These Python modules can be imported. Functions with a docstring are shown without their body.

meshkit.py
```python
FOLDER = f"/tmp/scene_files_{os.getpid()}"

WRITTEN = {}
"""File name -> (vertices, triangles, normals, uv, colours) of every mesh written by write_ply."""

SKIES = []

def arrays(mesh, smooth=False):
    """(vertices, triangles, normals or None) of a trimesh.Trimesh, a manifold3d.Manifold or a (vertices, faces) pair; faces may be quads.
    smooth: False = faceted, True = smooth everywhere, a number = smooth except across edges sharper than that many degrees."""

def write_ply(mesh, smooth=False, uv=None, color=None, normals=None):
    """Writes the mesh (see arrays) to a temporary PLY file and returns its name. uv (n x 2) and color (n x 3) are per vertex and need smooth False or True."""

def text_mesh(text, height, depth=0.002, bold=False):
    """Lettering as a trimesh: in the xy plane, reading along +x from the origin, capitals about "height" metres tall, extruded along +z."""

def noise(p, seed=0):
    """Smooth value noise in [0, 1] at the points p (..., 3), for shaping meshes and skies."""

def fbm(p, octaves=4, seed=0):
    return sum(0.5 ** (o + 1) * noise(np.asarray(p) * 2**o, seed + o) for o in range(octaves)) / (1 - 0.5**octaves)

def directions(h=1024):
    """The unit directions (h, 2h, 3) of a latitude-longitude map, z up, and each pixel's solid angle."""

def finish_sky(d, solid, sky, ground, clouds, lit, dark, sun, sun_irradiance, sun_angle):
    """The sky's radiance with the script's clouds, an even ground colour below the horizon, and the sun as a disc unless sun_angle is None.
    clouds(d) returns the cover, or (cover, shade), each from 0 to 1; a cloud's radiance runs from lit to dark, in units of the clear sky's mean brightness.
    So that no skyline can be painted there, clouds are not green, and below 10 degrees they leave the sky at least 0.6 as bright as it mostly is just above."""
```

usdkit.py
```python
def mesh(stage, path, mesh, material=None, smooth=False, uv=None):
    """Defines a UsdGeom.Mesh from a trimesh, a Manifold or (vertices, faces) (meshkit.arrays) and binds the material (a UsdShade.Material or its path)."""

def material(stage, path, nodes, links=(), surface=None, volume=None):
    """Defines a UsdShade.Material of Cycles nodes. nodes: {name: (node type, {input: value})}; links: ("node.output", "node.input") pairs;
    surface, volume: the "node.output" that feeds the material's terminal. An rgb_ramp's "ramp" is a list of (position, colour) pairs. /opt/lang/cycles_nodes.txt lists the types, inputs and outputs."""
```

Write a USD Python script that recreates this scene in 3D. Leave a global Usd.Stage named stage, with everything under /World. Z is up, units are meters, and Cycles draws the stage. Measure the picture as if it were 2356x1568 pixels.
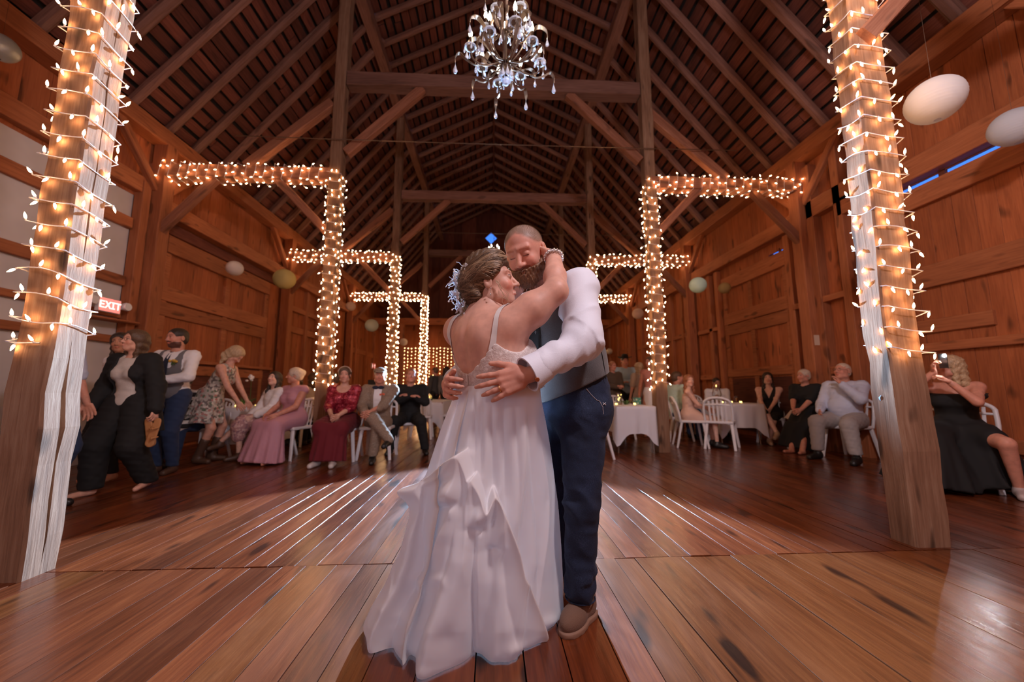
import math, random, zlib
import numpy as np, trimesh, usdkit, meshkit
from scipy import ndimage
from pxr import Usd, UsdGeom, UsdLux, UsdShade, Gf, Sdf, Vt

stage = Usd.Stage.CreateInMemory()
UsdGeom.Xform.Define(stage, '/World'); UsdGeom.Scope.Define(stage, '/World/Looks')
T = Sdf.ValueTypeNames

# ------------------------------------------------------------------ camera, sky, lights, exposure
PITCH, YAW, ROLL, EYE = .1275, .0503, -.0025, np.array([0, 0, 1.0])
FW = np.array([math.sin(YAW)*math.cos(PITCH), math.cos(YAW)*math.cos(PITCH), math.sin(PITCH)])
RT = np.array([math.cos(YAW), -math.sin(YAW), 0]); UPV = np.cross(RT, FW)
RT, UPV = math.cos(ROLL)*RT+math.sin(ROLL)*UPV, math.cos(ROLL)*UPV-math.sin(ROLL)*RT
cam = UsdGeom.Camera.Define(stage, '/World/Camera')
cam.CreateHorizontalApertureAttr(36.0); cam.CreateVerticalApertureAttr(36.0*1568/2356)
cam.CreateFocalLengthAttr(36.0*873.71/2356)
cam.CreateFStopAttr(1.6); cam.CreateFocusDistanceAttr(1.72); cam.CreateClippingRangeAttr((.05, 500.0))
cam.CreateExposureAttr(0.30)
mm = Gf.Matrix4d(*[float(x) for x in (*RT, 0, *UPV, 0, *(-FW), 0, *EYE, 1)])
cam.AddTransformOp().Set(mm)

sky = UsdLux.DomeLight.Define(stage, '/World/Sky'); sky.CreateIntensityAttr(1.0); sky.CreateColorAttr(Gf.Vec3f(.022, .085, .36))

def aim(light, pos, to):
    pos, to = np.array(pos, float), np.array(to, float)
    z = pos-to; z /= np.linalg.norm(z); x = np.cross([0, 0, 1], z); x /= np.linalg.norm(x); y = np.cross(z, x)
    light.AddTransformOp().Set(Gf.Matrix4d(*[float(v) for v in (*x, 0, *y, 0, *z, 0, *pos, 1)]))

def sphere_light(name, pos, radius, power, color, parent='/World'):
    l = UsdLux.SphereLight.Define(stage, f'{parent}/{name}')
    l.CreateRadiusAttr(radius); l.CreateIntensityAttr(power); l.CreateColorAttr(Gf.Vec3f(*color))
    l.CreateNormalizeAttr(True)
    l.AddTranslateOp().Set(Gf.Vec3d(*[float(v) for v in pos]))
    return l

# the photographer's flash on a stand far down the hall, aimed back past the couple
FLASH_POS, FLASH_AIM = (.14, 9.3, 2.15), (-.42, 2.3, 2.0)
fl = UsdLux.SphereLight.Define(stage, '/World/FlashLight'); fl.CreateRadiusAttr(.06); fl.CreateIntensityAttr(4500.0); fl.CreateNormalizeAttr(True)
fl.CreateColorAttr(Gf.Vec3f(.46, .69, 1.0)); aim(fl, FLASH_POS, FLASH_AIM)
sh = UsdLux.ShapingAPI.Apply(fl.GetPrim()); sh.CreateShapingConeAngleAttr(27.0); sh.CreateShapingConeSoftnessAttr(.12); sh.CreateShapingFocusAttr(0)
# fill lamps added out of frame, above and behind the camera, without fixtures
sphere_light('PendantLight', (1.55, .0, 4.2), .18, 112.0, (1.0, .87, .93))
sphere_light('PendantLight_001', (-2.4, -2.6, 3.9), .25, 28.0, (1.0, .78, .78))
# the candle bulbs of the chandeliers as a whole
CHANDELIERS = [(.10, 2.85, 3.50), (.02, 12.3, 5.05)]
BULB = 54.0     # strength of the little string-light bulbs

# ------------------------------------------------------------------ helpers
_n = {}
def path_for(name, parent=None):
    base = str(parent.GetPath()) if parent is not None else '/World'
    k = (base, name); _n[k] = _n.get(k, -1)+1
    return f'{base}/{name}' if _n[k] == 0 else f'{base}/{name}_{_n[k]:03d}'

def tag(p, label=None, cat=None, group=None, kind=None):
    for k, v in (('label', label), ('category', cat), ('group', group), ('kind', kind)):
        if v: p.SetCustomDataByKey(k, v)
    return p

def thing(name, label, cat, loc=None, rotz=0, group=None, kind=None):
    x = UsdGeom.Xform.Define(stage, path_for(name))
    if loc is not None: x.AddTranslateOp().Set(Gf.Vec3d(*[float(v) for v in loc]))
    if rotz: x.AddRotateZOp().Set(float(rotz))
    return tag(x.GetPrim(), label, cat, group, kind)

def copy_of(src, loc, rotz=0, label=None, group=None, scale=None):
    x = UsdGeom.Xform.Define(stage, path_for(_base(src.GetName())))
    x.AddTranslateOp().Set(Gf.Vec3d(*[float(v) for v in loc])); x.AddRotateZOp().Set(float(rotz))
    if scale: x.AddScaleOp().Set(Gf.Vec3f(*scale))
    p = x.GetPrim(); was = src.GetCustomData()
    tag(p, label or was.get('label'), was.get('category'), group or was.get('group'))
    return p, was

def _base(n):
    return n[:-4] if len(n) > 4 and n[-4] == '_' and n[-3:].isdigit() else n

class G:
    """a growing mesh with a grain coordinate (along, across, up) per vertex"""
    def __init__(s): s.v, s.f, s.g, s.c, s.n = [], [], [], [], 0
    def add(s, v, f, g=None, c=None):
        v = np.asarray(v, float); f = np.asarray(f, int)
        if f.shape[1] == 4: f = np.vstack([f[:, [0, 1, 2]], f[:, [0, 2, 3]]])
        s.v.append(v); s.f.append(f+s.n); s.n += len(v)
        s.g.append(v if g is None else np.asarray(g, float))
        s.c.append(np.tile([1., 1, 1], (len(v), 1)) if c is None else np.broadcast_to(np.asarray(c, float), (len(v), 3)))
        return s
    def mesh(s, m, **k): return s.add(np.array(m.vertices), np.array(m.faces), **k)
    def arrays(s): return np.vstack(s.v), np.vstack(s.f), np.vstack(s.g), np.vstack(s.c)

def obj(name, m, mat, parent=None, smooth=False, label=None, kind=None, primvars=True):
    """ONE Mesh prim from a G, trimesh or (v, f) pair"""
    p = path_for(name, parent)
    if isinstance(m, G):
        v, f, g, c = m.arrays()
        if smooth is False or smooth is True:
            me = usdkit.mesh(stage, p, (v, f), mat, smooth)
            api = UsdGeom.PrimvarsAPI(me)
            if primvars:
                api.CreatePrimvar('grain', T.Float3Array, 'vertex').Set(Vt.Vec3fArray.FromNumpy(g.astype(np.float32)))
                api.CreatePrimvar('tint', T.Color3fArray, 'vertex').Set(Vt.Vec3fArray.FromNumpy(np.ascontiguousarray(c, np.float32)))
        else: me = usdkit.mesh(stage, p, (v, f), mat, smooth)
    else: me = usdkit.mesh(stage, p, m, mat, smooth)
    pr = me.GetPrim()
    tag(pr, label, None, None, kind)
    return pr

def frame(d, up=(0, 0, 1)):
    d = np.asarray(d, float); d = d/np.linalg.norm(d); up = np.asarray(up, float)
    if abs(d@up)/np.linalg.norm(up) > .98: up = np.array([0, 1., 0]) if abs(d[1]) < .9 else np.array([1., 0, 0])
    s = np.cross(d, up); s /= np.linalg.norm(s); u = np.cross(s, d)
    return d, s, u

_gr = np.random.default_rng(7)
def timber(p0, p1, w, h, up=(0, 0, 1), ch=.012, n=1, wob=0, g=None, rng=_gr, taper=None):
    """a chamfered timber from p0 to p1, w across and h along up, with n segments that waver by wob"""
    p0, p1 = np.asarray(p0, float), np.asarray(p1, float); L = np.linalg.norm(p1-p0)
    d, s, u = frame(p1-p0, up)
    a, b = w/2, h/2; c = min(ch, .45*min(w, h))
    sec = np.array([[-a+c, -b], [a-c, -b], [a, -b+c], [a, b-c], [a-c, b], [-a+c, b], [-a, b-c], [-a, -b+c]])
    if ch == 0: sec = np.array([[-a, -b], [a, -b], [a, b], [-a, b]])
    K = len(sec); off = rng.random(3)*20
    V, GR = [], []
    for i in range(n+1):
        t = i/n; sc = sec*(1 if taper is None else (1+(taper-1)*t))
        if wob: sc = sc+rng.normal(0, wob, sc.shape)
        c0 = p0+(p1-p0)*t
        V.append(c0+sc[:, :1]*s+sc[:, 1:]*u)
        GR.append(np.column_stack([np.full(K, t*L), sc])+off)
    V, GR = np.vstack(V), np.vstack(GR); F = []
    for i in range(n):
        for k in range(K): F.append([i*K+k, i*K+(k+1) % K, (i+1)*K+(k+1) % K, (i+1)*K+k])
    F = [[q[0], q[1], q[2]] for q in F]+[[q[0], q[2], q[3]] for q in F]
    for k in range(1, K-1): F += [[0, k+1, k], [n*K, n*K+k, n*K+k+1]]
    return (g or G()).add(V, F, GR)

def bx(lo, hi, g=None, along=None, ch=.004):
    """a box by its corners; the grain follows its longest side"""
    lo, hi = np.asarray(lo, float), np.asarray(hi, float); e = hi-lo
    k = int(np.argmax(e)) if along is None else along
    c = (lo+hi)/2; p0, p1 = c.copy(), c.copy(); p0[k], p1[k] = lo[k], hi[k]
    o = [i for i in range(3) if i != k]; up = np.eye(3)[o[1]]
    return timber(p0, p1, e[o[0]], e[o[1]], up, ch=ch, g=g)

def tube(pts, r, sides=6, g=None, cap=True, c=None):
    p = np.asarray(pts, float); r = np.broadcast_to(np.asarray(r, float), (len(p),))
    t = np.gradient(p, axis=0); t /= np.linalg.norm(t, axis=1, keepdims=True)+1e-12
    a = np.cross(t[0], [0, 0, 1.] if abs(t[0][2]) < .9 else [1., 0, 0]); a /= np.linalg.norm(a)
    ang = np.arange(sides)*2*np.pi/sides; V = []
    for i in range(len(p)):
        a = a-t[i]*(a@t[i]); a /= np.linalg.norm(a)+1e-12; b = np.cross(t[i], a)
        V.append(p[i]+r[i]*(np.cos(ang)[:, None]*a+np.sin(ang)[:, None]*b))
    V = np.vstack(V); F = []
    for i in range(len(p)-1):
        for k in range(sides):
            q = [i*sides+k, i*sides+(k+1) % sides, (i+1)*sides+(k+1) % sides, (i+1)*sides+k]
            F += [[q[0], q[1], q[2]], [q[0], q[2], q[3]]]
    if cap:
        e = (len(p)-1)*sides
        for k in range(1, sides-1): F += [[0, k+1, k], [e, e+k, e+k+1]]
    return (g or G()).add(V, F, c=c)

def lathe(prof, center=(0, 0, 0), seg=20, g=None, c=None):
    """profile [(r, z)] turned about z"""
    prof = np.asarray(prof, float); a = np.arange(seg)*2*np.pi/seg
    V = np.vstack([np.column_stack([r*np.cos(a), r*np.sin(a), np.full(seg, z)]) for r, z in prof])+np.asarray(center, float)
    F = []
    for i in range(len(prof)-1):
        for k in range(seg):
            q = [i*seg+k, i*seg+(k+1) % seg, (i+1)*seg+(k+1) % seg, (i+1)*seg+k]
            F += [[q[0], q[1], q[2]], [q[0], q[2], q[3]]]
    return (g or G()).add(V, F, c=c)

def ellipsoid(c, r, sub=2, g=None, col=None):
    m = trimesh.creation.icosphere(sub, 1.0)
    return (g or G()).add(m.vertices*np.asarray(r, float)+np.asarray(c, float), m.faces, c=col)

def catmull(P, n=8):
    P = np.asarray(P, float); P = np.vstack([2*P[0]-P[1], P, 2*P[-1]-P[-2]]); out = []
    for i in range(1, len(P)-2):
        for t in np.arange(n)/n:
            a, b, c, d = P[i-1], P[i], P[i+1], P[i+2]
            out.append(.5*(2*b+(c-a)*t+(2*a-5*b+4*c-d)*t*t+(3*b-a-3*c+d)*t**3))
    return np.vstack([out, P[-2]])

# ---- signed-distance modelling (bodies and clothes) and surface nets
def sd_cap(P, a, b, ra, rb):
    a, b = np.asarray(a, float), np.asarray(b, float); ab = b-a
    h = np.clip(((P-a)@ab)/max(ab@ab, 1e-9), 0, 1)
    return np.linalg.norm(P-a-h[..., None]*ab, axis=-1)-(ra+(rb-ra)*h)

def sd_ell(P, c, r, R=None):
    q = P-np.asarray(c, float)
    if R is not None: q = q@np.asarray(R, float)          # columns of R: the local axes
    r = np.asarray(r, float); k0 = np.linalg.norm(q/r, axis=-1); k1 = np.linalg.norm(q/(r*r), axis=-1)
    return k0*(k0-1)/np.maximum(k1, 1e-9)

def smin(a, b, k):
    h = np.clip(.5+.5*(b-a)/k, 0, 1)
    return b+(a-b)*h-k*h*(1-h)

def smax(a, b, k): return -smin(-a, -b, k)

def union(ds, k):
    out = ds[0]
    for d in ds[1:]: out = smin(out, d, k)
    return out

def sdf_mesh(fn, lo, hi, step, relax=2):
    lo, hi = np.asarray(lo, float), np.asarray(hi, float)
    n = np.maximum(np.ceil((hi-lo)/step).astype(int)+1, 3)
    ax = [lo[i]+step*np.arange(n[i]) for i in range(3)]
    P = np.stack(np.meshgrid(*ax, indexing='ij'), -1)
    D = fn(P.reshape(-1, 3)).reshape(n)
    D[0], D[-1], D[:, 0], D[:, -1], D[:, :, 0], D[:, :, -1] = [np.maximum(x, step*.5) for x in (D[0], D[-1], D[:, 0], D[:, -1], D[:, :, 0], D[:, :, -1])]
    S = D < 0
    c = n-1
    cor = [(i, j, k) for i in (0, 1) for j in (0, 1) for k in (0, 1)]
    sl = lambda A, o: A[o[0]:o[0]+c[0], o[1]:o[1]+c[1], o[2]:o[2]+c[2]]
    cnt = sum(sl(S, o).astype(int) for o in cor); act = (cnt > 0) & (cnt < 8)
    idx = -np.ones(act.shape, int); A = np.argwhere(act); idx[act] = np.arange(len(A))
    acc, num = np.zeros((len(A), 3)), np.zeros(len(A))
    for o in cor:
        for e in range(3):
            if o[e]: continue
            o2 = list(o); o2[e] = 1
            d0, d1 = D[tuple((A+o).T)], D[tuple((A+o2).T)]
            m = (d0 < 0) != (d1 < 0); t = np.where(m, d0/np.where(m, d0-d1, 1), 0)
            p = np.tile(np.array(o, float), (len(A), 1)); p[:, e] = t
            acc[m] += p[m]; num[m] += 1
    V = lo+step*(A+acc/np.maximum(num, 1)[:, None])
    F = []
    for e in range(3):
        b, d = (e+1) % 3, (e+2) % 3
        s0 = [slice(None)]*3; s1 = [slice(None)]*3; s0[e], s1[e] = slice(0, -1), slice(1, None)
        ch = S[tuple(s0)] != S[tuple(s1)]
        I = np.argwhere(ch); I = I[(I[:, b] > 0) & (I[:, d] > 0) & (I[:, b] < c[b]) & (I[:, d] < c[d])]
        if not len(I): continue
        ins = S[tuple(I.T)]
        def at_(db, dd):
            J = I.copy(); J[:, b] += db; J[:, d] += dd; return idx[tuple(J.T)]
        q = np.stack([at_(-1, -1), at_(0, -1), at_(0, 0), at_(-1, 0)], 1)
        q[~ins] = q[~ins][:, ::-1]; F.append(q)
    F = np.vstack(F); F = F[(F >= 0).all(1)]
    if relax:
        for _ in range(relax):                              # gentle Laplacian on the quads, kept near the surface
            acc = np.zeros_like(V); num = np.zeros(len(V))
            for k in range(4):
                for j in (1, 3):
                    np.add.at(acc, F[:, k], V[F[:, (k+j) % 4]]); np.add.at(num, F[:, k], 1)
            V = .5*V+.5*acc/np.maximum(num, 1)[:, None]
    T3 = np.vstack([F[:, [0, 1, 2]], F[:, [0, 2, 3]]])
    return V, T3

def sdf_bounds(pts, pad):
    pts = np.asarray(pts, float); return pts.min(0)-pad, pts.max(0)+pad
# ------------------------------------------------------------------ materials
def mat(name, nodes, links, surface='p.BSDF', volume=None):
    return usdkit.material(stage, f'/World/Looks/{name}', nodes, links, surface=surface, volume=volume)

def plain(name, col, rough=.5, **k):
    return mat(name, {'p': ('principled_bsdf', {'base_color': col, 'roughness': rough, **k})}, [])

def wood(name, dark, mid, light, rough=.7, scale=1.0, bump=.35, coat=0, tone=.35, knots=.5, spec=.3, rough_var=0):
    """grain runs along the first grain coordinate; each piece has its own tone"""
    n = {'a': ('attribute', {'attribute': 'grain'}),
         'm1': ('mapping', {'scale': (.9*scale, 16*scale, 16*scale)}), 'm2': ('mapping', {'scale': (.7*scale, 3.2*scale, 3.2*scale)}),
         'm3': ('mapping', {'scale': (2.0*scale, 7*scale, 7*scale)}),
         'n1': ('noise_texture', {'scale': 3.0, 'detail': 5.0, 'roughness': .62, 'distortion': .4}),
         'n2': ('noise_texture', {'scale': 1.3, 'detail': 3.0, 'roughness': .55, 'distortion': .8}),
         'n3': ('noise_texture', {'scale': 1.2, 'detail': 1.0}),
         'mx': ('mix_float', {'fac': .45}),
         'r': ('rgb_ramp', {'ramp': [(.25, dark), (.5, mid), (.75, light)]}),
         'kr': ('rgb_ramp', {'ramp': [(.0, (1, 1, 1)), (.66, (1, 1, 1)), (.74, (1-knots,)*3), (1, (1-knots,)*3)]}),
         'k': ('mix', {'mix_type': 'multiply', 'fac': 1.0}),
         'o': ('object_info', {}), 'tv': ('map_range', {'from_min': 0., 'from_max': 1., 'to_min': 1-tone, 'to_max': 1+tone}),
         'h': ('hsv', {}), 'b': ('bump', {'strength': bump, 'distance': .01}),
         'rr': ('map_range', {'from_min': .3, 'from_max': .7, 'to_min': rough-rough_var, 'to_max': rough+rough_var}),
         'p': ('principled_bsdf', {'roughness': rough, 'specular_ior_level': spec, 'coat_weight': coat, 'coat_roughness': .46, 'coat_tint': (1, 1, 1)})}
    l = [('a.vector', 'm1.vector'), ('a.vector', 'm2.vector'), ('a.vector', 'm3.vector'), ('m1.vector', 'n1.vector'), ('m2.vector', 'n2.vector'), ('m3.vector', 'n3.vector'),
         ('n1.fac', 'mx.a'), ('n2.fac', 'mx.b'), ('mx.result', 'r.fac'), ('n3.fac', 'kr.fac'), ('r.color', 'k.color1'), ('kr.color', 'k.color2'),
         ('o.random', 'tv.value'), ('tv.result', 'h.value'), ('k.color', 'h.color'), ('h.color', 'p.base_color'), ('n1.fac', 'b.height'), ('b.normal', 'p.normal'),
         ('n2.fac', 'rr.value'), ('rr.result', 'p.roughness')]
    return mat(name, n, l)

M = {}
M['post'] = wood('hewn_timber', (.10, .045, .023), (.24, .125, .072), (.36, .23, .15), rough=.8, tone=.12, knots=.7)
M['beam'] = wood('frame_timber', (.12, .042, .022), (.26, .100, .054), (.38, .165, .095), rough=.75, tone=.18)
M['wall'] = wood('wall_boards', (.19, .050, .017), (.35, .100, .035), (.47, .148, .054), rough=.7, tone=.22, knots=.6)
M['walltrim'] = wood('wall_timbers', (.19, .060, .023), (.36, .118, .047), (.48, .172, .072), rough=.7, tone=.15, knots=.5)
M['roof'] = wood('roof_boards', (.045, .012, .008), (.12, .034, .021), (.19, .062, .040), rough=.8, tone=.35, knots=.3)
M['rafter'] = wood('rafters', (.09, .038, .027), (.19, .088, .062), (.28, .145, .108), rough=.8, tone=.2, knots=.4)
M['floor'] = wood('floor_boards', (.036, .0078, .0028), (.125, .028, .0078), (.225, .060, .0165), rough=.23, rough_var=.08, tone=.30, knots=.75, coat=.16, bump=.13, spec=.42)
M['floor_amber'] = wood('floor_boards_amber', (.042, .0105, .0032), (.135, .036, .0085), (.22, .069, .018), rough=.25, rough_var=.08, tone=.16, knots=.8, coat=.12, bump=.12, spec=.42)  # copy of the floor wood with the warm light put into its colour
M['dark'] = plain('shingle_dark', (.012, .008, .007), .9)
M['ground'] = plain('subfloor', (.01, .008, .007), .9)
M['white_panel'] = mat('white_panel', {'a': ('texture_coordinate', {}), 'n': ('noise_texture', {'scale': 2.0, 'detail': 3.0}),
    'r': ('rgb_ramp', {'ramp': [(.3, (.50, .46, .46)), (.7, (.62, .58, .58))]}), 'p': ('principled_bsdf', {'roughness': .6})},
    [('a.object', 'n.vector'), ('n.fac', 'r.fac'), ('r.color', 'p.base_color')])
M['bulb'] = mat('bulb_glow', {'e': ('emission', {'color': (1.0, .54, .24), 'strength': BULB})}, [], 'e.emission')
M['bulbfar'] = mat('bulb_glow_far', {'e': ('emission', {'color': (1.0, .58, .28), 'strength': BULB*.8})}, [], 'e.emission')
M['wire'] = plain('white_wire', (.72, .70, .78), .4)
M['socket'] = plain('bulb_socket', (.75, .72, .72), .4)
# ------------------------------------------------------------------ the setting: floor, walls, roof
HW = 5.65                                                  # half the hall's width
BENT = [2.33, 6.09, 10.06, 14.57, 18.9]                    # where the timber frames stand
BACK = -7.0
floor = thing('floor', 'varnished plank floor of the barn hall', 'floor', kind='structure')
obj('subfloor', bx((-HW-.2, BACK, -.12), (HW+.2, 19.2, -.035), ch=0), M['ground'], floor)
def planks(edges, y0, y1, z_rng=.0025):
    r = np.random.default_rng(int(abs(y0)*100)+3)
    for a, b in zip(edges[:-1], edges[1:]):
        gap = r.uniform(.002, .006)
        dz = r.uniform(-z_rng, z_rng)
        obj('plank', bx((a+gap/2, y0+.004, -.035), (b-gap/2, y1-.004, dz), along=1, ch=.0004), M['floor_amber' if y0 < 0 and (a > .55 or r.random() < .08) else 'floor'], floor)  # near right boards get the warm-lit copy, a few others at random
def edge_list(x0, x1, wmin, wmax, seed):
    r = np.random.default_rng(seed); e = [x0]
    while e[-1] < x1-wmin*1.3: e.append(e[-1]+r.uniform(wmin, wmax))
    e.append(x1); return e
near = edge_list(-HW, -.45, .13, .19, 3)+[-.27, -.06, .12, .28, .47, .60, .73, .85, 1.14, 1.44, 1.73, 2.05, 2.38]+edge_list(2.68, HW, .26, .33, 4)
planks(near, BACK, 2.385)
far = edge_list(-HW, .53, .125, .165, 5)+[.67, .80, .93, 1.07, 1.20, 1.33, 1.48, 1.63, 1.74, 1.87, 1.99, 2.09, 2.23]+edge_list(2.37, HW, .12, .16, 6)
planks(far, 2.385, 9.98)
planks(edge_list(-HW, HW, .2, .26, 7), 9.98, 19.0)

# side walls: vertical boards, one by one
def board_wall(wall, sx, y0, y1, z0, z1, seed, wmin=.19, wmax=.30, mat_='wall'):
    r = np.random.default_rng(seed); y = y0
    while y < y1-.02:
        w = min(r.uniform(wmin, wmax), y1-y)
        if y1-y-w < wmin*.6: w = y1-y
        d = r.uniform(0, .006)
        xs = sorted([sx*(HW+.0-d), sx*(HW+.03)])
        obj('board', bx((xs[0], y+.002, z0), (xs[1], y+w-.002, z1), along=2, ch=.003), M[mat_], wall)
        y += w
def rail(wall, sx, y0, y1, z0, z1, depth=.05, name='rail', m='walltrim', x_in=0):
    xs = sorted([sx*(HW-x_in-depth), sx*(HW-x_in)])
    obj(name, bx((xs[0], y0, z0), (xs[1], y1, z1), along=1, ch=.008), M[m], wall)
def stud(wall, sx, y0, y1, z0, z1, depth=.12, name='stud', m='walltrim'):
    xs = sorted([sx*(HW-depth), sx*HW])
    obj(name, bx((xs[0], y0, z0), (xs[1], y1, z1), along=2, ch=.008), M[m], wall)

wl = thing('wall_left', 'board wall of the barn with white sheeted bay and sliding door', 'wall', kind='structure')
wr = thing('wall_right', 'orange board wall of the barn with sliding doors and narrow sky slits', 'wall', kind='structure')
# left, the bay of white sheets between timber rails
for i, (a, b) in enumerate([(BACK, -2), (-2, 1.0), (1.0, 2.6), (2.6, 3.95), (3.95, 5.15), (5.15, 5.93)]):
    obj('white_sheet', bx((-HW-.03, a+.004, 0), (-HW+.0-.004*(i % 2), b-.004, 4.05), along=2, ch=.003), M['white_panel'], wl)
board_wall(wl, -1, BACK, 6.1, 4.05, 5.3, 31, .25, .35)
rail(wl, -1, BACK, 6.0, 4.10, 4.36, .12, m='walltrim')
for z0, z1 in ((3.48, 3.66), (2.58, 2.73), (2.08, 2.17), (1.70, 1.81)): rail(wl, -1, BACK, 5.9, z0, z1, .06)
stud(wl, -1, 5.92, 6.06, 0, 4.3, .14)
board_wall(wl, -1, 6.1, 19.0, 0, 5.3, 32, .17, .27)
# bay two: girt, track gap, sliding door with rails
def sliding_bay(wall, sx, y0, y1, seed, door0, door1, gap=True):
    rail(wall, sx, y0, y1, 3.92, 4.18, .20, 'girt')
    rail(wall, sx, door0, door1, 3.36, 3.66, .075, 'door_header')
    rail(wall, sx, door0, door1, 2.52, 2.78, .06)
    rail(wall, sx, door0, door1, 2.26, 2.50, .05)
    rail(wall, sx, door0, door1, 1.28, 1.46, .06)
    for y in (door0, (door0+door1)/2, door1-.12): rail(wall, sx, y, y+.12, .1, 3.36, .045, 'door_stile')
sliding_bay(wl, -1, 6.3, 9.9, 1, 6.55, 9.55)
rail(wl, -1, 6.3, 9.9, 3.70, 3.90, .05, 'track_board', 'roof')
rail(wl, -1, 6.3, 9.9, 1.50, 1.56, .09, 'ledge')
rail(wl, -1, 6.3, 9.9, .05, 1.49, .03, 'wainscot', 'roof')
rail(wl, -1, 10.2, 14.4, 3.92, 4.18, .2, 'girt'); rail(wl, -1, 10.2, 14.4, 2.60, 2.78, .06); rail(wl, -1, 10.2, 12.3, 3.20, 3.34, .08); rail(wl, -1, 10.2, 12.2, 1.42, 1.56, .06)
for y in (10.5, 11.4, 12.15, 12.7, 13.5): stud(wl, -1, y, y+.13, 0, 3.92, .1)
obj('door_gap', bx((-HW+.012, 12.30, .1), (-HW+.02, 12.66, 3.1), along=2, ch=0), M['dark'], wl)
rail(wl, -1, 14.8, 18.8, 3.92, 4.18, .2, 'girt'); rail(wl, -1, 14.8, 18.8, 2.5, 2.7, .06)
for y in (15.6, 16.9, 18.0): stud(wl, -1, y, y+.13, 0, 3.92, .1)

# right
SLITS = [(2.6, 4.17), (4.24, 4.74), (6.72, 7.22)]
def right_boards(y0, y1, seed, cut=False):
    if cut:
        board_wall(wr, 1, y0, y1, 0, 3.645, seed, .15, .26); board_wall(wr, 1, y0, y1, 3.72, 5.3, seed+1, .22, .32)
    else: board_wall(wr, 1, y0, y1, 0, 5.3, seed, .15, .26)
right_boards(BACK, 2.3, 41); right_boards(2.3, 4.80, 42, True); right_boards(4.80, 6.70, 44); right_boards(6.70, 7.24, 45, True); right_boards(7.24, 19.0, 47)
obj('slit_block', bx((HW-.01, 4.17, 3.60), (HW+.03, 4.24, 3.76), ch=0), M['roof'], wr)
obj('slit_block', bx((HW-.01, 6.93, 3.60), (HW+.03, 6.96, 3.76), ch=0), M['roof'], wr)
# the near bay: a big door with rails
rail(wr, 1, 1.0, 5.5, 3.73, 4.02, .16, 'girt')
rail(wr, 1, 1.0, 4.85, 3.37, 3.64, .075, 'door_header')
rail(wr, 1, 1.0, 4.85, 2.29, 2.58, .06); rail(wr, 1, 3.92, 4.9, 1.71, 1.88, .04, 'patch_board'); rail(wr, 1, 1.0, 4.9, 1.47, 1.58, .06); rail(wr, 1, 1.0, 4.9, .30, .45, .06)
rail(wr, 1, 4.85, 4.97, .1, 3.6, .06, 'door_stile')
for y in (5.42, 5.95): stud(wr, 1, y, y+.14, 0, 4.9, .16)
rail(wr, 1, 5.56, 5.96, 2.44, 2.54, .14); rail(wr, 1, 6.12, 6.6, 2.44, 2.54, .14); rail(wr, 1, 5.5, 6.5, 1.24, 1.36, .14); rail(wr, 1, 5.0, 6.4, 3.95, 4.25, .16, 'girt')
stud(wr, 1, 6.58, 6.72, 0, 3.9, .12)
sliding_bay(wr, 1, 6.3, 9.9, 2, 6.76, 8.80)
rail(wr, 1, 6.76, 8.8, .1, 1.24, .03, 'wainscot', 'roof')
for y in (8.88, 9.22): stud(wr, 1, y, y+.13, 0, 3.9, .12)
rail(wr, 1, 9.0, 9.9, 2.44, 2.54, .12); rail(wr, 1, 9.35, 9.9, 1.24, 1.36, .12)
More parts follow.
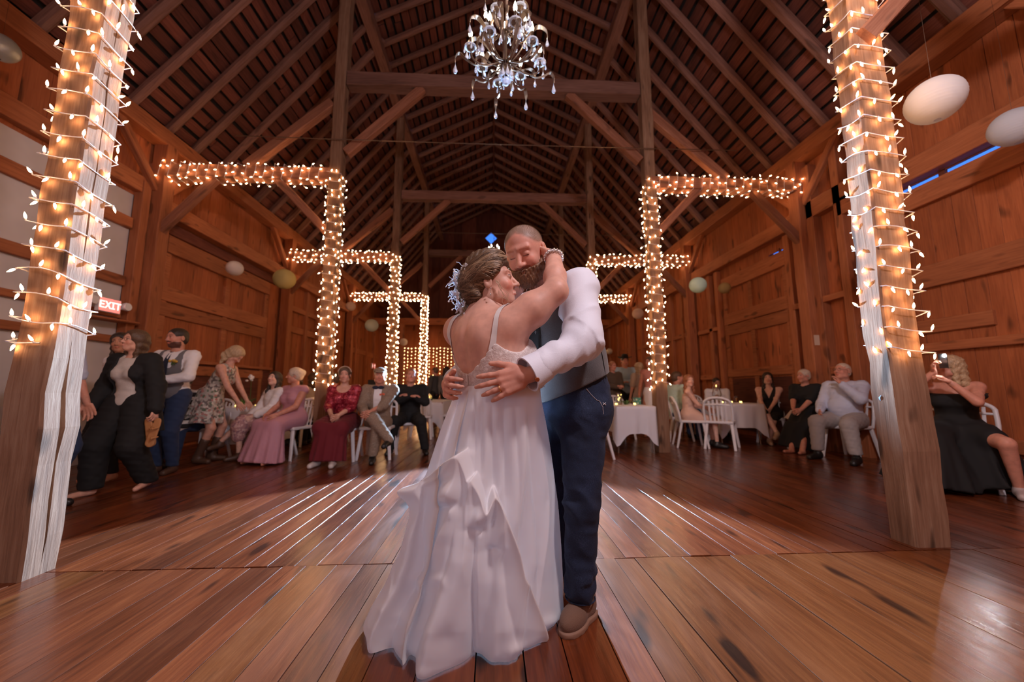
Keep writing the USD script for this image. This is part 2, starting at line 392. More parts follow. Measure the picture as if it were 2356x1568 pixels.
rail(wr, 1, 10.2, 14.4, 3.92, 4.18, .2, 'girt'); rail(wr, 1, 10.2, 14.4, 2.5, 2.62, .08); rail(wr, 1, 10.2, 14.4, 1.3, 1.42, .08)
for y in (10.7, 11.4, 12.2, 13.0, 13.8): stud(wr, 1, y, y+.13, 0, 3.92, .1)
rail(wr, 1, 14.8, 18.8, 3.92, 4.18, .2, 'girt'); rail(wr, 1, 14.8, 18.8, 2.5, 2.7, .06)
for y in (15.5, 16.6, 17.8): stud(wr, 1, y, y+.13, 0, 3.92, .1)

# eave plates
for sx, w in ((-1, wl), (1, wr)):
    for a, b in ((-1.5, 4.5), (4.5, 10.3), (10.3, 19.0)):
        obj('eave_plate', timber((sx*(HW-.14), a, 5.16), (sx*(HW-.14), b, 5.16), .26, .26, n=10, wob=.006), M['walltrim'], w)

# far gable wall with a loft and a diamond window
wb = thing('wall_back', 'dark far gable wall with a loft front and small diamond window', 'wall', kind='structure')
YB = 18.95
def gable(x): x = abs(x); return 5.3+1.22*(HW-x) if x > 2.63 else 9.0+.52*(2.63-x)
e = edge_list(-HW, HW, .3, .42, 51)
DX, DZ, DR = -.12, 8.80, .34
for a, b in zip(e[:-1], e[1:]):
    for z0, z1 in ((0, 4.2), (4.2, 11)):
        zt = [min(z1, gable(a)+.12), min(z1, gable(b)+.12)]
        if abs((a+b)/2-DX) < .6 and z0 > 1: continue
        vv = [(a+.003, YB, z0), (b-.003, YB, z0), (b-.003, YB, zt[1]), (a+.003, YB, zt[0])]
        vv = np.array(vv+[(x, y+.03, z) for x, y, z in vv])
        ff = [[0, 1, 2, 3], [5, 4, 7, 6], [0, 4, 5, 1], [1, 5, 6, 2], [2, 6, 7, 3], [3, 7, 4, 0]]
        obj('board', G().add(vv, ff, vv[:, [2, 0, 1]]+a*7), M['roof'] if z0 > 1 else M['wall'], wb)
# boards round the diamond: four triangular-cut pieces
x0 = max(x for x in e if x <= DX-.45); x1 = min(x for x in e if x >= DX+.45)
for a, b in zip(e[:-1], e[1:]):
    if abs((a+b)/2-DX) < .6: x0, x1 = min(x0, a), max(x1, b)
def poly_slab(name, pts, par, m, t=.03):
    pts = np.array(pts, float); n = len(pts)
    vv = np.vstack([np.column_stack([pts[:, 0], np.full(n, YB), pts[:, 1]]), np.column_stack([pts[:, 0], np.full(n, YB+t), pts[:, 1]])])
    ff = [[0, k, k+1] for k in range(1, n-1)]+[[n, n+k+1, n+k] for k in range(1, n-1)]
    for k in range(n): ff += [[k, n+k, n+(k+1) % n], [k, n+(k+1) % n, (k+1) % n]]
    obj(name, G().add(vv, ff, vv[:, [2, 0, 1]]), m, par)
zt = gable(0)+.3
poly_slab('board', [(x0, 4.2), (x1, 4.2), (x1, DZ), (DX+DR, DZ), (DX, DZ-DR), (DX-DR, DZ), (x0, DZ)][:7] and [(x0, 4.2), (DX, 4.2), (DX, DZ-DR), (DX-DR, DZ), (x0, DZ)], wb, M['roof'])
poly_slab('board', [(DX, 4.2), (x1, 4.2), (x1, DZ), (DX+DR, DZ), (DX, DZ-DR)], wb, M['roof'])
poly_slab('board', [(x0, DZ), (DX-DR, DZ), (DX, DZ+DR), (DX, zt), (x0, zt)], wb, M['roof'])
poly_slab('board', [(DX, DZ+DR), (DX+DR, DZ), (x1, DZ), (x1, zt), (DX, zt)], wb, M['roof'])
M['pane'] = mat('window_pane', {'t': ('transparent_bsdf', {'color': (1, 1, 1)}), 'g': ('glossy_bsdf', {'roughness': .05, 'color': (.8, .8, .8)}), 'f': ('fresnel', {'IOR': 1.45}), 'x': ('mix_closure', {})},
                [('f.fac', 'x.fac'), ('t.BSDF', 'x.closure1'), ('g.BSDF', 'x.closure2')], 'x.closure')
win = thing('window_1', 'small diamond window of dusk sky high in the far gable', 'window', kind='structure')
g = G()
for k in range(4):
    a, b = [np.array([DX+DR*math.cos(t), YB-.02, DZ+DR*math.sin(t)]) for t in (k*math.pi/2, (k+1)*math.pi/2)]
    timber(a, b, .05, .05, up=(0, 1, 0), g=g, ch=.005)
obj('window_frame', g, M['roof'], win)
obj('pane', bx((-.24, -.003, -.24), (.24, .003, .24), ch=0), M['pane'], win)
UsdGeom.Xformable(stage.GetPrimAtPath(str(win.GetPath())+'/pane')).AddTransformOp().Set(Gf.Matrix4d().SetRotate(Gf.Rotation(Gf.Vec3d(0, 1, 0), 45))*Gf.Matrix4d().SetTranslate(Gf.Vec3d(DX, YB+.01, DZ)))
obj('wall_skin', bx((-HW-.2, YB+.06, 0), (DX-.36, YB+.1, 10.8), ch=0), M['dark'], wb); obj('wall_skin', bx((DX+.36, YB+.06, 0), (HW+.2, YB+.1, 10.8), ch=0), M['dark'], wb)
obj('wall_skin', bx((DX-.36, YB+.06, 0), (DX+.36, YB+.1, DZ-.36), ch=0), M['dark'], wb); obj('wall_skin', bx((DX-.36, YB+.06, DZ+.36), (DX+.36, YB+.1, 10.8), ch=0), M['dark'], wb)
# side skins outside the boards, so that no daylight leaks through the joints except at the slits
obj('wall_skin', bx((-HW-.09, BACK, -.1), (-HW-.05, 19.0, 5.3), ch=0), M['dark'], wl)
for y0, y1, z0, z1 in ((BACK, 19., -.1, 3.6), (BACK, 19., 3.76, 5.3), (BACK, 2.6, 3.6, 3.76), (4.74, 6.72, 3.6, 3.76), (7.22, 19., 3.6, 3.76)):
    obj('wall_skin', bx((HW+.05, y0, z0), (HW+.09, y1, z1), ch=0), M['dark'], wr)
# loft front
obj('loft_beam', timber((-HW, 17.6, 4.15), (HW, 17.6, 4.15), .25, .28, n=6, wob=.004), M['wall'], wb)
obj('loft_deck', bx((-HW, 17.6, 4.26), (HW, YB, 4.31), along=0), M['roof'], wb)
for x in (-4.2, -1.4, 1.4, 4.2): obj('loft_post', timber((x, 17.6, 0), (x, 17.6, 4.05), .2, .2, n=4, wob=.004), M['walltrim'], wb)

# behind the camera, out of frame: plain end wall that closes the hall
wf = thing('wall_front', 'plain board end wall behind the viewer', 'wall', kind='structure')
vv = np.array([(x, y, z) for y in (BACK-.05, BACK) for x, z in ((-HW-.1, -.1), (HW+.1, -.1), (HW+.1, 5.3), (2.63, 9.1), (0, 10.5), (-2.63, 9.1), (-HW-.1, 5.3))])
ff = [[0, k, k+1] for k in range(1, 6)]+[[7, 7+k+1, 7+k] for k in range(1, 6)]
obj('board', G().add(vv, ff, vv[:, [2, 0, 1]]), M['wall'], wf)

# roof: lower and upper slopes with boards, rafters and a dark shingle skin
for sx, nm in ((-1, 'left'), (1, 'right')):
    cl = thing(f'ceiling_{nm}', f'dark board roof slope with round rafters on the {nm} side', 'ceiling', kind='structure')
    rng = np.random.default_rng(60+sx)
    A, B, C = np.array([sx*(HW+.35), 4.9]), np.array([sx*2.63, 8.985+.09]), np.array([0, 10.35+.09])
    for (P0, P1, nb) in ((A, B, 24), (B, C, 15)):
        d = P1-P0; Ls = np.linalg.norm(d); d = d/Ls; nrm = np.array([-d[1]*sx, d[0]*sx])
        if nrm[1] > 0: nrm = -nrm                            # nrm points down into the hall
        pitch = Ls/nb
        skin0, skin1 = P0-nrm*.07, P1-nrm*.07
        vv = np.array([(p[0], y, p[1]) for y in (BACK-.1, 19.1) for p in (skin0, skin1, skin1-nrm*.03, skin0-nrm*.03)])
        ff = [[0, 1, 2, 3], [4, 7, 6, 5], [0, 4, 5, 1], [1, 5, 6, 2], [2, 6, 7, 3], [3, 7, 4, 0]]
        obj('shingles', G().add(vv, ff), M['dark'], cl)
        back = G()
        for k in range(nb):
            c0 = P0+d*pitch*(k+.5)
            ys = [BACK, -.9+rng.uniform(-.5, .5)]
            while ys[-1] < 18.0: ys.append(min(ys[-1]+rng.uniform(3.2, 5.2), 19.0))
            if ys[-1] < 19: ys.append(19.0)
            for y0, y1 in zip(ys[:-1], ys[1:]):
                w = pitch-rng.uniform(.025, .07); c = c0+d*rng.uniform(-.012, .012)-nrm*rng.uniform(0, .012)
                gg = timber((c[0], y0+.01, c[1]), (c[0], y1-.01, c[1]), w, .022, up=(-nrm[0], 0, -nrm[1]), ch=0, rng=rng)
                if y1 < 0: back.v += gg.v; back.f += [gg.f[0]+back.n]; back.g += gg.g; back.c += gg.c; back.n += gg.n
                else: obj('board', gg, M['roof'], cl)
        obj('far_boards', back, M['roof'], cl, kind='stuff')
        for y in np.arange(-.55, 18.9, .612):
            if y < .2 and P0 is A and False: continue
            r = .062 if P0 is A else .055
            y += rng.uniform(-.04, .04)
            q0, q1 = P0+nrm*.085, P1+nrm*.085
            gg = timber((q0[0], y, q0[1]), (q1[0], y+rng.uniform(-.03, .03), q1[1]), .125*rng.uniform(.85, 1.15), .13, up=(nrm[0], 0, nrm[1]), ch=.032, n=5, wob=.005, rng=rng)
            obj('rafter', gg, M['rafter'], cl)
    obj('purlin', timber((sx*2.66, BACK, 8.80), (sx*2.66, 19.0, 8.80), .22, .24, n=16, wob=.006), M['rafter'], cl)
ridge = stage.GetPrimAtPath('/World/ceiling_left')
obj('ridge_board', bx((-.025, BACK, 10.16), (.025, 19.0, 10.42), along=1), M['roof'], ridge)

# ------------------------------------------------------------------ timber frames
POST_W = .20
fr_label = ['hewn timber frame whose two big posts flank the dancing couple, wound with fairy lights',
            'timber frame of the second bay, with the tie beam behind the nearest chandelier',
            'timber frame of the third bay, seen beyond the second tie beam',
            'timber frame of the fourth bay, smaller, before the light curtain', 'last timber frame against the far gable']
def hewn(p0, p1, w, d, n=26, wob=.005, seed=0, crack=None, flare=None):
    """a hewn post: bevelled section with a drying crack in one face, wavering edges"""
    r = np.random.default_rng(seed); a, b = w/2, d/2
    sec = [(-a+.012, -b), (a-.012, -b), (a, -b+.012), (a, b-.012), (a-.012, b), (-a+.012, b), (-a, b-.012), (-a, -b+.012)]
    if crack:                                              # crack = (side, position): a V groove in that x face
        s, q = crack; gx, k = s*a, .0036
        grv = [(gx, q-k), (gx-s*.045, q), (gx, q+k)]
        sec = sec[:3]+(grv if s > 0 else [])+sec[3:7]+([(gx, q+k), (gx-s*.045, q), (gx, q-k)] if s < 0 else [])+sec[7:]
    sec = np.array(sec); K = len(sec); V, GR, F = [], [], []
    p0, p1 = np.asarray(p0, float), np.asarray(p1, float); wv = np.cumsum(r.normal(0, .0018, (n+1, 2)), 0); off = r.random(3)*9
    for i in range(n+1):
        t = i/n; c = p0+(p1-p0)*t; s2 = sec.copy()
        nz = r.normal(0, wob, 4)
        s2[:, 0] += np.where(sec[:, 0] > 0, nz[0], nz[1]); s2[:, 1] += np.where(sec[:, 1] > 0, nz[2], nz[3])
        if flare: s2 = flare(t*np.linalg.norm(p1-p0), s2)
        s2 = s2+wv[i]*np.sin(np.pi*min(1, 3*t))
        V.append(np.column_stack([c[0]+s2[:, 0], c[1]+s2[:, 1], np.full(K, c[2])])); GR.append(np.column_stack([np.full(K, c[2]), s2])+off)
    for i in range(n):
        for k in range(K): F.append([i*K+k, i*K+(k+1) % K, (i+1)*K+(k+1) % K, (i+1)*K+k])
    F = [[q[0], q[1], q[2]] for q in F]+[[q[0], q[2], q[3]] for q in F]
    for k in range(1, K-1): F += [[0, k+1, k], [n*K, n*K+k, n*K+k+1]]
    return G().add(np.vstack(V), F, np.vstack(GR))

FRAMES = []
for i, y in enumerate(BENT[:4]):
    fr = thing('timber_frame', fr_label[i], 'timber frame'); FRAMES.append(fr)
    for sx in (-1, 1):
        if i == 0:
            if sx < 0: obj('post', hewn((-2.59, 2.36, 0), (-2.62, 2.36, 8.7), .21, .19, 44, .006, 3, crack=(1, .0)), M['post'], fr)
            else: obj('post', hewn((2.80, 2.50, 0), (2.85, 2.50, 8.7), .25, .17, 44, .005, 4, crack=None), M['post'], fr)
        else:
            obj('post', hewn((sx*(2.61+.095)+.04, y+.1, 0), (sx*(2.61+.095)+.04, y+.1, 8.7), .19, .2, 24, .004, 10*i+sx, crack=(-sx, .02)), M['post'], fr)
        obj('side_beam', timber((sx*2.75, y+.1, 4.595), (sx*(HW-.02), y+.1, 4.595), .21, .21, n=8, wob=.006), M['beam'], fr)
        obj('wall_post', timber((sx*(HW-.17), y+.1, 0), (sx*(HW-.17), y+.1, 5.05), .22, .22, n=12, wob=.005, up=(0, 1, 0)), M['walltrim'], fr)
        cx = .04
        if i > 0: obj('brace', timber((cx+sx*2.56, y+.09, 5.02), (cx+sx*1.30, y+.09, 6.27), .13, .15, n=4, wob=.003), M['beam'], fr)
        obj('brace', timber((sx*2.80, y+.09, 5.95), (sx*4.15, y+.09, 4.72), .13, .16, n=4, wob=.003), M['beam'], fr)
        obj('brace', timber((sx*2.78, y+.09, 3.62), (sx*3.62, y+.09, 4.50), .11, .13, n=4, wob=.003), M['beam'], fr)
        obj('brace', timber((sx*5.45, y+.09, 3.55), (sx*4.62, y+.09, 4.50), .11, .13, n=4, wob=.003), M['beam'], fr)
    obj('tie_beam', timber((-2.55, y+.1, 6.38), (2.63, y+.1, 6.38), .22, .25, n=14, wob=.006), M['rafter'], fr)
# braces along the walls, from wall posts up to the eave plate
for sx in (-1, 1):
    par = wl if sx < 0 else wr
    for y in BENT[:4]:
        for s in (-1, 1):
            obj('brace', timber((sx*(HW-.15), y+.1+s*.08, 4.25), (sx*(HW-.15), y+.1+s*.85, 5.08), .10, .12, n=2), M['walltrim'], par)
# ------------------------------------------------------------------ fairy lights
def helix_path(c0, c1, w, d, pitch, up, seed, phase=0, n=4, lift=.012, sag=.010):
    """a wire wound round a rectangular timber from c0 to c1; corners of the section are followed"""
    r = np.random.default_rng(seed); c0, c1 = np.asarray(c0, float), np.asarray(c1, float)
    dd, s, u = frame(c1-c0, up); L = np.linalg.norm(c1-c0); a, b = w/2+lift, d/2+lift
    corners = np.array([[-a, -b], [a, -b], [a, b], [-a, b]]); pts = []
    turns = L/pitch; k = 0; per = []
    while True:
        i = k % 4; t = (k/4)/turns
        if t > 1: break
        q0, q1 = corners[i], corners[(i+1) % 4]
        jit = r.normal(0, .012)
        for j in range(n):
            f = j/n; tt = min((k+f)/4/turns, 1.0); q = q0+(q1-q0)*f
            z = tt*L+math.sin(f*math.pi)*(jit+sag*0)
            pts.append(c0+dd*z+s*q[0]+u*q[1])
        k += 1
    return np.array(pts), dd

def bulb_mesh(p, d, size=1.0, seg=6):
    d = np.asarray(d, float)/np.linalg.norm(d); _, s, u = frame(d)
    prof = [(.0030, .0), (.0052, .004), (.0058, .012), (.0042, .021), (.0008, .030)] if seg > 4 else [(.003, 0), (.0075, .012), (.001, .028)]
    a = np.arange(seg)*2*np.pi/seg; V = []
    for r, z in prof: V.append(np.asarray(p)+d*z*size+r*size*(np.cos(a)[:, None]*s+np.sin(a)[:, None]*u))
    V = np.vstack(V); F = []
    for i in range(len(prof)-1):
        for k in range(seg):
            q = [i*seg+k, i*seg+(k+1) % seg, (i+1)*seg+(k+1) % seg, (i+1)*seg+k]; F += [[q[0], q[1], q[2]], [q[0], q[2], q[3]]]
    return V, F

def light_string(label, paths, every, group=None, size=1.0, parts=True, mat_='bulb', center=None, seed=1, wire_r=.0028, extra=None):
    st = thing('light_string', label, 'string lights', group=group)
    r = np.random.default_rng(seed); wire, sock, far = G(), G(), G()
    for pts, ax, ctr in paths:
        tube(pts, wire_r, 5 if parts else 4, g=wire)
        seg = np.linalg.norm(np.diff(pts, axis=0), axis=1); cum = np.r_[0, np.cumsum(seg)]
        sgn = 1
        for q in np.arange(every*.4, cum[-1], every):
            q += r.uniform(-.25, .25)*every; q = np.clip(q, 0, cum[-1])
            i = min(np.searchsorted(cum, q), len(pts)-1); i = max(i, 1); f = (q-cum[i-1])/max(seg[i-1], 1e-6)
            p = pts[i-1]+(pts[i]-pts[i-1])*f; tan = (pts[i]-pts[i-1])/max(seg[i-1], 1e-6)
            out = p-ctr(p); out -= ax*(out@ax); out /= np.linalg.norm(out)+1e-9
            d = ax*sgn*r.uniform(.6, 1)+out*r.uniform(.0, .5)+tan*r.uniform(-.5, .5); d /= np.linalg.norm(d); sgn = -sgn if r.random() < .8 else sgn
            p = p+out*.004
            if parts:
                tube([p, p+d*.011*size], [.0042*size, .0036*size], 6, g=sock)
                obj('bulb', (lambda vf: G().add(*vf))(bulb_mesh(p+d*.010*size, d, size)), M[mat_], st, primvars=False)
            else: far.add(*bulb_mesh(p+d*.006, d, size, 4))
    obj('wire', wire, M['wire'], st, smooth=True, primvars=False)
    if parts: obj('sockets', sock, M['socket'], st, kind='stuff', primvars=False)
    else: obj('bulbs', far, M[mat_], st, kind='stuff', primvars=False)
    return st

def axis_ctr(c0, c1):
    c0 = np.asarray(c0, float); d = np.asarray(c1, float)-c0; d /= np.linalg.norm(d)
    return lambda p: c0+d*((p-c0)@d)
def post_path(x, y, z0, z1, w, d, pitch, seed):
    pts, ax = helix_path((x, y, z1), (x, y, z0), w, d, pitch, (0, 1, 0), seed)
    pts = pts.copy()
    return pts, np.array([0, 0, 1.]), axis_ctr((x, y, 0), (x, y, 1))
def beam_path(x0, x1, y, z, w, h, pitch, seed):
    pts, ax = helix_path((x0, y, z), (x1, y, z), w, h, pitch, (0, 0, 1), seed)
    return pts, np.array([1., 0, 0]), axis_ctr((x0, y, z), (x1, y, z))

light_string('white fairy light string wound round the cracked pale post at the far left', [post_path(-2.606, 2.36, 1.27, 4.4, .22, .20, .142, 11)], .112, size=1.25, seed=21, wire_r=.0036)
light_string('white fairy light string wound round the big post beside the seated woman with the phone', [post_path(2.825, 2.50, 1.17, 4.4, .26, .18, .142, 12)], .112, size=1.25, seed=22, wire_r=.0036)
for i, nm in ((1, 'second'), (2, 'third'), (3, 'fourth')):
    y = BENT[i]+.1
    for sx in (-1, 1):
        side = 'tweed suit side' if sx < 0 else 'mint lantern side'
        light_string(f'fairy light string on the {nm} timber frame post, {side}',
                     [post_path(sx*2.705+.04, y, {1: 1.02, 2: .72, 3: .3}[i] if sx < 0 else {1: 1.0, 2: 1.1, 3: 1.0}[i], 4.62, .21, .22, .145, 30+i*2+sx)], .125 if i < 3 else .105, size=1.1 if i == 1 else 1.3, parts=i == 1, mat_='bulb' if i == 1 else 'bulbfar', seed=40+i*2+sx)
        light_string(f'fairy light string on the {nm} timber frame side beam, {side}',
                     [beam_path(sx*2.80+.04, sx*5.52, y, 4.595, .235, .235, .15, 50+i*2+sx)], .135 if i < 3 else .12, size=1.1 if i == 1 else 1.3, parts=i == 1, mat_='bulb' if i == 1 else 'bulbfar', seed=60+i*2+sx)
# curtain of lights before the far wall
cw = thing('light_curtain', 'curtain of warm fairy lights hanging at the far end under the loft', 'string lights')
g, wv = G(), G(); r = np.random.default_rng(5)
for x in np.arange(-4.55, -1.2, .17):
    z = 2.98+r.uniform(-.02, .04); xs = x+r.uniform(-.02, .02)
    tube([(xs, 18.3, z), (xs, 18.3, .55)], .002, 4, g=wv)
    while z > .6:
        g.add(*bulb_mesh((xs+r.uniform(-.01, .01), 18.28, z), (0, -.3, -1), 1.25, 4)); z -= r.uniform(.13, .19)
tube([(-4.7, 18.3, 3.0), (-1.1, 18.3, 3.0)], .006, 5, g=wv)
obj('bulbs', g, mat('bulb_curtain', {'e': ('emission', {'color': (1.0, .55, .22), 'strength': BULB*.45})}, [], 'e.emission'), cw, kind='stuff', primvars=False); obj('wires', wv, M['wire'], cw, kind='stuff', primvars=False)

# ------------------------------------------------------------------ chandeliers
M['iron'] = mat('bronze_iron', {'p': ('principled_bsdf', {'base_color': (.17, .11, .075), 'metallic': .85, 'roughness': .34})}, [])
M['leafm'] = mat('gilded_leaf', {'p': ('principled_bsdf', {'base_color': (.26, .18, .13), 'metallic': .75, 'roughness': .3})}, [])
M['crystal'] = mat('crystal', {'p': ('principled_bsdf', {'base_color': (.80, .88, 1), 'roughness': .06, 'ior': 1.6, 'transmission_weight': .45, 'specular_ior_level': .9})}, [])
M['flame'] = mat('candle_bulb', {'e': ('emission', {'color': (1.0, .80, .58), 'strength': 26.0})}, [], 'e.emission')
M['candle'] = plain('candle_sleeve', (.10, .08, .07), .5)
def strip(pts, widths, side, th=.004):
    """a curved leaf: a strip with width along pts, side the width direction, thickened"""
    p = np.asarray(pts, float); n = len(p); t = np.gradient(p, axis=0); t /= np.linalg.norm(t, axis=1, keepdims=True)
    s = np.broadcast_to(np.asarray(side, float), p.shape); nn = np.cross(t, s); nn /= np.linalg.norm(nn, axis=1, keepdims=True)
    w = np.asarray(widths, float)[:, None]/2
    V = np.vstack([p-s*w+nn*th, p+nn*th*2.2, p+s*w+nn*th, p-s*w-nn*th*.2, p+nn*th, p+s*w-nn*th*.2]); F = []
    for i in range(n-1):
        for a, b in ((0, 1), (1, 2), (4, 3), (5, 4), (2, 5), (3, 0)):
            F.append([a*n+i, b*n+i, b*n+i+1, a*n+i+1])
    return V, np.array(F)
def drop(p, L, r, seg=7):
    return lathe([(.0008, 0), (.0025, -.2*L), (r*.8, -.62*L), (r, -.8*L), (r*.6, -.95*L), (.0008, -L)], p, seg)
def chandelier(loc, label):
    ch = thing('chandelier', label, 'chandelier', loc=loc)
    g = lathe([(.004, .10), (.012, .11), (.02, .16), (.009, .2), (.008, .45), (.016, .5), (.008, .55), (.007, 1.0), (.014, 1.03), (.004, 1.06)], seg=10)
    obj('stem', g, M['iron'], ch, smooth=40, primvars=False)
    obj('cord', tube([(0, 0, 1.05), (0, 0, 10.2-loc[2])], .005, 6), M['iron'], ch, primvars=False)
    obj('crystal_ball', lathe([(.001, .0), (.02, .006), (.033, .028), (.033, .045), (.02, .066), (.001, .072)], seg=8), M['crystal'], ch, primvars=False)
    tiers = [(8, .30, .16, .34, .2), (5, .18, .46, .68, .35)]
    r = np.random.default_rng(8)
    for n, R, z0, zc, ph in tiers:
        for k in range(n):
            a = 2*math.pi*k/n+ph; e = np.array([math.cos(a), math.sin(a), 0]); s = np.array([-math.sin(a), math.cos(a), 0])
            P = lambda rr, z: e*rr+np.array([0, 0, z])
            Rk = R*(1 if k % 2 == 0 else .82); zk = zc+(0 if k % 2 == 0 else -.05)
            arm = catmull([P(.012, z0+.06), P(.30*Rk, z0+.02), P(.62*Rk, z0-.02), P(.92*Rk, z0+.02), P(Rk, z0+.10)], 5)
            obj('arm', tube(arm, .0068, 6), M['iron'], ch, smooth=True, primvars=False)
            obj('candle_cup', lathe([(.004, z0+.09), (.03, z0+.105), (.034, z0+.115), (.01, z0+.112), (.0095, z0+.21), (.001, z0+.212)], e*Rk, 10), M['iron'], ch, primvars=False)
            obj('candle_bulb', lathe([(.008, z0+.21), (.015, z0+.228), (.0165, z0+.245), (.009, z0+.275), (.0012, z0+.30)], e*Rk, 8), M['flame'], ch, primvars=False)
            # leaves: one long scroll that rises and curls over outward, one that dips from the arm end
            a2 = a+math.pi/n; e2 = np.array([math.cos(a2), math.sin(a2), 0]); s2 = np.array([-math.sin(a2), math.cos(a2), 0]); Q = lambda rr, z: e2*rr+np.array([0, 0, z])
            hh = r.uniform(.9, 1.15); R2 = R*r.uniform(.85, 1.2)
            lf = catmull([Q(.015, z0+.02), Q(.35*R2, z0+.10*hh), Q(.62*R2, z0+.24*hh), Q(.9*R2, z0+.31*hh), Q(1.12*R2, z0+.27*hh), Q(1.15*R2, z0+.21*hh)], 5)
            w = np.interp(np.linspace(0, 1, len(lf)), [0, .3, .62, .85, 1], [.008, .012, .042, .036, .008])
            obj('leaf', G().add(*strip(lf, w, s2)), M['leafm'], ch, smooth=True, primvars=False)
            obj('crystal_drop', drop(lf[-1], .085, .017), M['crystal'], ch, primvars=False)
            lf = catmull([Q(.012, z0+.05), Q(.22*R2, z0+.02), Q(.45*R2, z0+.06), Q(.70*R2, z0+.13), Q(.86*R2, z0+.12), Q(.88*R2, z0+.06)], 5); w = np.interp(np.linspace(0, 1, len(lf)), [0, .3, .62, .85, 1], [.006, .010, .03, .026, .006])
            obj('leaf', G().add(*strip(lf, w, s2)), M['leafm'], ch, smooth=True, primvars=False); obj('crystal_drop', drop(lf[-1], .07, .014), M['crystal'], ch, primvars=False)
            lf = catmull([P(.5*Rk, z0), P(.85*Rk, z0-.035), P(1.12*Rk, z0+.0), P(1.3*Rk, z0+.04), P(1.4*Rk, z0+.0), P(1.4*Rk, z0-.05)], 5)
            w = np.interp(np.linspace(0, 1, len(lf)), [0, .3, .62, .85, 1], [.006, .016, .032, .026, .006])
            obj('leaf', G().add(*strip(lf, w, s)), M['leafm'], ch, smooth=True, primvars=False)
            obj('crystal_drop', drop(lf[-1], .095, .019), M['crystal'], ch, primvars=False)
            obj('bobeche', lathe([(.012, z0+.108), (.046, z0+.113), (.052, z0+.121), (.046, z0+.117), (.012, z0+.112)], e*Rk, 12), M['crystal'], ch, primvars=False)
            for q_ in range(4): obj('crystal_drop', drop(e*Rk+np.array([.049*math.cos(q_*1.57+a), .049*math.sin(q_*1.57+a), z0+.112]), .05, .010), M['crystal'], ch, primvars=False)
    for k in range(8):
        a = k*math.pi/4+.2; obj('crystal_drop', drop((.05*math.cos(a), .05*math.sin(a), .15), .095, .018), M['crystal'], ch, primvars=False)
    return ch
chandelier(CHANDELIERS[0], 'leafy bronze chandelier with crystal drops hanging nearest, above the couple')
chandelier(CHANDELIERS[1], 'far chandelier seen small behind the two heads, before the diamond window')

# ------------------------------------------------------------------ paper lanterns
def lantern(c, D, col, label, ribs=22, sil=False):
    t = thing('paper_lantern', label, 'paper lantern', loc=c)
    R = D/2; n = ribs*3; th = np.linspace(.16, math.pi-.12, n)
    prof = [(R*math.sin(a)*(1-.012*abs(math.sin(a*ribs))), R*.94*math.cos(a)) for a in th]
    m = mat(f'lantern_paper_{len(_lan)}', {'d': ('diffuse_bsdf', {'color': col}), 't': ('translucent_bsdf', {'color': col}), 'x': ('mix_closure', {'fac': .35})}, [('d.BSDF', 'x.closure1'), ('t.BSDF', 'x.closure2')], 'x.closure') if not sil else \
        mat(f'lantern_paper_{len(_lan)}', {'p': ('principled_bsdf', {'base_color': col, 'roughness': .35, 'metallic': .3})}, [])
    _lan.append(m)
    obj('shade', lathe(prof[::-1], seg=32), m, t, smooth=True, primvars=False)
    g = G(); tube([(R*.12*math.cos(a), R*.12*math.sin(a), R*.93) for a in np.linspace(0, 2*math.pi, 13)], .002, 4, g=g, cap=False)
    obj('ring', g, M['iron'], t, primvars=False)
    x = abs(c[0]); top = (5.3+1.22*(HW-x) if x > 2.63 else 9.0+.52*(2.63-x))+.06
    obj('hanging_thread', tube([(0, 0, R*.9), (0, 0, top-c[2])], .0012, 4), M['iron'], t, primvars=False)
_lan = []
lantern((3.62, 2.67, 3.35), .37, (.78, .74, .72), 'large white paper lantern high on the right beside the wound post')
lantern((5.06, 3.15, 3.52), .36, (.70, .72, .76), 'large white paper lantern cut by the right edge of the picture')
lantern((-4.95, 3.66, 4.42), .27, (.45, .50, .50), 'silvery ribbed paper lantern at the top left corner', 12, True)
lantern((-5.08, 7.49, 3.38), .30, (.78, .72, .70), 'white paper lantern before the sliding door on the sheeted wall side')
lantern((-3.46, 6.30, 2.83), .345, (.42, .33, .13), 'golden paper lantern beside the wall post of the third frame')
lantern((-2.78, 8.74, 2.47), .30, (.66, .70, .58), 'pale green paper lantern above the man in the flat cap')
lantern((-4.46, 11.9, 3.60), .30, (.75, .58, .50), 'blush paper lantern under the far end of the fourth side beam')
lantern((-3.38, 14.45, 2.80), .29, (.72, .60, .50), 'small cream paper lantern over the light curtain')
lantern((3.72, 6.55, 2.88), .30, (.55, .72, .64), 'mint green paper lantern in front of the barn wall')
lantern((5.02, 7.8, 3.18), .25, (.44, .32, .14), 'golden paper lantern by the dark gap above the sliding door')
lantern((3.83, 9.71, 2.99), .30, (.62, .42, .30), 'peach paper lantern right of the third wound post')
lantern((4.55, 14.6, 2.48), .24, (.66, .60, .54), 'tiny cream paper lantern behind the groom vest')

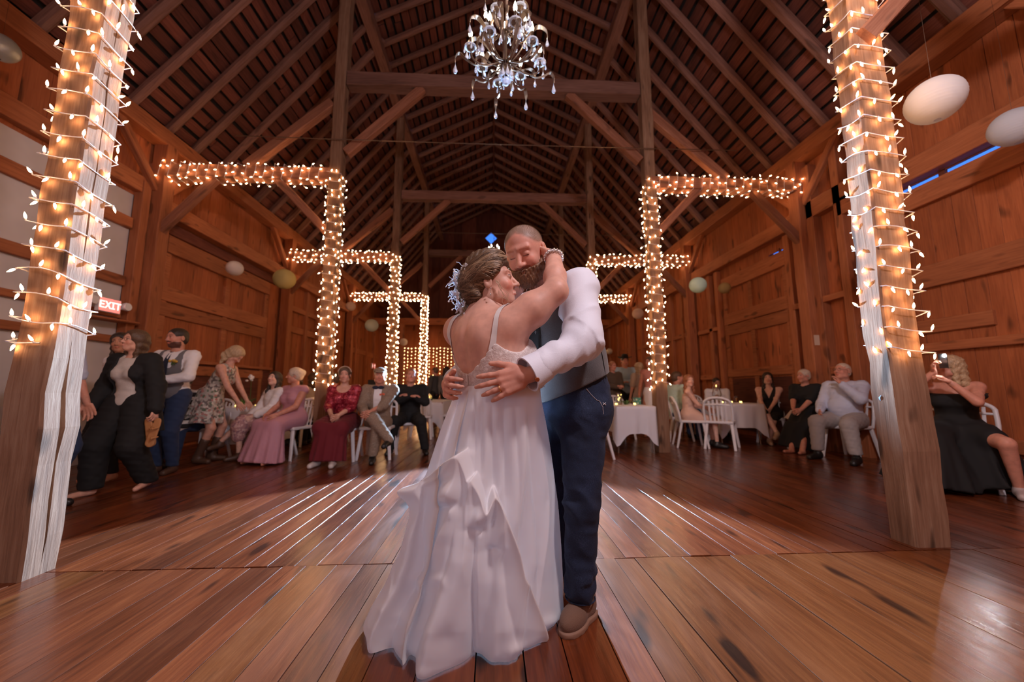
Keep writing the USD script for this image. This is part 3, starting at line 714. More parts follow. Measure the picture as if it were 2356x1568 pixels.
# ------------------------------------------------------------------ tie cables, exit signs, sticker
for y, z, i in ((6.05, 5.18, 1), (10.1, 5.3, 2)):
    g = G(); xs = np.linspace(-4.3, 4.3, 25)
    tube([(x, y, z+.02*(x/4.3)**2) for x in xs], .008, 5, g=g)
    c = obj('tie_cable', g, M['iron'], None, primvars=False)
    tag(c, 'thin steel tie cable strung across the hall between the frame posts' if i == 1 else 'second steel tie cable farther down the hall', 'cable')
M['sign'] = mat('exit_sign_glow', {'e': ('emission', {'color': (1.0, .20, .16), 'strength': 1.3})}, [], 'e.emission')
M['signred'] = mat('exit_letters', {'e': ('emission', {'color': (1.0, .62, .52), 'strength': 2.2})}, [], 'e.emission')
M['whiteplastic'] = plain('white_plastic', (.74, .72, .74), .38)
def exit_sign(loc, rotz, label, lamps=True, s=1.0):
    t = thing('exit_sign', label, 'exit sign', loc=loc, rotz=rotz)
    obj('housing', bx((-.155*s, -.03*s, -.1*s), (.155*s, .02*s, .1*s), ch=.008), M['whiteplastic'], t, primvars=False)
    obj('lit_face', bx((-.145*s, -.034*s, -.09*s), (.145*s, -.0295*s, .09*s), ch=.002), M['sign'], t, primvars=False)
    tm = meshkit.text_mesh('EXIT', .095*s, .003, bold=True); tm.apply_transform(trimesh.transformations.rotation_matrix(math.pi/2, [1, 0, 0])); b = tm.bounds.mean(0)
    tm.apply_translation([-b[0], -.036*s, -b[2]]); obj('letters', G().mesh(tm), M['signred'], t, primvars=False)
    if lamps:
        for q in (-1, 1):
            g = lathe([(.001, -.05), (.055, -.05), (.062, -.02), (.05, .03), (.02, .05), (.001, .05)], seg=14); v = g.v[0].copy(); g.v[0] = np.column_stack([v[:, 0]+q*.24, v[:, 2]-.01, v[:, 1]+.03])
            obj('emergency_lamp', g, M['whiteplastic'], t, smooth=40, primvars=False)
        obj('bracket', bx((-.26, -.01, -.02), (.26, .01, .01)), M['whiteplastic'], t, primvars=False)
exit_sign((-5.46, 5.56, 2.20), 90, 'red lit EXIT sign with two emergency lamps on the white sheeted wall')
exit_sign((-HW+.02, 18.15, 2.12), 90, 'small red lit EXIT sign far down the hall, by the light curtain', False, 1.25)
c = obj('wall_shelf', timber((-5.50, 5.30, 2.0), (-5.50, 6.0, 2.02), .22, .03), M['walltrim']); tag(c, 'narrow plank shelf under the EXIT sign with emergency lamps', 'shelf')
c = obj('paper_notice', bx((5.43, 6.088, 1.73), (5.50, 6.10, 1.89), ch=0)if False else bx((5.40, 6.072, 1.73), (5.55, 6.078, 1.90), ch=0), plain('notice_paper', (.62, .45, .33), .8)); tag(c, 'small paper notice pinned to the wall post behind the seated trio', 'notice')
# ------------------------------------------------------------------ people: bodies as one surface, clothes as children
def rotm(yaw=0, pitch=0, roll=0):
    """columns: local x (person's right), y (forward), z (up); yaw turns to the person's left, pitch nods down, roll tilts to the right"""
    y, p, r = [math.radians(a) for a in (yaw, pitch, roll)]
    Rz = np.array([[math.cos(y), -math.sin(y), 0], [math.sin(y), math.cos(y), 0], [0, 0, 1]])
    Rx = np.array([[1, 0, 0], [0, math.cos(p), math.sin(p)], [0, -math.sin(p), math.cos(p)]])
    Ry = np.array([[math.cos(r), 0, math.sin(r)], [0, 1, 0], [-math.sin(r), 0, math.cos(r)]])
    return Rz@Rx@Ry

def ik(a, c, l1, l2, pole):
    a, c, pole = [np.asarray(x, float) for x in (a, c, pole)]
    d = c-a; L = np.linalg.norm(d); d = d/max(L, 1e-6)
    if L > (l1+l2)*.995: c = a+d*(l1+l2)*.995; L = (l1+l2)*.995
    x = (l1*l1-l2*l2+L*L)/(2*L); h = math.sqrt(max(l1*l1-x*x, 0)); p = pole-d*(pole@d); p /= np.linalg.norm(p)+1e-9
    return a+d*x+p*h, c

HAIRCOL = {}
def head_sdf(q, s=1.0, fem=True, eye=.0785):
    """q: points in head coordinates (x right, y forward, z up), metres for a head 0.225 m tall"""
    q = q/s; ax = np.abs(q[..., 0]); Q = np.stack([ax, q[..., 1], q[..., 2]], -1)
    j = .0 if fem else .006
    d = sd_ell(q, (0, -.014, .036), (.074+j*.5, .096, .079))
    d = smin(d, sd_ell(q, (0, .022, -.030), (.058+j, .068, .083)), .03)
    d = smin(d, sd_ell(q, (0, .060, -.090), (.023+j, .022, .020)), .03)
    d = smin(d, sd_ell(Q, (.050+j, .005, -.068), (.016+j*.5, .035, .024)), .03)          # jaw angle
    d = smin(d, sd_ell(Q, (.036, .062, -.022), (.022, .022, .022)), .02)           # cheek
    d = smin(d, sd_cap(Q, (0, .083, .034), (.040, .070, .032), .011, .010), .014)    # brow
    d = smax(d, -sd_ell(Q, (.031, .102, .010), (.017, .016, .012)), .012)          # socket
    d = smin(d, sd_ell(Q, (.031, eye, .010), (.0135, .0130, .0125)), .002)        # eyeball
    n = smin(sd_cap(q, (0, .084, .020), (0, .106, -.020), .008, .0105), sd_ell(q, (0, .108, -.026), (.0115, .0115, .0105)), .008)
    n = smin(n, sd_ell(Q, (.012, .096, -.028), (.008, .010, .0075)), .006)
    d = smin(d, n, .010)
    d = smin(d, sd_cap(Q, (0, .0925, -.053), (.020, .079, -.056), .0055, .003), .005)
    d = smin(d, sd_cap(Q, (0, .091, -.064), (.017, .080, -.062), .0062, .003), .005)
    d = smax(d, -sd_cap(Q, (0, .099, -.0585), (.022, .086, -.0585), .0016, .001), .003)
    e = sd_ell(Q, (.079+j*.5, -.012, -.004), (.008, .019, .031)); e = smax(e, -sd_ell(Q, (.090+j*.5, -.008, -.002), (.009, .011, .018)), .004)
    return smin(d, e, .006)*s

def paint_head(q, s, look, col):
    """tint per vertex: eyes, brows, lips, beard shadow, in head coordinates"""
    q = q/s; x, y, z = q.T; ax = np.abs(x); c = np.tile([1., 1, 1], (len(q), 1))
    def put(m, t, k=1.0):
        c[m] = c[m]*(1-k)+np.asarray(t)*k
    put((ax < .055) & (y > .045) & (z < -.004) & (z > -.045) & (ax > .02), (1.08, .84, .80), .55)
    b = col.get('beard')
    if b is not None:
        k = col.get('beard_k', .85)
        m = ((z < -.046+1.1*np.maximum(0, .035-y)*0) & (y > -.005) & (z < -.012-.62*(y-.012)) ) & (z > -.118)
        put(m & (y > -.002), b, k); put((z < -.036) & (z > -.052) & (ax < .034) & (y > .07), b, k)
    put((ax < .021) & (np.abs(z+.0585) < .0105) & (y > .073), (.95, .52, .50) if b is None else (.85, .5, .47), .8)
    if col.get('smile'): put((ax < .019) & (np.abs(z+.0585) < .0042) & (y > .075), (1.25, 1.5, 1.65), .9)
    br = col.get('brow', (.35, .25, .2))
    put((np.abs(z-(.033-.10*np.maximum(0, ax-.038))) < .0042) & (ax > .012) & (ax < .050) & (y > .05), br, .75)
    de = np.linalg.norm(np.stack([ax-.031, y-.0785, z-.010], -1)/np.array([.0135, .013, .0125]), axis=1)
    if col.get('closed'):
        put((de < 1.25) & (np.abs(z-.004) < .0022) & (y > .08), (.22, .14, .12), .9)
    else:
        m = (de < 1.12) & (y > .083) & (np.abs(z-.010) < .0062)
        put(m, (1.25, 1.5, 1.7) if not col.get('squint') else (.42, .36, .33), .8)
        put(m & ((x-np.sign(x)*.031-.003*look)**2+(z-.0105)**2 < .0058**2), (.12, .09, .08), 1)
        put((de < 1.35) & (y > .078) & (np.abs(z-.0165) < .0026), (.14, .10, .09), .95)
    return c

def hand_bones(w, d, n, side, curl=25, spread=6, s=1.0, thumb=40, fing=None):
    """bones of a hand: wrist w, direction d, palm normal n; side = +1 when the thumb lies on d x n's side"""
    d = np.asarray(d, float)/np.linalg.norm(d); n = np.asarray(n, float); n = n-d*(n@d); n /= np.linalg.norm(n); t = np.cross(d, n)*side
    out = []
    for k, (off, L) in enumerate([(.030, .073), (.010, .081), (-.011, .075), (-.030, .059)]):
        base = w+d*(.088-.006*abs(k-1))*s+t*off*s
        a = math.radians(spread*(1.5-k)); dk = d*math.cos(a)+t*math.sin(a)
        cu = curl if fing is None else fing[k]
        out.append((w+d*.03*s+t*off*.75*s, base, .0135*s, .0108*s)); p = base; ang = math.radians(cu*.6)
        for f, r0, r1 in ((.45, .0098, .0088), (.31, .0088, .0080), (.24, .0080, .0064)):
            q = p+(dk*math.cos(ang)+n*math.sin(ang))*L*f*s; out.append((p, q, r0*s, r1*s)); p = q; ang += math.radians(cu)
    a = math.radians(thumb); p = w+d*.018*s+t*.022*s; q = p+(d*math.cos(a)+t*math.sin(a)*.9+n*.25)*.042*s
    out.append((p, q, .0150*s, .0120*s)); a *= .7; q2 = q+(d*math.cos(a)+t*math.sin(a)+n*.2)*.032*s; out.append((q, q2, .0112*s, .0098*s))
    a *= .7; out.append((q2, q2+(d*math.cos(a)+t*math.sin(a)+n*.15)*.025*s, .0096*s, .0075*s))
    return out

class Body:
    def __init__(s, H=1.70, fem=True, b=1.0, pose='stand', pelvis=None, lean=0, side=0, twist=0, head=(0, 0, 0), handL=None, handR=None, footL=None, footR=None, elbowL=None, elbowR=None, kneeL=None, kneeR=None,
                 belly=0, bust=.0, sh=None, palmL=None, palmR=None, hdL=None, hdR=None, curl=22, seat=.45, neckf=.02):
        k = H/1.70; s.k, s.fem, s.b, s.belly, s.bust = k, fem, b, belly, bust
        sit = pose == 'sit'
        s.P = np.array(pelvis if pelvis is not None else ((0, 0, seat+.105*b) if sit else (0, 0, .93*k)), float)
        R = rotm(0, lean, side); s.R = R; Rt = R@rotm(twist); s.Rt = Rt
        s.W = s.P+R@np.array([0, -.005, .17*k]); s.C = s.P+R@np.array([0, .0, .34*k]); s.N = s.P+R@np.array([0, -.01, .50*k]); s.S0 = s.P+R@np.array([0, -.01, .44*k])
        s.Rh = R@rotm(*head) if False else rotm(*head); s.hs = k*(1.0 if fem else 1.03)
        s.Hc = s.N+R@np.array([0, .01, .02])*k+np.array([0, neckf*k, .135*k])
        w = sh if sh else (.172 if fem else .20); w *= k
        s.shL, s.shR = s.S0+Rt@np.array([-w, 0, 0]), s.S0+Rt@np.array([w, 0, 0])
        ua, fa = .285*k, .25*k
        dl = lambda sgn: (s.P+np.array([sgn*.23*b, .20, .06])) if sit else (s.P+np.array([sgn*.26*b, .06, -.10*k]))
        s.wrL, s.wrR = np.array(handL if handL is not None else dl(-1), float), np.array(handR if handR is not None else dl(1), float)
        s.elL, s.wrL = ik(s.shL, s.wrL, ua, fa, elbowL if elbowL is not None else (-.6, -.7, -.5)); s.elR, s.wrR = ik(s.shR, s.wrR, ua, fa, elbowR if elbowR is not None else (.6, -.7, -.5))
        s.hipL, s.hipR = s.P+np.array([-.092*b*k, 0, -.03*k]), s.P+np.array([.092*b*k, 0, -.03*k])
        th, ca = .425*k, .42*k
        fd = (lambda sgn: (sgn*.13, .44*k, .085)) if sit else (lambda sgn: (s.P[0]+sgn*.10, s.P[1]*0+.0, .085))
        s.anL, s.anR = np.array(footL if footL is not None else fd(-1), float), np.array(footR if footR is not None else fd(1), float)
        s.knL, s.anL = ik(s.hipL, s.anL, th, ca, kneeL if kneeL is not None else (-.12, 1, .55 if sit else .1)); s.knR, s.anR = ik(s.hipR, s.anR, th, ca, kneeR if kneeR is not None else (.12, 1, .55 if sit else .1))
        s.toL, s.toR = [a+np.array([sg*.03, .15*k, 0])-np.array([0, 0, a[2]-.03 if a[2] < .14 else .07]) for a, sg in ((s.anL, -1), (s.anR, 1))]
        if not sit and pose != 'stand': pass
        s.hdL, s.hdR = [np.asarray(h, float) if h is not None else (w_-e_) for h, w_, e_ in ((hdL, s.wrL, s.elL), (hdR, s.wrR, s.elR))]
        s.pnL, s.pnR = np.asarray(palmL if palmL is not None else (.9, .1, -.3), float), np.asarray(palmR if palmR is not None else (-.9, .1, -.3), float)
        s.curl = curl
    def bones(s, which, o=0.0):
        k, b = s.k, s.b; ab = .5+.5*b; L = []
        if 'uarm' in which: L += [(s.shL, s.elL, .050*k*ab+o, .040*k*ab+o), (s.shR, s.elR, .050*k*ab+o, .040*k*ab+o)]
        if 'farm' in which: L += [(s.elL, s.wrL, .041*k*ab+o, .027*k*ab+o), (s.elR, s.wrR, .041*k*ab+o, .027*k*ab+o)]
        if 'thigh' in which: L += [(s.hipL, s.knL, .088*k*b+o, .058*k*ab+o), (s.hipR, s.knR, .088*k*b+o, .058*k*ab+o)]
        if 'calf' in which: L += [(s.knL, s.anL, .058*k*ab+o, .034*k*ab+o), (s.knR, s.anR, .058*k*ab+o, .034*k*ab+o)]
        return L
    def torso(s, P, o=0.0, hips=True):
        k, b = s.k, s.b; ds = []
        if hips: ds.append(sd_ell(P, s.P, (.165*k*b+o, .118*k*b+o, .125*k+o), s.R))
        ww = .118 if s.fem else .142
        ds.append(sd_ell(P, s.W, (ww*k*b+o, .095*k*b+o, .16*k+o), s.R))
        ds.append(sd_ell(P, s.C+s.Rt@np.array([0, .005, -.01]), ((.148 if s.fem else .172)*k*ab_(b)+o, .108*k*ab_(b)+o, .15*k+o), s.Rt))
        ds.append(sd_cap(P, s.shL, s.shR, .052*k*ab_(b)+o, .052*k*ab_(b)+o))
        if s.belly: ds.append(sd_ell(P, s.W+s.R@np.array([0, .06+.05*s.belly, -.04]), (.13*b+o, .10*(1+s.belly*.5)+o, .14+o), s.R))
        d = union(ds, .06*k)
        if s.bust:
            for q in (-1, 1): d = smin(d, sd_ell(P, s.C+s.Rt@np.array([q*.072*k, .085*k*ab_(b), -.035*k]), (.062*k*s.bust+o, .055*k*s.bust+o, .06*k*s.bust+o), s.Rt), .035)
        return d
    def limbs(s, P, which, o=0.0, k=.03, frac=1.0):
        ds = [sd_cap(P, a, a+(np.asarray(e)-a)*(frac if w == 0 else 1), ra, ra+(rb-ra)*(frac if w == 0 else 1)) for a, e, ra, rb, w in [(*x, 0) for x in s.bones(which, o)]]
        return union(ds, .0001) if len(ds) > 1 else ds[0]
    def pts(s): return np.array([s.P, s.C, s.N, s.shL, s.shR, s.elL, s.elR, s.wrL, s.wrR, s.knL, s.knR, s.anL, s.anR, s.toL, s.toR])
    def foot(s, P, o=0.0):
        ds = []
        for a, t in ((s.anL, s.toL), (s.anR, s.toR)):
            ds += [sd_cap(P, a+np.array([0, -.02, -.035]), t, .038+o, .030+o), sd_cap(P, a, a+np.array([0, 0, -.03]), .038+o, .04+o)]
        return union(ds, .025)
    def neck(s, P, o=0.0): return sd_cap(P, s.N-np.array([0, 0, .03]), s.Hc+s.Rh@np.array([0, -.02, -.06]), (.056 if s.fem else .064)*s.k+o, (.05 if s.fem else .058)*s.k+o)
def ab_(b): return .45+.55*b

def skin_mesh(B, col, step=.013, hstep=.0062, look=0, arms=True, legs=True, hands=True):
    def fn(P):
        d = B.torso(P)
        d = smin(d, B.neck(P), .03)
        d = smin(d, B.limbs(P, ('uarm',)), .035); d = smin(d, B.limbs(P, ('farm',)), .012)
        d = smin(d, B.limbs(P, ('thigh',)), .04); d = smin(d, B.limbs(P, ('calf',)), .015)
        return smin(d, B.foot(P, -.004), .02)
    lo, hi = sdf_bounds(B.pts(), .19); lo[2] = max(lo[2], -.002)
    v, f = sdf_mesh(fn, lo, hi, step, 1); g = G().add(v, f)
    hf = lambda P: smin(head_sdf((P-B.Hc)@B.Rh, B.hs, B.fem), B.neck(P, .0005), .02)
    v, f = sdf_mesh(hf, B.Hc-np.array([.14, .15, .165])*B.hs, B.Hc+np.array([.14, .15, .15])*B.hs, hstep, 1)
    g.add(v, f, c=paint_head((v-B.Hc)@B.Rh, B.hs, look, col))
    if hands:
        for w, d, n, sd in ((B.wrL, B.hdL, B.pnL, 1), (B.wrR, B.hdR, B.pnR, -1)):
            hb = hand_bones(w, d, n, sd, B.curl, s=B.k*(1 if B.fem else 1.08)); e = np.array([p for x in hb for p in x[:2]])
            fn2 = lambda P: union([union([sd_cap(P, *x) for x in hb[i:i+4]], .006) for i in range(0, 16, 4)]+[union([sd_cap(P, *x) for x in hb[16:]], .008)]+[sd_cap(P, w-d/np.linalg.norm(d)*.02, w+d/np.linalg.norm(d)*.02, .027*B.k, .024*B.k)], .005)
            v, f = sdf_mesh(fn2, *sdf_bounds(np.vstack([e, [w]]), .035), hstep*.9, 1); g.add(v, f)
    return g

def hair_mesh(B, style, step=.009):
    s = B.hs; lenb = {'bald': 0, 'short': 0, 'long': .30, 'bob': .14, 'shoulder': .22, 'curly': .2, 'updo': 0, 'fringe': .26}[style]
    def fn(P):
        q = (P-B.Hc)@B.Rh/s; ax = np.abs(q[:, 0]); Q = np.stack([ax, q[:, 1], q[:, 2]], -1)
        th = {'short': .006, 'bald': .002}.get(style, .016)
        d = sd_ell(q, (0, -.018, .038), (.076+th, .098+th, .080+th))
        d = smin(d, sd_ell(q, (0, -.05, -.02), (.068+th*.6, .06+th*.6, .06)), .03)
        face = sd_ell(q, (0, .085, -.035), (.060, .062, .098)) if style not in ('fringe',) else sd_ell(q, (0, .09, -.055), (.055, .06, .085))
        d = smax(d, -face, .012)
        d = smax(d, -sd_ell(Q, (.085, .012, -.03), (.022, .03, .05)), .01) if style in ('short', 'updo', 'bald') else d
        d = smax(d, q[:, 1]-.078, .02)
        if lenb:
            wv = .006*np.sin(q[:, 2]*90+q[:, 0]*40)
            L = sd_cap(Q, (.062, -.015, .01), (.075, -.005, -lenb), .026, .030)
            L = smin(L, sd_cap(Q, (.03, -.075, .0), (.04, -.085, -lenb), .045, .045), .04)
            d = smin(d, L+wv, .03)
        if style == 'curly': d = d+.009*np.sin(q[:, 0]*120)*np.sin(q[:, 1]*110)*np.sin(q[:, 2]*100)
        if style == 'updo': d = smin(d, sd_ell(q, (0, -.11, .05), (.05, .045, .05)), .02)
        return (d+.0018*np.sin(q[:, 0]*260+q[:, 2]*90))*s
    r = np.array([.15, .16, .14])*s
    return sdf_mesh(fn, B.Hc-r-np.array([0, 0, lenb*s*1.05]), B.Hc+r, step, 1)

def garment(B, parts, o=.014, step=.015, hips=True, zcut=None, sleeve=1.0, folds=.004, k=.03, neckhole=True, extra=None, pad=.22, topcut=None, fseed=0):
    """a garment over the named parts: 'torso','uarm','farm','thigh','calf'"""
    def fn(P):
        ds = []
        if 'torso' in parts: ds.append(B.torso(P, o, hips))
        for w, kk in (('uarm', 1.0), ('farm', 1.0), ('thigh', 1.0), ('calf', 1.0)):
            if w in parts:
                last = w == ('farm' if 'farm' in parts else 'uarm' if 'uarm' in parts else '') or w == ('calf' if 'calf' in parts else 'thigh')
                ds.append(B.limbs(P, (w,), o*1.25, frac=sleeve if (last and w in ('uarm', 'farm')) else (1.0)))
        d = union(ds, k)
        if folds: d = d+folds*(np.sin(P[:, 2]*70+P[:, 0]*35+fseed)*np.sin(P[:, 0]*48+P[:, 1]*52+1.3+fseed)+.6*np.sin(P[:, 2]*120-P[:, 1]*40))
        if extra: d = extra(P, d)
        if neckhole and 'torso' in parts: d = smax(d, -sd_cap(P, B.N-np.array([0, -.02, .0]), B.N+np.array([0, 0, .2]), .062, .07), .01)
        if zcut is not None: d = np.maximum(d, zcut-P[:, 2])
        if topcut is not None: d = np.maximum(d, (P-B.P)@B.R[:, 2]-topcut)
        return d
    lo, hi = sdf_bounds(B.pts(), pad); lo[2] = max(lo[2], -.002)
    return sdf_mesh(fn, lo, hi, step, 1)

def shoes(B, o=.006, boot=0, step=.011):
    def fn(P):
        d = B.foot(P, o)
        if boot: d = smin(d, union([sd_cap(P, a, a+(k-a)*boot, .048, .058) for a, k in ((B.anL, B.knL), (B.anR, B.knR))], .001), .02)
        return np.maximum(d, .001-P[:, 2])
    e = np.array([B.anL, B.anR, B.toL, B.toR]+([B.anL+(B.knL-B.anL)*boot, B.anR+(B.knR-B.anR)*boot] if boot else []))
    lo, hi = sdf_bounds(e, .08); return sdf_mesh(fn, lo, hi, step, 1)

def skirt_fn(a, bpt, ra, rb, flat=.8, nf=9, amp=.015, ph=0, yaw=0):
    """a flared skirt along the axis a -> bpt (distance function), elliptical by flat, with nf folds"""
    a, bpt = np.asarray(a, float), np.asarray(bpt, float); ax = bpt-a; L = np.linalg.norm(ax); ax = ax/L
    s_ = np.cross(ax, [0, 1., 0]); s_ /= np.linalg.norm(s_); u_ = np.cross(s_, ax)
    def f(P):
        q = P-a; t = q@ax; x, y = q@s_, (q@u_)/flat; th = np.arctan2(y, x); tt = np.clip(t/L, 0, 1)
        R = ra+(rb-ra)*tt**.8+amp*tt*np.sin(nf*th+ph+2*tt)+amp*.5*tt*np.sin((nf*2+1)*th+ph*2)
        d = (np.hypot(x, y)-R)*.75
        return np.maximum(d, np.maximum(-t, t-L))
    return f

def fabric(name, col, rough=.85, bump=.15, scale=60, sheen=.04, **k):
    return mat(name, {'a': ('texture_coordinate', {}), 'n': ('noise_texture', {'scale': float(scale), 'detail': 2.0}), 'b': ('bump', {'strength': bump, 'distance': .004}),
                      'p': ('principled_bsdf', {'base_color': col, 'roughness': rough, 'sheen_weight': sheen, **k})}, [('a.object', 'n.vector'), ('n.fac', 'b.height'), ('b.normal', 'p.normal')])
def pattern(name, cols, scale=28, rough=.75, kind='voronoi', detail=0.0, metal=0, bump=.2):
    nd = {'a': ('texture_coordinate', {}), 'r': ('rgb_ramp', {'ramp': cols, 'interpolate': False}), 'p': ('principled_bsdf', {'roughness': rough, 'metallic': metal}), 'b': ('bump', {'strength': bump, 'distance': .004})}
    if kind == 'voronoi':
        nd['v'] = ('voronoi_texture', {'scale': float(scale)}); nd['s'] = ('separate_color', {}); l = [('a.object', 'v.vector'), ('v.color', 's.color'), ('s.r', 'r.fac'), ('v.distance', 'b.height')]
    elif kind == 'wave':
        nd['v'] = ('wave_texture', {'bands_direction': 'z', 'scale': float(scale), 'distortion': .6}); l = [('a.object', 'v.vector'), ('v.fac', 'r.fac'), ('v.fac', 'b.height')]
    else:
        nd['v'] = ('noise_texture', {'scale': float(scale), 'detail': 3.0}); l = [('a.object', 'v.vector'), ('v.fac', 'r.fac'), ('v.fac', 'b.height')]
    return mat(name, nd, l+[('r.color', 'p.base_color'), ('b.normal', 'p.normal')])
def skin(name, col, rough=.48):
    return mat(name, {'t': ('attribute', {'attribute': 'tint'}), 'a': ('texture_coordinate', {}), 'n': ('noise_texture', {'scale': 24.0, 'detail': 3.0}),
                      'r': ('rgb_ramp', {'ramp': [(.3, tuple(c*.86 for c in col)), (.7, tuple(min(1, c*1.1) for c in col))]}), 'm': ('mix', {'mix_type': 'multiply', 'fac': 1.0}),
                      'p': ('principled_bsdf', {'roughness': rough, 'subsurface_weight': .12, 'subsurface_scale': .012, 'subsurface_radius': (1, .35, .2), 'specular_ior_level': .35})},
               [('a.object', 'n.vector'), ('n.fac', 'r.fac'), ('r.color', 'm.color1'), ('t.color', 'm.color2'), ('m.color', 'p.base_color')])
def hairmat(name, dark, light):
    return mat(name, {'a': ('texture_coordinate', {}), 'mp': ('mapping', {'scale': (60., 60., 9.)}), 'n': ('noise_texture', {'scale': 3.0, 'detail': 4.0, 'distortion': 1.0}), 'r': ('rgb_ramp', {'ramp': [(.3, dark), (.7, light)]}),
                      'b': ('bump', {'strength': .5, 'distance': .006}), 'p': ('principled_bsdf', {'roughness': .45})}, [('a.object', 'mp.vector'), ('mp.vector', 'n.vector'), ('n.fac', 'r.fac'), ('r.color', 'p.base_color'), ('n.fac', 'b.height'), ('b.normal', 'p.normal')])

SK = {'fair': skin('skin_fair', (.64, .34, .25)), 'red': skin('skin_ruddy', (.60, .27, .19)), 'tan': skin('skin_tan', (.48, .23, .14)), 'pale': skin('skin_pale', (.70, .42, .33))}
HR = {'dark': hairmat('hair_dark', (.012, .008, .006), (.045, .026, .016)), 'brown': hairmat('hair_brown', (.045, .022, .012), (.14, .075, .04)), 'blond': hairmat('hair_blond', (.30, .19, .10), (.62, .45, .28)),
      'red': hairmat('hair_red', (.20, .06, .025), (.42, .16, .07)), 'grey': hairmat('hair_pale', (.42, .32, .24), (.72, .58, .46))}
BROW = {'dark': (.12, .1, .1), 'brown': (.3, .2, .17), 'blond': (.6, .5, .42), 'red': (.55, .3, .2), 'grey': (.6, .55, .5)}
BLACK = fabric('black_cloth', (.006, .006, .007), .85, .15, 60, 0.0); WHITE = fabric('white_cloth', (.78, .75, .76), .7); JEAN = fabric('blue_denim', (.018, .034, .085), .85, .3, 120)
NAVY = fabric('navy_cloth', (.012, .016, .035)); GREYV = fabric('grey_wool', (.15, .14, .145), .85, .4, 150); LEATHER = plain('brown_leather', (.075, .035, .02), .5); SHOEB = plain('black_shoe', (.012, .011, .011), .4)
GLASSM = plain('spectacle_frame', (.03, .02, .02), .3)

def glasses(B, par):
    g = G(); s = B.hs; W_ = lambda p: B.Hc+B.Rh@(np.array(p)*s)
    for q in (-1, 1):
        tube([W_((q*.033+.022*math.cos(a), .101-.10*abs(.011*math.cos(a)), .008+.016*math.sin(a))) for a in np.linspace(0, 2*math.pi, 17)], .0016, 4, g=g, cap=False)
        tube([W_((q*.055, .098, .012)), W_((q*.078, .04, .012)), W_((q*.080, -.01, .006))], .0016, 4, g=g)
    tube([W_((-.011, .105, .01)), W_((0, .109, .013)), W_((.011, .105, .01))], .0016, 4, g=g)
    obj('glasses', g, GLASSM, par, primvars=False)

def person(label, loc, rotz, B, sk='fair', hair=('brown', 'short'), col=None, group=None, step=.014, look=0, hstep=.0062):
    t = thing('person', label, 'person', loc=loc, rotz=rotz, group=group)
    c = {'brow': BROW[hair[0]] if hair else (.4, .3, .25)}; c.update(col or {})
    obj('body', skin_mesh(B, c, step, hstep, look), SK[sk], t, smooth=True)
    if hair and hair[1] != 'none': obj('hair', hair_mesh(B, hair[1]), HR[hair[0]], t, smooth=True)
    return t
def wear(t, name, m, mat_, label=None): return obj(name, m, mat_, t, smooth=True, label=label)
# ------------------------------------------------------------------ white resin chairs and tables
def make_chair(label):
    t = thing('resin_chair', label, 'chair', loc=(0, 0, 0), group=None)
    W = M['whiteplastic']
    def fseat(P):
        q = P-np.array([0, 0, .445]); d = np.maximum(np.maximum(np.abs(q[:, 0])-(.215+.03*q[:, 1]), np.abs(q[:, 1])-.205), np.abs(q[:, 2]+.02*np.cos(q[:, 0]*7)*0)-.016)
        return d-.006
    v, f = sdf_mesh(fseat, (-.26, -.24, .40), (.26, .24, .49), .012, 2); obj('seat', (v, f), W, t, smooth=True)
    for sx in (-1, 1):
        obj('leg', timber((sx*.185, .175, .44), (sx*.235, .235, 0), .052, .040, up=(0, 1, 0), ch=.01, taper=.8), W, t)
        obj('leg', timber((sx*.185, -.165, .44), (sx*.225, -.265, 0), .052, .040, up=(0, 1, 0), ch=.01, taper=.8), W, t)
    arc = [(-.205, -.185, .44), (-.215, -.215, .62), (-.205, -.25, .76)]+[(.205*math.cos(a)*1.0, -.26-.03*math.sin(a), .76+.10*math.sin(a)) for a in np.linspace(math.pi*.93, math.pi*.07, 9)]+[(.205, -.25, .76), (.215, -.215, .62), (.205, -.185, .44)]
    obj('back_frame', tube(catmull(arc, 3), .021, 7), W, t, smooth=True)
    obj('top_rail', tube([(-.19, -.245, .735), (0, -.262, .745), (.19, -.245, .735)], .014, 6), W, t, smooth=True)
    for x in (-.12, -.06, 0, .06, .12): obj('slat', timber((x, -.195, .45), (x*1.05, -.268, .845-.02*abs(x)/.06), .030, .010, up=(0, 1, 0), ch=.003), W, t)
    return t
CH0 = None
def chair(x, y, rz, label):
    global CH0
    if CH0 is None:
        CH0 = make_chair(label); UsdGeom.XformCommonAPI(CH0)
        xf = UsdGeom.Xformable(CH0); xf.ClearXformOpOrder(); xf.AddTransformOp().Set(Gf.Matrix4d().SetRotate(Gf.Rotation(Gf.Vec3d(0, 0, 1), float(rz)))*Gf.Matrix4d().SetTranslate(Gf.Vec3d(x, y, 0)))
        tag(CH0, group='white resin chairs'); return CH0
    xf = UsdGeom.Xform.Define(stage, path_for('resin_chair')); p = xf.GetPrim()
    p.GetReferences().AddInternalReference(CH0.GetPath()); p.SetInstanceable(True)
    o = xf.GetXformOpOrderAttr(); xf.ClearXformOpOrder()
    xf.AddTransformOp(opSuffix='place').Set(Gf.Matrix4d().SetRotate(Gf.Rotation(Gf.Vec3d(0, 0, 1), float(rz)))*Gf.Matrix4d().SetTranslate(Gf.Vec3d(x, y, 0)))
    tag(p, label, 'chair', 'white resin chairs'); return p

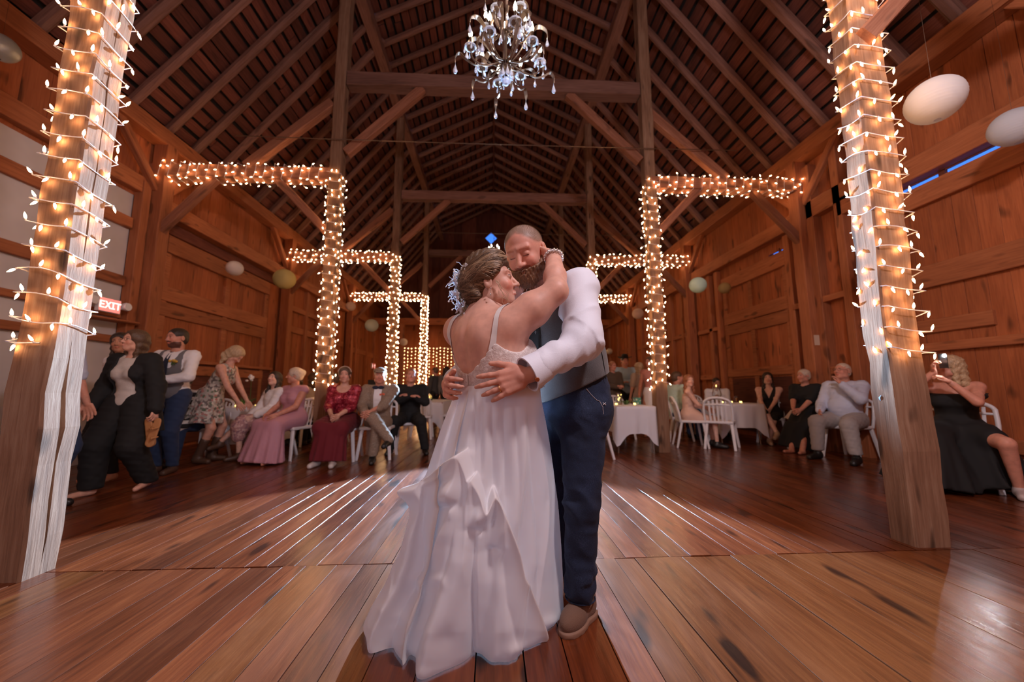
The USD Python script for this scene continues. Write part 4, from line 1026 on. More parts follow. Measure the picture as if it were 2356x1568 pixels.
CLOTH = fabric('table_linen', (.70, .68, .72), .8, .2, 40)
def table(x, y, lx, ly, label, clabel, rz=0, drop_=.34, round_=False, seed=0, col=None):
    t = thing('banquet_table', label, 'table', loc=(x, y, 0), rotz=rz)
    if round_: obj('tabletop', lathe([(.001, .70), (lx/2, .70), (lx/2, .735), (.001, .735)], seg=36), M['walltrim'], t)
    else: obj('tabletop', bx((-lx/2, -ly/2, .70), (lx/2, ly/2, .735)), M['walltrim'], t)
    for sx in (-1, 1):
        for sy in (-1, 1):
            k = .33 if round_ else .44
            obj('leg', tube([(sx*lx*k*.9, sy*ly*k*.9, .70), (sx*lx*k, sy*ly*k, 0)], .014, 6), M['iron'], t, primvars=False)
    # the cloth: a top and a skirt that hangs in folds, longer at the corners
    n = 160; th = np.linspace(0, 2*math.pi, n, endpoint=False); r = np.random.default_rng(seed)
    if round_: px, py = lx/2*np.cos(th), lx/2*np.sin(th); nx, ny = np.cos(th), np.sin(th); cor = np.zeros(n)
    else:
        m = 1/np.maximum(np.abs(np.cos(th))/(lx/2), np.abs(np.sin(th))/(ly/2)); px, py = m*np.cos(th), m*np.sin(th)
        nx = np.clip(np.cos(th)*9*ly/(lx+ly), -1, 1)*(np.abs(np.abs(px)-lx/2) < .05); ny = np.clip(np.sin(th)*9, -1, 1)*(np.abs(np.abs(py)-ly/2) < .05)
        cor = np.exp(-((np.abs(px)-lx/2)**2+(np.abs(py)-ly/2)**2)/.012)
    rows = [(0, .738), (.4, .739), (.97, .7395)]; V = []
    for f, z in rows: V.append(np.column_stack([px*f, py*f, np.full(n, z)]))
    for j, q in enumerate(np.linspace(.02, 1, 9)):
        fold = (.016*np.sin(th*17+seed)+.012*np.sin(th*29+2*seed))*q+.012+.012*cor*q
        dl = drop_*(1+.45*cor); V.append(np.column_stack([px+nx*fold, py+ny*fold, .739-dl*q]))
    V = np.vstack(V); F = []
    R_ = len(rows)+9
    for i in range(R_-1):
        for k in range(n): F.append([i*n+k, i*n+(k+1) % n, (i+1)*n+(k+1) % n, (i+1)*n+k])
    c = thing('tablecloth', clabel, 'tablecloth', loc=(x, y, 0), rotz=rz)
    obj('cloth', (V, np.array(F)[:, ::-1]), col or CLOTH, c, smooth=True)
    return t
# ------------------------------------------------------------------ guests
def sit_on(x, y, rz, label):
    a = math.radians(rz); return chair(x+.02*math.sin(a), y-.02*math.cos(a), rz, label)
def seated_gown(B, o=.02, fl=.27, front=.50, amp=.016, nf=11, hem=.015, step=.016, top='torso', sleeve=0.0, width=1.0, xo=0, ph=0):
    """a long dress on a sitting figure: bodice, lap and a skirt that falls from the knees"""
    kn = (B.knL+B.knR)/2; an = np.array([xo, kn[1]+.06, hem])
    sk = skirt_fn(kn+np.array([0, -.03, .06]), an, .19*width, fl*width, .62, nf, amp, ph)
    def ex(P, d):
        lap = sd_cap(P, B.P+np.array([-.07, .0, .01]), B.knL+np.array([.02, 0, .01]), .135*B.b, .105)
        lap = smin(lap, sd_cap(P, B.P+np.array([.07, .0, .01]), B.knR+np.array([-.02, 0, .01]), .135*B.b, .105), .05)
        return np.maximum(smin(smin(d, lap, .05), sk(P), .05), hem-P[:, 2])
    return garment(B, ('torso', 'uarm') if sleeve else ('torso',), o, step, extra=ex, sleeve=sleeve or 1, pad=.34, topcut=None, folds=.003)
def bare_shoulders(B, z):
    """keeps the dress below a line across the chest"""
    return lambda P, d: smax(d, (P-B.C)@B.Rt[:, 2]-z, .01)
def straps(B, w=.035):
    def f(P):
        ds = []
        for s_ in (-1, 1):
            a = B.C+B.Rt@np.array([s_*.085, .10, .06])*B.k; b = B.S0+B.Rt@np.array([s_*.10, .01, .075])*B.k; c = B.C+B.Rt@np.array([s_*.085, -.10, .06])*B.k
            ds += [sd_cap(P, a, b, .014, .014), sd_cap(P, b, c, .014, .014)]
        return union(ds, .005)
    return f

FLORAL = pattern('floral_print', [(0, (.40, .36, .31)), (.38, (.62, .57, .50)), (.60, (.16, .13, .12)), (.78, (.45, .20, .17)), (.9, (.12, .16, .10))], 34)
MAUVE = fabric('mauve_chiffon', (.50, .24, .30), .7, .2, 30); SEQ = pattern('red_sequins', [(0, (.22, .010, .025)), (.5, (.34, .02, .045)), (.85, (.62, .10, .13))], 90, .28, metal=.4, bump=.6)
REDC = fabric('red_chiffon', (.13, .004, .011), .85); TWEED = pattern('tweed_wool', [(0, (.15, .105, .075)), (.42, (.25, .18, .13)), (.58, (.33, .25, .19))], 160, .9, 'noise')
STRIPE = pattern('striped_knit', [(0, (.015, .014, .014)), (.62, (.66, .60, .54))], 3.0, .85, 'wave'); BLUSH = fabric('blush_lace', (.68, .45, .36), .75, .5, 70); PATT = pattern('rose_print', [(0, (.42, .22, .22)), (.45, (.30, .15, .18)), (.7, (.58, .38, .34))], 40)
PALEB = fabric('pale_blue_cotton', (.50, .53, .66), .75); GREYT = fabric('grey_flannel', (.33, .29, .28), .85, .3, 140); MINT = fabric('mint_cotton', (.50, .66, .58)); OLIVE = fabric('olive_jacket', (.085, .055, .035)); BEIGE = fabric('beige_cotton', (.45, .36, .30)); CORAL = fabric('coral_chiffon', (.55, .22, .17))
LBLUE = fabric('light_blue_shirt', (.36, .50, .58)); TANK = fabric('ribbed_tank', (.50, .45, .42), .8, .4, 90); DKGREY = fabric('dark_grey_wool', (.05, .05, .055))

# --- standing group beside the cracked post
B = Body(1.78, False, 1.12, handL=(-.30, .12, .84), handR=(.30, .16, .86), head=(10, 5, 0))
t = person('man in a pale blue shirt, mostly hidden behind the cracked left post', (-3.82, 3.50, 0), -70, B, 'red', ('brown', 'short'))
wear(t, 'shirt', garment(B, ('torso', 'uarm'), .022, hips=True, zcut=.80, sleeve=1.0), PALEB); wear(t, 'jeans', garment(B, ('thigh', 'calf'), .016, zcut=.09), JEAN); wear(t, 'shoes', shoes(B), SHOEB)
B = Body(1.66, True, 1.0, head=(38, 0, 5), handL=(-.22, .10, .90), handR=(.22, .12, .88))
t = person('woman with long dark hair and white sleeveless top behind the woman in glasses', (-4.32, 4.62, 0), 165, B, 'tan', ('dark', 'long'))
wear(t, 'top', garment(B, ('torso',), .014, zcut=.92), WHITE); wear(t, 'trousers', garment(B, ('thigh', 'calf'), .018, zcut=.09), BLACK)
B = Body(1.64, True, 1.08, lean=4, head=(-14, -4, -6), pelvis=(0, .0, .88), handL=(-.34, .10, .80), handR=(.26, .15, .84), footL=(-.15, -.10, .10), footR=(.14, .16, .075), kneeL=(-.1, 1, 0), bust=1.0, hdL=(-.15, .25, -1), curl=45)
t = person('barefoot woman in glasses, black cardigan and pale tank top stepping past, sandals in hand', (-3.72, 4.16, 0), 178, B, 'fair', ('brown', 'long'), col={'smile': 1})
wear(t, 'tank_top', garment(B, ('torso',), .012, zcut=.84), TANK)
wear(t, 'trousers', garment(B, ('thigh', 'calf'), .045, zcut=.06, k=.05, extra=lambda P, d: smin(d, B.torso(P, .010)+np.maximum(0, P[:, 2]-.86)*3, .03)), BLACK)
def card(P, d):
    q = (P-B.C)@B.Rt; return smax(d, -(np.maximum(np.abs(q[:, 0])-.085-.10*np.clip(-q[:, 2], 0, 1), -(q[:, 1]-.02))), .012)
wear(t, 'cardigan', garment(B, ('torso', 'uarm', 'farm'), .030, zcut=.58, extra=lambda P, d: card(P, smin(d, skirt_fn(B.P+np.array([0, -.03, .1]), (0, -.06, .55), .19, .26, .8, 7, .012)(P), .04)), pad=.3), BLACK)
glasses(B, t)
th = thing('sandal_pair', 'pair of tan leather sandals hanging from the barefoot woman\'s hand', 'sandals', loc=(0, 0, 0))
a_ = math.radians(178); Rw = np.array([[math.cos(a_), -math.sin(a_), 0], [math.sin(a_), math.cos(a_), 0], [0, 0, 1]])
hp = Rw@(B.wrL+B.hdL/np.linalg.norm(B.hdL)*.12)+np.array([-3.72, 4.16, 0]); SAND = plain('tan_leather', (.42, .19, .07), .5)
for k in (-1, 1):
    c = hp+np.array([.03*k, -.02*k, -.12])
    v, f = sdf_mesh(lambda P: np.maximum(sd_cap(P, c+np.array([.03*k, .0, .11]), c-np.array([.02*k, 0, .10]), .034, .042), np.abs((P-c)[:, 1]-.15*(P-c)[:, 0])-.009), c-.18, c+.18, .009, 1); obj('sole', (v, f), SAND, th, smooth=True)
    g = G(); [tube(catmull([c+np.array([.0, -.01, z]), c+np.array([.03, -.05, z-.01]), c+np.array([.05, .0, z])], 5), .007, 5, g=g) for z in (.05, -.04)]; obj('strap', g, SAND, th, primvars=False)
B = Body(1.78, False, 1.06, head=(-16, 4, 0), handL=(-.06, .26, 1.12), handR=(.20, .14, .88), elbowL=(-1, -.3, -.4), hdL=(.9, .25, .1), palmL=(.2, .9, -.3), curl=40)
t = person('bearded man in grey vest, white shirt and dark tie by the door wall', (-4.02, 5.02, 0), 178, B, 'red', ('dark', 'short'), col={'beard': (.10, .075, .07), 'beard_k': .92})
wear(t, 'shirt', garment(B, ('torso', 'uarm', 'farm'), .016, zcut=.92), WHITE); wear(t, 'jeans', garment(B, ('thigh', 'calf'), .018, zcut=.08, extra=lambda P, d: smin(d, B.torso(P, .012)+np.maximum(0, P[:, 2]-.97)*4, .02)), NAVY if False else JEAN); wear(t, 'shoes', shoes(B), LEATHER)
def vest(B, v=.16, o=.024, low=.9):
    def ex(P, d):
        q = (P-B.C)@B.Rt; vee = np.maximum(np.abs(q[:, 0])-.055-.25*np.clip(q[:, 2]+.04, 0, 1), -q[:, 1]); vee = np.maximum(vee, -(q[:, 2]+.05)); d = smax(d, -vee, .006)
        return smax(d, np.abs(q[:, 0])-(.155+.02*np.clip(-q[:, 2], 0, .3)), .01)
    return garment(B, ('torso',), o, extra=ex, zcut=low, folds=.001)
wear(t, 'vest', vest(B), GREYV)
def tie(B, t, m, L=.34, bow=False):
    W_ = lambda p: B.N+B.Rt@np.array(p)
    if bow:
        g = G()
        for q in (-1, 1): g.add(*[(lambda m_: (m_.vertices@np.diag([.05, .014, .028])@B.Rt.T+W_((q*.04, .098*ab_(B.b), -.02)), m_.faces))(trimesh.creation.icosphere(1))][0])
        ellipsoid(W_((0, .105*ab_(B.b), -.02)), (.014, .014, .018), 1, g); obj('bow_tie', g, m, t, primvars=False)
    else:
        pts = [W_((0, .075, -.01)), W_((0, .115*ab_(B.b)+.01, -.08)), W_((0, .155*ab_(B.b), -.17)), W_((0, .165*ab_(B.b), -L))]
        obj('tie', G().add(*strip(catmull(pts, 4), np.interp(np.linspace(0, 1, 13), [0, .1, .9, 1], [.03, .035, .07, .02]), B.Rt@np.array([1., 0, 0]), .006)), m, t, primvars=False)
tie(B, t, NAVY)
def bouton(B, t, col, p=(-.10, .155, -.13)):
    c = B.N+B.Rt@np.array(p); g = G(); r = np.random.default_rng(3)
    for k in range(7): ellipsoid(c+r.normal(0, .014, 3), (.016, .014, .016), 1, g)
    g2 = G(); [g2.add(*strip([c, c+np.array([.01*k, .0, -.03]), c+np.array([.015*k, .0, -.06])], [.004, .02, .003], (1, 0, 0), .002)) for k in (-1, 1, 2)]
    o = obj('boutonniere', g, col, t, primvars=False); obj('leaf', g2, M['leafgreen'], o, primvars=False)
M['leafgreen'] = plain('leaf_green', (.06, .12, .03), .6); YEL = plain('yellow_petals', (.62, .36, .05), .6); ORA = plain('orange_petals', (.72, .12, .05), .6)
bouton(B, t, YEL)

# --- left seats
B = Body(1.76, False, 1.08, 'sit', lean=38, head=(0, 25, 0), handL=(-.18, .48, .50), handR=(.16, .46, .52))
sit_on(-4.28, 5.95, 165, 'resin chair under the man in the striped sweater')
t = person('seated man bent forward in a black and white striped sweater', (-4.28, 5.95, 0), 165, B, 'red', ('brown', 'bald'))
wear(t, 'sweater', garment(B, ('torso', 'uarm', 'farm'), .022), STRIPE); wear(t, 'jeans', garment(B, ('thigh', 'calf'), .02, zcut=.07, extra=lambda P, d: smin(d, sd_ell(P, B.P, (.18, .14, .12)), .05)), JEAN); wear(t, 'shoes', shoes(B), SHOEB)
B = Body(1.70, True, 1.0, lean=27, head=(0, 52, 0), pelvis=(0, -.04, .92), handL=(-.12, .42, .80), handR=(.12, .42, .78), footL=(-.11, .0, .085), footR=(.11, -.06, .085), bust=.9, neckf=.05)
t = person('blonde woman in a short floral dress and brown boots bending over the round table', (-4.02, 5.72, 0), -82, B, 'fair', ('blond', 'long'))
def floral(P, d):
    d = smin(d, skirt_fn(B.P+np.array([0, .02, .10]), B.P+np.array([0, -.03, -.36]), .16, .26, .85, 8, .02)(P), .03); q = (P-B.C)@B.Rt
    return smax(d, np.abs(q[:, 0])-.13-.6*np.clip(-q[:, 2], 0, 1), .01)
wear(t, 'dress', garment(B, ('torso',), .014, extra=floral, pad=.36), FLORAL); wear(t, 'boots', shoes(B, .008, .55), LEATHER)
sit_on(-3.38, 6.12, 145, 'resin chair under the woman in the white blouse')
B = Body(1.62, True, .95, 'sit', head=(25, -14, 0), footR=(.05, .40, .085), footL=(.27, .56, .26), handL=(-.05, .30, .62), handR=(.12, .30, .62), kneeL=(.3, 1, .6))
t = person('seated woman in white blouse and rose print skirt with crossed legs', (-3.38, 6.12, 0), 145, B, 'pale', ('dark', 'shoulder'))
wear(t, 'blouse', garment(B, ('torso', 'uarm', 'farm'), .024, sleeve=.75, zcut=.56), WHITE)
wear(t, 'skirt', garment(B, ('thigh',), .035, k=.06, extra=lambda P, d: smin(smin(d, sd_ell(P, B.P, (.19, .15, .13)), .05), sd_cap(P, B.knR, B.knR+np.array([0, .0, -.15]), .10, .09), .05)), PATT); wear(t, 'shoes', shoes(B), LEATHER)
sit_on(-3.02, 6.0, 160, 'resin chair under the woman in the long mauve gown')
B = Body(1.68, True, 1.15, 'sit', head=(-46, 0, 0), handL=(-.10, .34, .66), handR=(.12, .33, .66), bust=1.0, footL=(-.16, .46, .08), footR=(.14, .46, .08))
t = person('blonde woman in a long mauve halter gown seated in profile', (-3.02, 6.0, 0), 160, B, 'red', ('grey', 'updo'))
wear(t, 'gown', seated_gown(B, .018, .30, width=1.12, nf=13, amp=.02), MAUVE)
# couple at the table behind
for k, (x, y, rz, lab, hr, cl) in enumerate([(-3.42, 7.45, 40, 'brown haired guest with back turned behind the mauve gown', ('brown', 'bob'), BEIGE), (-3.05, 7.5, 100, 'guest in cream shirt and black trousers between mauve gown and wound post', ('brown', 'short'), BEIGE), (-3.95, 7.9, 180, 'guest at the table behind the white blouse, face in shade', ('brown', 'shoulder'), OLIVE)]):
    sit_on(x, y, rz, ['resin chair of the brown haired guest behind the mauve gown', 'resin chair between the mauve gown and the wound post', 'resin chair of the shaded guest behind the white blouse'][k]); B = Body(1.68, k != 1, 1.05, 'sit', head=(20*(1-k), 0, 0))
    t = person(lab, (x, y, 0), rz, B, 'red', hr, step=.017, hstep=.008); wear(t, 'shirt', garment(B, ('torso', 'uarm'), .018, .018, sleeve=.8), cl); wear(t, 'trousers', garment(B, ('thigh', 'calf'), .02, .018, zcut=.07), BLACK); wear(t, 'shoes', shoes(B), SHOEB)

# --- the three seated before the frame post
sit_on(-2.20, 5.80, 184, 'resin chair under the woman in the red sequin dress')
B = Body(1.70, True, 1.12, 'sit', head=(10, 2, 0), handL=(-.05, .33, .66), handR=(.06, .34, .67), bust=1.05, footL=(-.05, .50, .08), footR=(.16, .47, .08), curl=45)
t = person('smiling woman in a dark red sequin dress seated before the wound post', (-2.20, 5.80, 0), 184, B, 'fair', ('brown', 'updo'), col={'smile': 1})
wear(t, 'bodice', garment(B, ('torso', 'uarm', 'farm'), .014, sleeve=.35, zcut=.62, extra=lambda P, d: smax(d, -sd_ell(P, B.N+np.array([0, .07, -.01]), (.10, .12, .105)), .01)), SEQ)
wear(t, 'skirt', seated_gown(B, .010, .23, nf=12, amp=.018, xo=.04) if False else garment(B, ('thigh',), .04, k=.08, pad=.3, extra=lambda P, d: np.maximum(smin(smin(d, sd_ell(P, B.P, (.20, .16, .13)), .05), skirt_fn((B.knL+B.knR)/2+np.array([0, -.03, .06]), (.03, .46, .06), .19, .23, .62, 12, .018)(P), .05), .05-P[:, 2])), REDC); wear(t, 'shoes', shoes(B), plain('silver_sandal', (.55, .50, .48), .35))
obj('headband', tube([B.Hc+B.Rh@np.array([.088*math.cos(a), .02+.0*a, .035+.088*math.sin(a)]) for a in np.linspace(.1, math.pi-.1, 14)], .012, 6), plain('beige_headband', (.52, .36, .28), .7), t, smooth=True, primvars=False)
sit_on(-1.72, 5.92, 182, 'resin chair under the man in the tweed suit')
B = Body(1.72, False, .98, 'sit', head=(12, 2, 0), handL=(.02, .36, .70), handR=(.10, .37, .69), footL=(-.05, .44, .085), footR=(-.30, .60, .34), kneeR=(.2, 1, .9), curl=40)
t = person('old man in tweed suit, flat cap and bow tie seated with crossed legs', (-1.72, 5.92, 0), 182, B, 'red', ('grey', 'short'))
wear(t, 'shirt', garment(B, ('torso',), .010), WHITE)
def jk(P, d):
    q = (P-B.C)@B.Rt; return smax(d, -np.maximum(np.maximum(np.abs(q[:, 0])-.055, -q[:, 1]), -(q[:, 2]+.22)), .008)
wear(t, 'jacket', garment(B, ('torso', 'uarm', 'farm'), .026, extra=jk), TWEED); wear(t, 'trousers', garment(B, ('thigh', 'calf'), .024, zcut=.10), TWEED); wear(t, 'shoes', shoes(B), SHOEB); tie(B, t, NAVY, bow=True); bouton(B, t, ORA, (-.09, .125, -.12))
def capm(P):
    q = (P-B.Hc)@B.Rh; d = sd_ell(q, (0, -.005, .075), (.098, .125, .052)); d = smin(d, sd_ell(q, (0, .105, .052), (.07, .05, .012)), .015); return np.maximum(d, .045-q[:, 2])
wear(t, 'flat_cap', sdf_mesh(capm, B.Hc-.2, B.Hc+.2, .01, 1), TWEED)
sit_on(-1.40, 6.60, 188, 'resin chair under the man in the black shirt')
B = Body(1.78, False, 1.0, 'sit', head=(12, -4, 0), handL=(-.02, .22, .92), handR=(.0, .24, .90), elbowL=(-1, -.1, -.5), elbowR=(1, -.1, -.5), hdL=(.9, .1, .1), hdR=(-.9, .1, .1), footL=(-.28, .42, .085), footR=(.26, .36, .085))
t = person('red faced man in a black shirt sitting with folded arms', (-1.40, 6.60, 0), 188, B, 'red', ('red', 'short'))
wear(t, 'shirt', garment(B, ('torso', 'uarm', 'farm'), .022), BLACK); wear(t, 'trousers', garment(B, ('thigh', 'calf'), .022, zcut=.07), BLACK); wear(t, 'shoes', shoes(B), SHOEB)

# --- far standing pair and far tables
for x, y, rz, lab, cl, hr in [(-1.86, 12.4, 60, 'distant guest in a dark vest before the light curtain', DKGREY, ('brown', 'short')), (-1.48, 12.2, -30, 'distant guest in a grey jacket near the far tables', GREYV, ('dark', 'bob'))]:
    B = Body(1.72, False, 1.0); t = person(lab, (x, y, 0), rz, B, 'red', hr, step=.02, hstep=.01); wear(t, 'jacket', garment(B, ('torso', 'uarm', 'farm'), .02, .02, zcut=.85), cl); wear(t, 'trousers', garment(B, ('thigh', 'calf'), .018, .02, zcut=.08), BLACK)
table(-1.50, 9.6, .8, 2.3, 'long banquet table in the far row, side on', 'pale cloth on the far row banquet table', drop_=.42, seed=3)
for k, (x, y, rz) in enumerate([(-.95, 8.7, 100), (-.93, 9.25, 95), (-.93, 9.8, 92), (-.92, 10.4, 90), (-1.5, 8.2, 5)]): chair(x, y, rz, ['resin chair closest to us along the side of the far row table', 'second resin chair along the side of the far row table', 'third resin chair along the side of the far row table', 'resin chair farthest along the side of the far row table', 'resin chair at the near end of the far row table'][k])

# --- left round table
table(-3.95, 6.62, 1.0, 1.0, 'round banquet table by the bending blonde woman', 'white cloth hanging in folds on the round table', round_=True, drop_=.55, seed=2)

# --- right standing guests
B = Body(1.68, True, 1.05, handL=(-.05, .30, 1.05), handR=(.05, .30, 1.05), head=(10, 4, 0), hdL=(.6, .5, .2), hdR=(-.6, .5, .2))
t = person('red haired woman in an olive jacket standing next to the groom\'s elbow', (2.93, 9.2, 0), 190, B, 'red', ('red', 'short'), step=.016, hstep=.008); wear(t, 'jacket', garment(B, ('torso', 'uarm', 'farm'), .024, .017, zcut=.80), OLIVE); wear(t, 'trousers', garment(B, ('thigh', 'calf'), .018, .018, zcut=.08), BLACK)
B = Body(1.84, False, 1.02, handL=(.02, .26, 1.18), handR=(-.02, .27, 1.15), elbowL=(-1, -.1, -.5), elbowR=(1, -.1, -.5), hdL=(.9, .1, .1), hdR=(-.9, .1, .1), head=(-8, 2, 0))
t = person('man in a black cowboy hat and light blue shirt with folded arms', (3.38, 9.6, 0), 185, B, 'red', ('dark', 'short'), step=.016, hstep=.008); wear(t, 'shirt', garment(B, ('torso', 'uarm', 'farm'), .022, .017, zcut=.86), LBLUE); wear(t, 'trousers', garment(B, ('thigh', 'calf'), .018, .018, zcut=.08), BLACK)
def hat(P):
    q = (P-B.Hc)@B.Rh; z = q[:, 2]-.085-.35*np.clip(np.abs(q[:, 0])-.07, 0, 1); brim = np.maximum(np.abs(z)-.006, np.hypot(q[:, 0]/1.0, q[:, 1]/1.08)-.185)
    cr = sd_ell(q, (0, -.005, .12), (.085, .10, .085)); cr = smax(cr, -sd_ell(q, (0, 0, .215), (.02, .09, .03)), .02); return smin(brim, np.maximum(cr, .07-q[:, 2]), .012)
wear(t, 'cowboy_hat', sdf_mesh(hat, B.Hc-.25, B.Hc+np.array([.25, .25, .28]), .011, 1), BLACK)
B = Body(1.62, True, .95); t = person('long haired blonde in a beige top, back turned, near the cowboy hat', (3.42, 8.75, 0), 20, B, 'fair', ('blond', 'long'), step=.017, hstep=.008); wear(t, 'top', garment(B, ('torso', 'uarm'), .02, .017, zcut=.80, sleeve=.8), BEIGE); wear(t, 'trousers', garment(B, ('thigh', 'calf'), .02, .018, zcut=.08), BEIGE)
B = Body(1.70, True, 1.0, head=(-30, 0, 0)); t = person('woman in a coral top and pale skirt half behind the wound post', (3.42, 8.1, 0), 140, B, 'red', ('brown', 'updo'), step=.017, hstep=.008); wear(t, 'top', garment(B, ('torso',), .014, .017, zcut=.88), CORAL); wear(t, 'skirt', sdf_mesh(lambda P: smin(skirt_fn(B.P+np.array([0, 0, .12]), (0, 0, .12), .15, .24, .8, 9, .014)(P), sd_ell(P, B.P, (.18, .135, .12)), .03), (-.35, -.35, .05), (.35, .35, 1.15), .018, 1), WHITE)

# --- right tables and their guests
table(2.27, 6.76, .62, 1.5, 'banquet table behind the groom\'s hip', 'white cloth on the table behind the groom\'s hip', rz=0, seed=5, drop_=.43)
table(4.52, 7.58, .82, 1.62, 'banquet table before the seated woman in the v-neck dress', 'white cloth with a long corner on the table beside the white chairs', rz=0, seed=8, drop_=.43)
chair(1.46, 5.75, 96, 'resin chair cut off by the groom\'s jeans')
chair(3.50, 6.72, -106, 'resin chair under the girl in the blush dress'); chair(3.93, 6.50, -38, 'empty resin chair with its back to us at the cloth corner')
chair(2.05, 7.85, 178, 'resin chair across the table behind the groom'); chair(2.62, 7.9, 186, 'resin chair across the table, beside the wound post')
chair(4.30, 8.75, 180, 'resin chair across the big cloth, left of the pair'); chair(4.82, 8.72, 186, 'resin chair across the big cloth, right of the pair'); chair(3.62, 7.52, -85, 'resin chair under the man in the mint shirt')
B = Body(1.76, False, 1.1, 'sit', lean=12, head=(-20, 0, 0)); t = person('man in a mint shirt seated with his back to us', (3.62, 7.55, 0), -80, B, 'red', ('brown', 'short'), step=.016, hstep=.008); wear(t, 'shirt', garment(B, ('torso', 'uarm'), .024, .016), MINT); wear(t, 'jeans', garment(B, ('thigh', 'calf'), .02, .017, zcut=.07), JEAN); wear(t, 'shoes', shoes(B), SHOEB)
B = Body(1.58, True, .88, 'sit', head=(-76, -2, 0), lean=4, twist=-12, handL=(-.12, .33, .66), handR=(.1, .34, .66)); t = person('girl in a blush dress looking back over her shoulder', (3.48, 6.72, 0), -106, B, 'pale', ('red', 'shoulder'), step=.014)
wear(t, 'dress', garment(B, ('torso', 'thigh'), .014, extra=lambda P, d: smax(smin(d, sd_ell(P, B.P+np.array([0, .05, 0]), (.18, .17, .12)), .06), (P-B.C)@B.Rt[:, 2]-.055, .01)), BLUSH); wear(t, 'shoes', shoes(B), SHOEB)
chair(5.18, 8.62, 150, 'resin chair under the boy in the white tee'); B = Body(1.60, False, .9, 'sit', lean=16, head=(20, 14, 0), handL=(-.06, .36, .80), handR=(.08, .36, .80)); t = person('dark haired boy in a white tee leaning on the table', (5.18, 8.62, 0), 150, B, 'tan', ('dark', 'short'), step=.016, hstep=.008); wear(t, 'tee', garment(B, ('torso', 'uarm'), .018, .016, sleeve=.7), WHITE); wear(t, 'jeans', garment(B, ('thigh', 'calf'), .02, .018, zcut=.07), JEAN); wear(t, 'shoes', shoes(B), SHOEB)
sit_on(5.33, 7.15, 140, 'resin chair under the woman in the v-neck dress'); B = Body(1.68, True, .98, 'sit', head=(8, -4, 0), handL=(-.02, .36, .64), handR=(.06, .36, .64), footL=(.03, .42, .085), footR=(-.10, .58, .22), kneeR=(.2, 1, .8), bust=.95)
t = person('woman with dark curls in a black v-neck dress seated by the table', (5.33, 7.15, 0), 140, B, 'pale', ('dark', 'shoulder'))
def vneck(P, d):
    q = (P-B.C)@B.Rt; d = smax(d, np.abs(q[:, 0])-.115-.4*np.clip(-q[:, 2]-.02, 0, 1), .01); return smax(d, -np.maximum(np.abs(q[:, 0])-.4*np.clip(q[:, 2]+.06, 0, 1), -q[:, 1]), .006)
wear(t, 'dress', garment(B, ('torso', 'thigh'), .014, extra=lambda P, d: vneck(P, smin(d, sd_ell(P, B.P+np.array([0, .06, 0]), (.19, .18, .12)), .06))), BLACK); wear(t, 'shoes', shoes(B), plain('tan_heels', (.42, .27, .18), .5))
sit_on(5.28, 6.22, 116, 'resin chair under the woman in the long black dress'); B = Body(1.66, True, 1.22, 'sit', head=(-20, 0, 0), handL=(-.06, .40, .64), handR=(.02, .42, .66), bust=1.1, hdL=(.3, .9, -.2), footL=(-.14, .60, .05), footR=(-.0, .62, .05))
t = person('woman with short blonde hair and a long black dress, holding a fan', (5.28, 6.22, 0), 116, B, 'red', ('grey', 'short')); wear(t, 'dress', seated_gown(B, .02, .25, sleeve=.9, width=1.12, nf=9, hem=.05), BLACK)
c = thing('folded_fan', 'pale folded fan in the lap of the woman in the long black dress', 'fan', loc=(4.83, 6.0, .66), rotz=25)
for k in range(4): obj('fan_blade', timber((0, .003*k, .0), (-.17, .012*k-.01, -.13+.006*k), .018, .003), BEIGE, c)
sit_on(5.22, 5.46, 106, 'resin chair under the man in glasses and grey trousers'); B = Body(1.78, False, 1.22, 'sit', head=(-10, -10, 0), lean=-6, handR=(.18, .30, .68), handL=(-.10, .21, 1.05), elbowL=(-.8, .1, -1), hdL=(.35, -.1, .6), footL=(-.30, .52, .085), footR=(.16, .50, .085), belly=.55)
t = person('man in glasses, pale blue shirt and grey trousers, hand at his chin', (5.22, 5.46, 0), 112, B, 'red', ('grey', 'bald')); wear(t, 'shirt', garment(B, ('torso', 'uarm', 'farm'), .020), PALEB); wear(t, 'trousers', garment(B, ('thigh', 'calf'), .026, zcut=.12, extra=lambda P, d: smin(d, sd_ell(P, B.P, (.22, .18, .12)), .05)), GREYT); wear(t, 'shoes', shoes(B, .012), SHOEB); glasses(B, t)
chair(5.33, 4.46, 140, 'resin chair behind the woman with the phone'); chair(4.92, 3.83, 118, 'resin chair at the right edge under the woman with the phone')
B = Body(1.70, True, 1.16, 'sit', head=(-50, -2, 4), lean=4, handL=(-.04, .30, 1.06), handR=(.07, .27, 1.17), hdL=(.5, .3, .6), hdR=(-.1, .2, .9), footL=(-.36, .24, .085), footR=(.14, .44, .085), kneeL=(-.5, 1, .6), bust=1.15, curl=50, elbowL=(-.6, .2, -.9), elbowR=(.7, -.2, -.8))
PHX = (4.90, 3.84, 0); t = person('woman in an off-shoulder black gown filming with a lit phone', PHX, 118, B, 'red', ('blond', 'curly'))
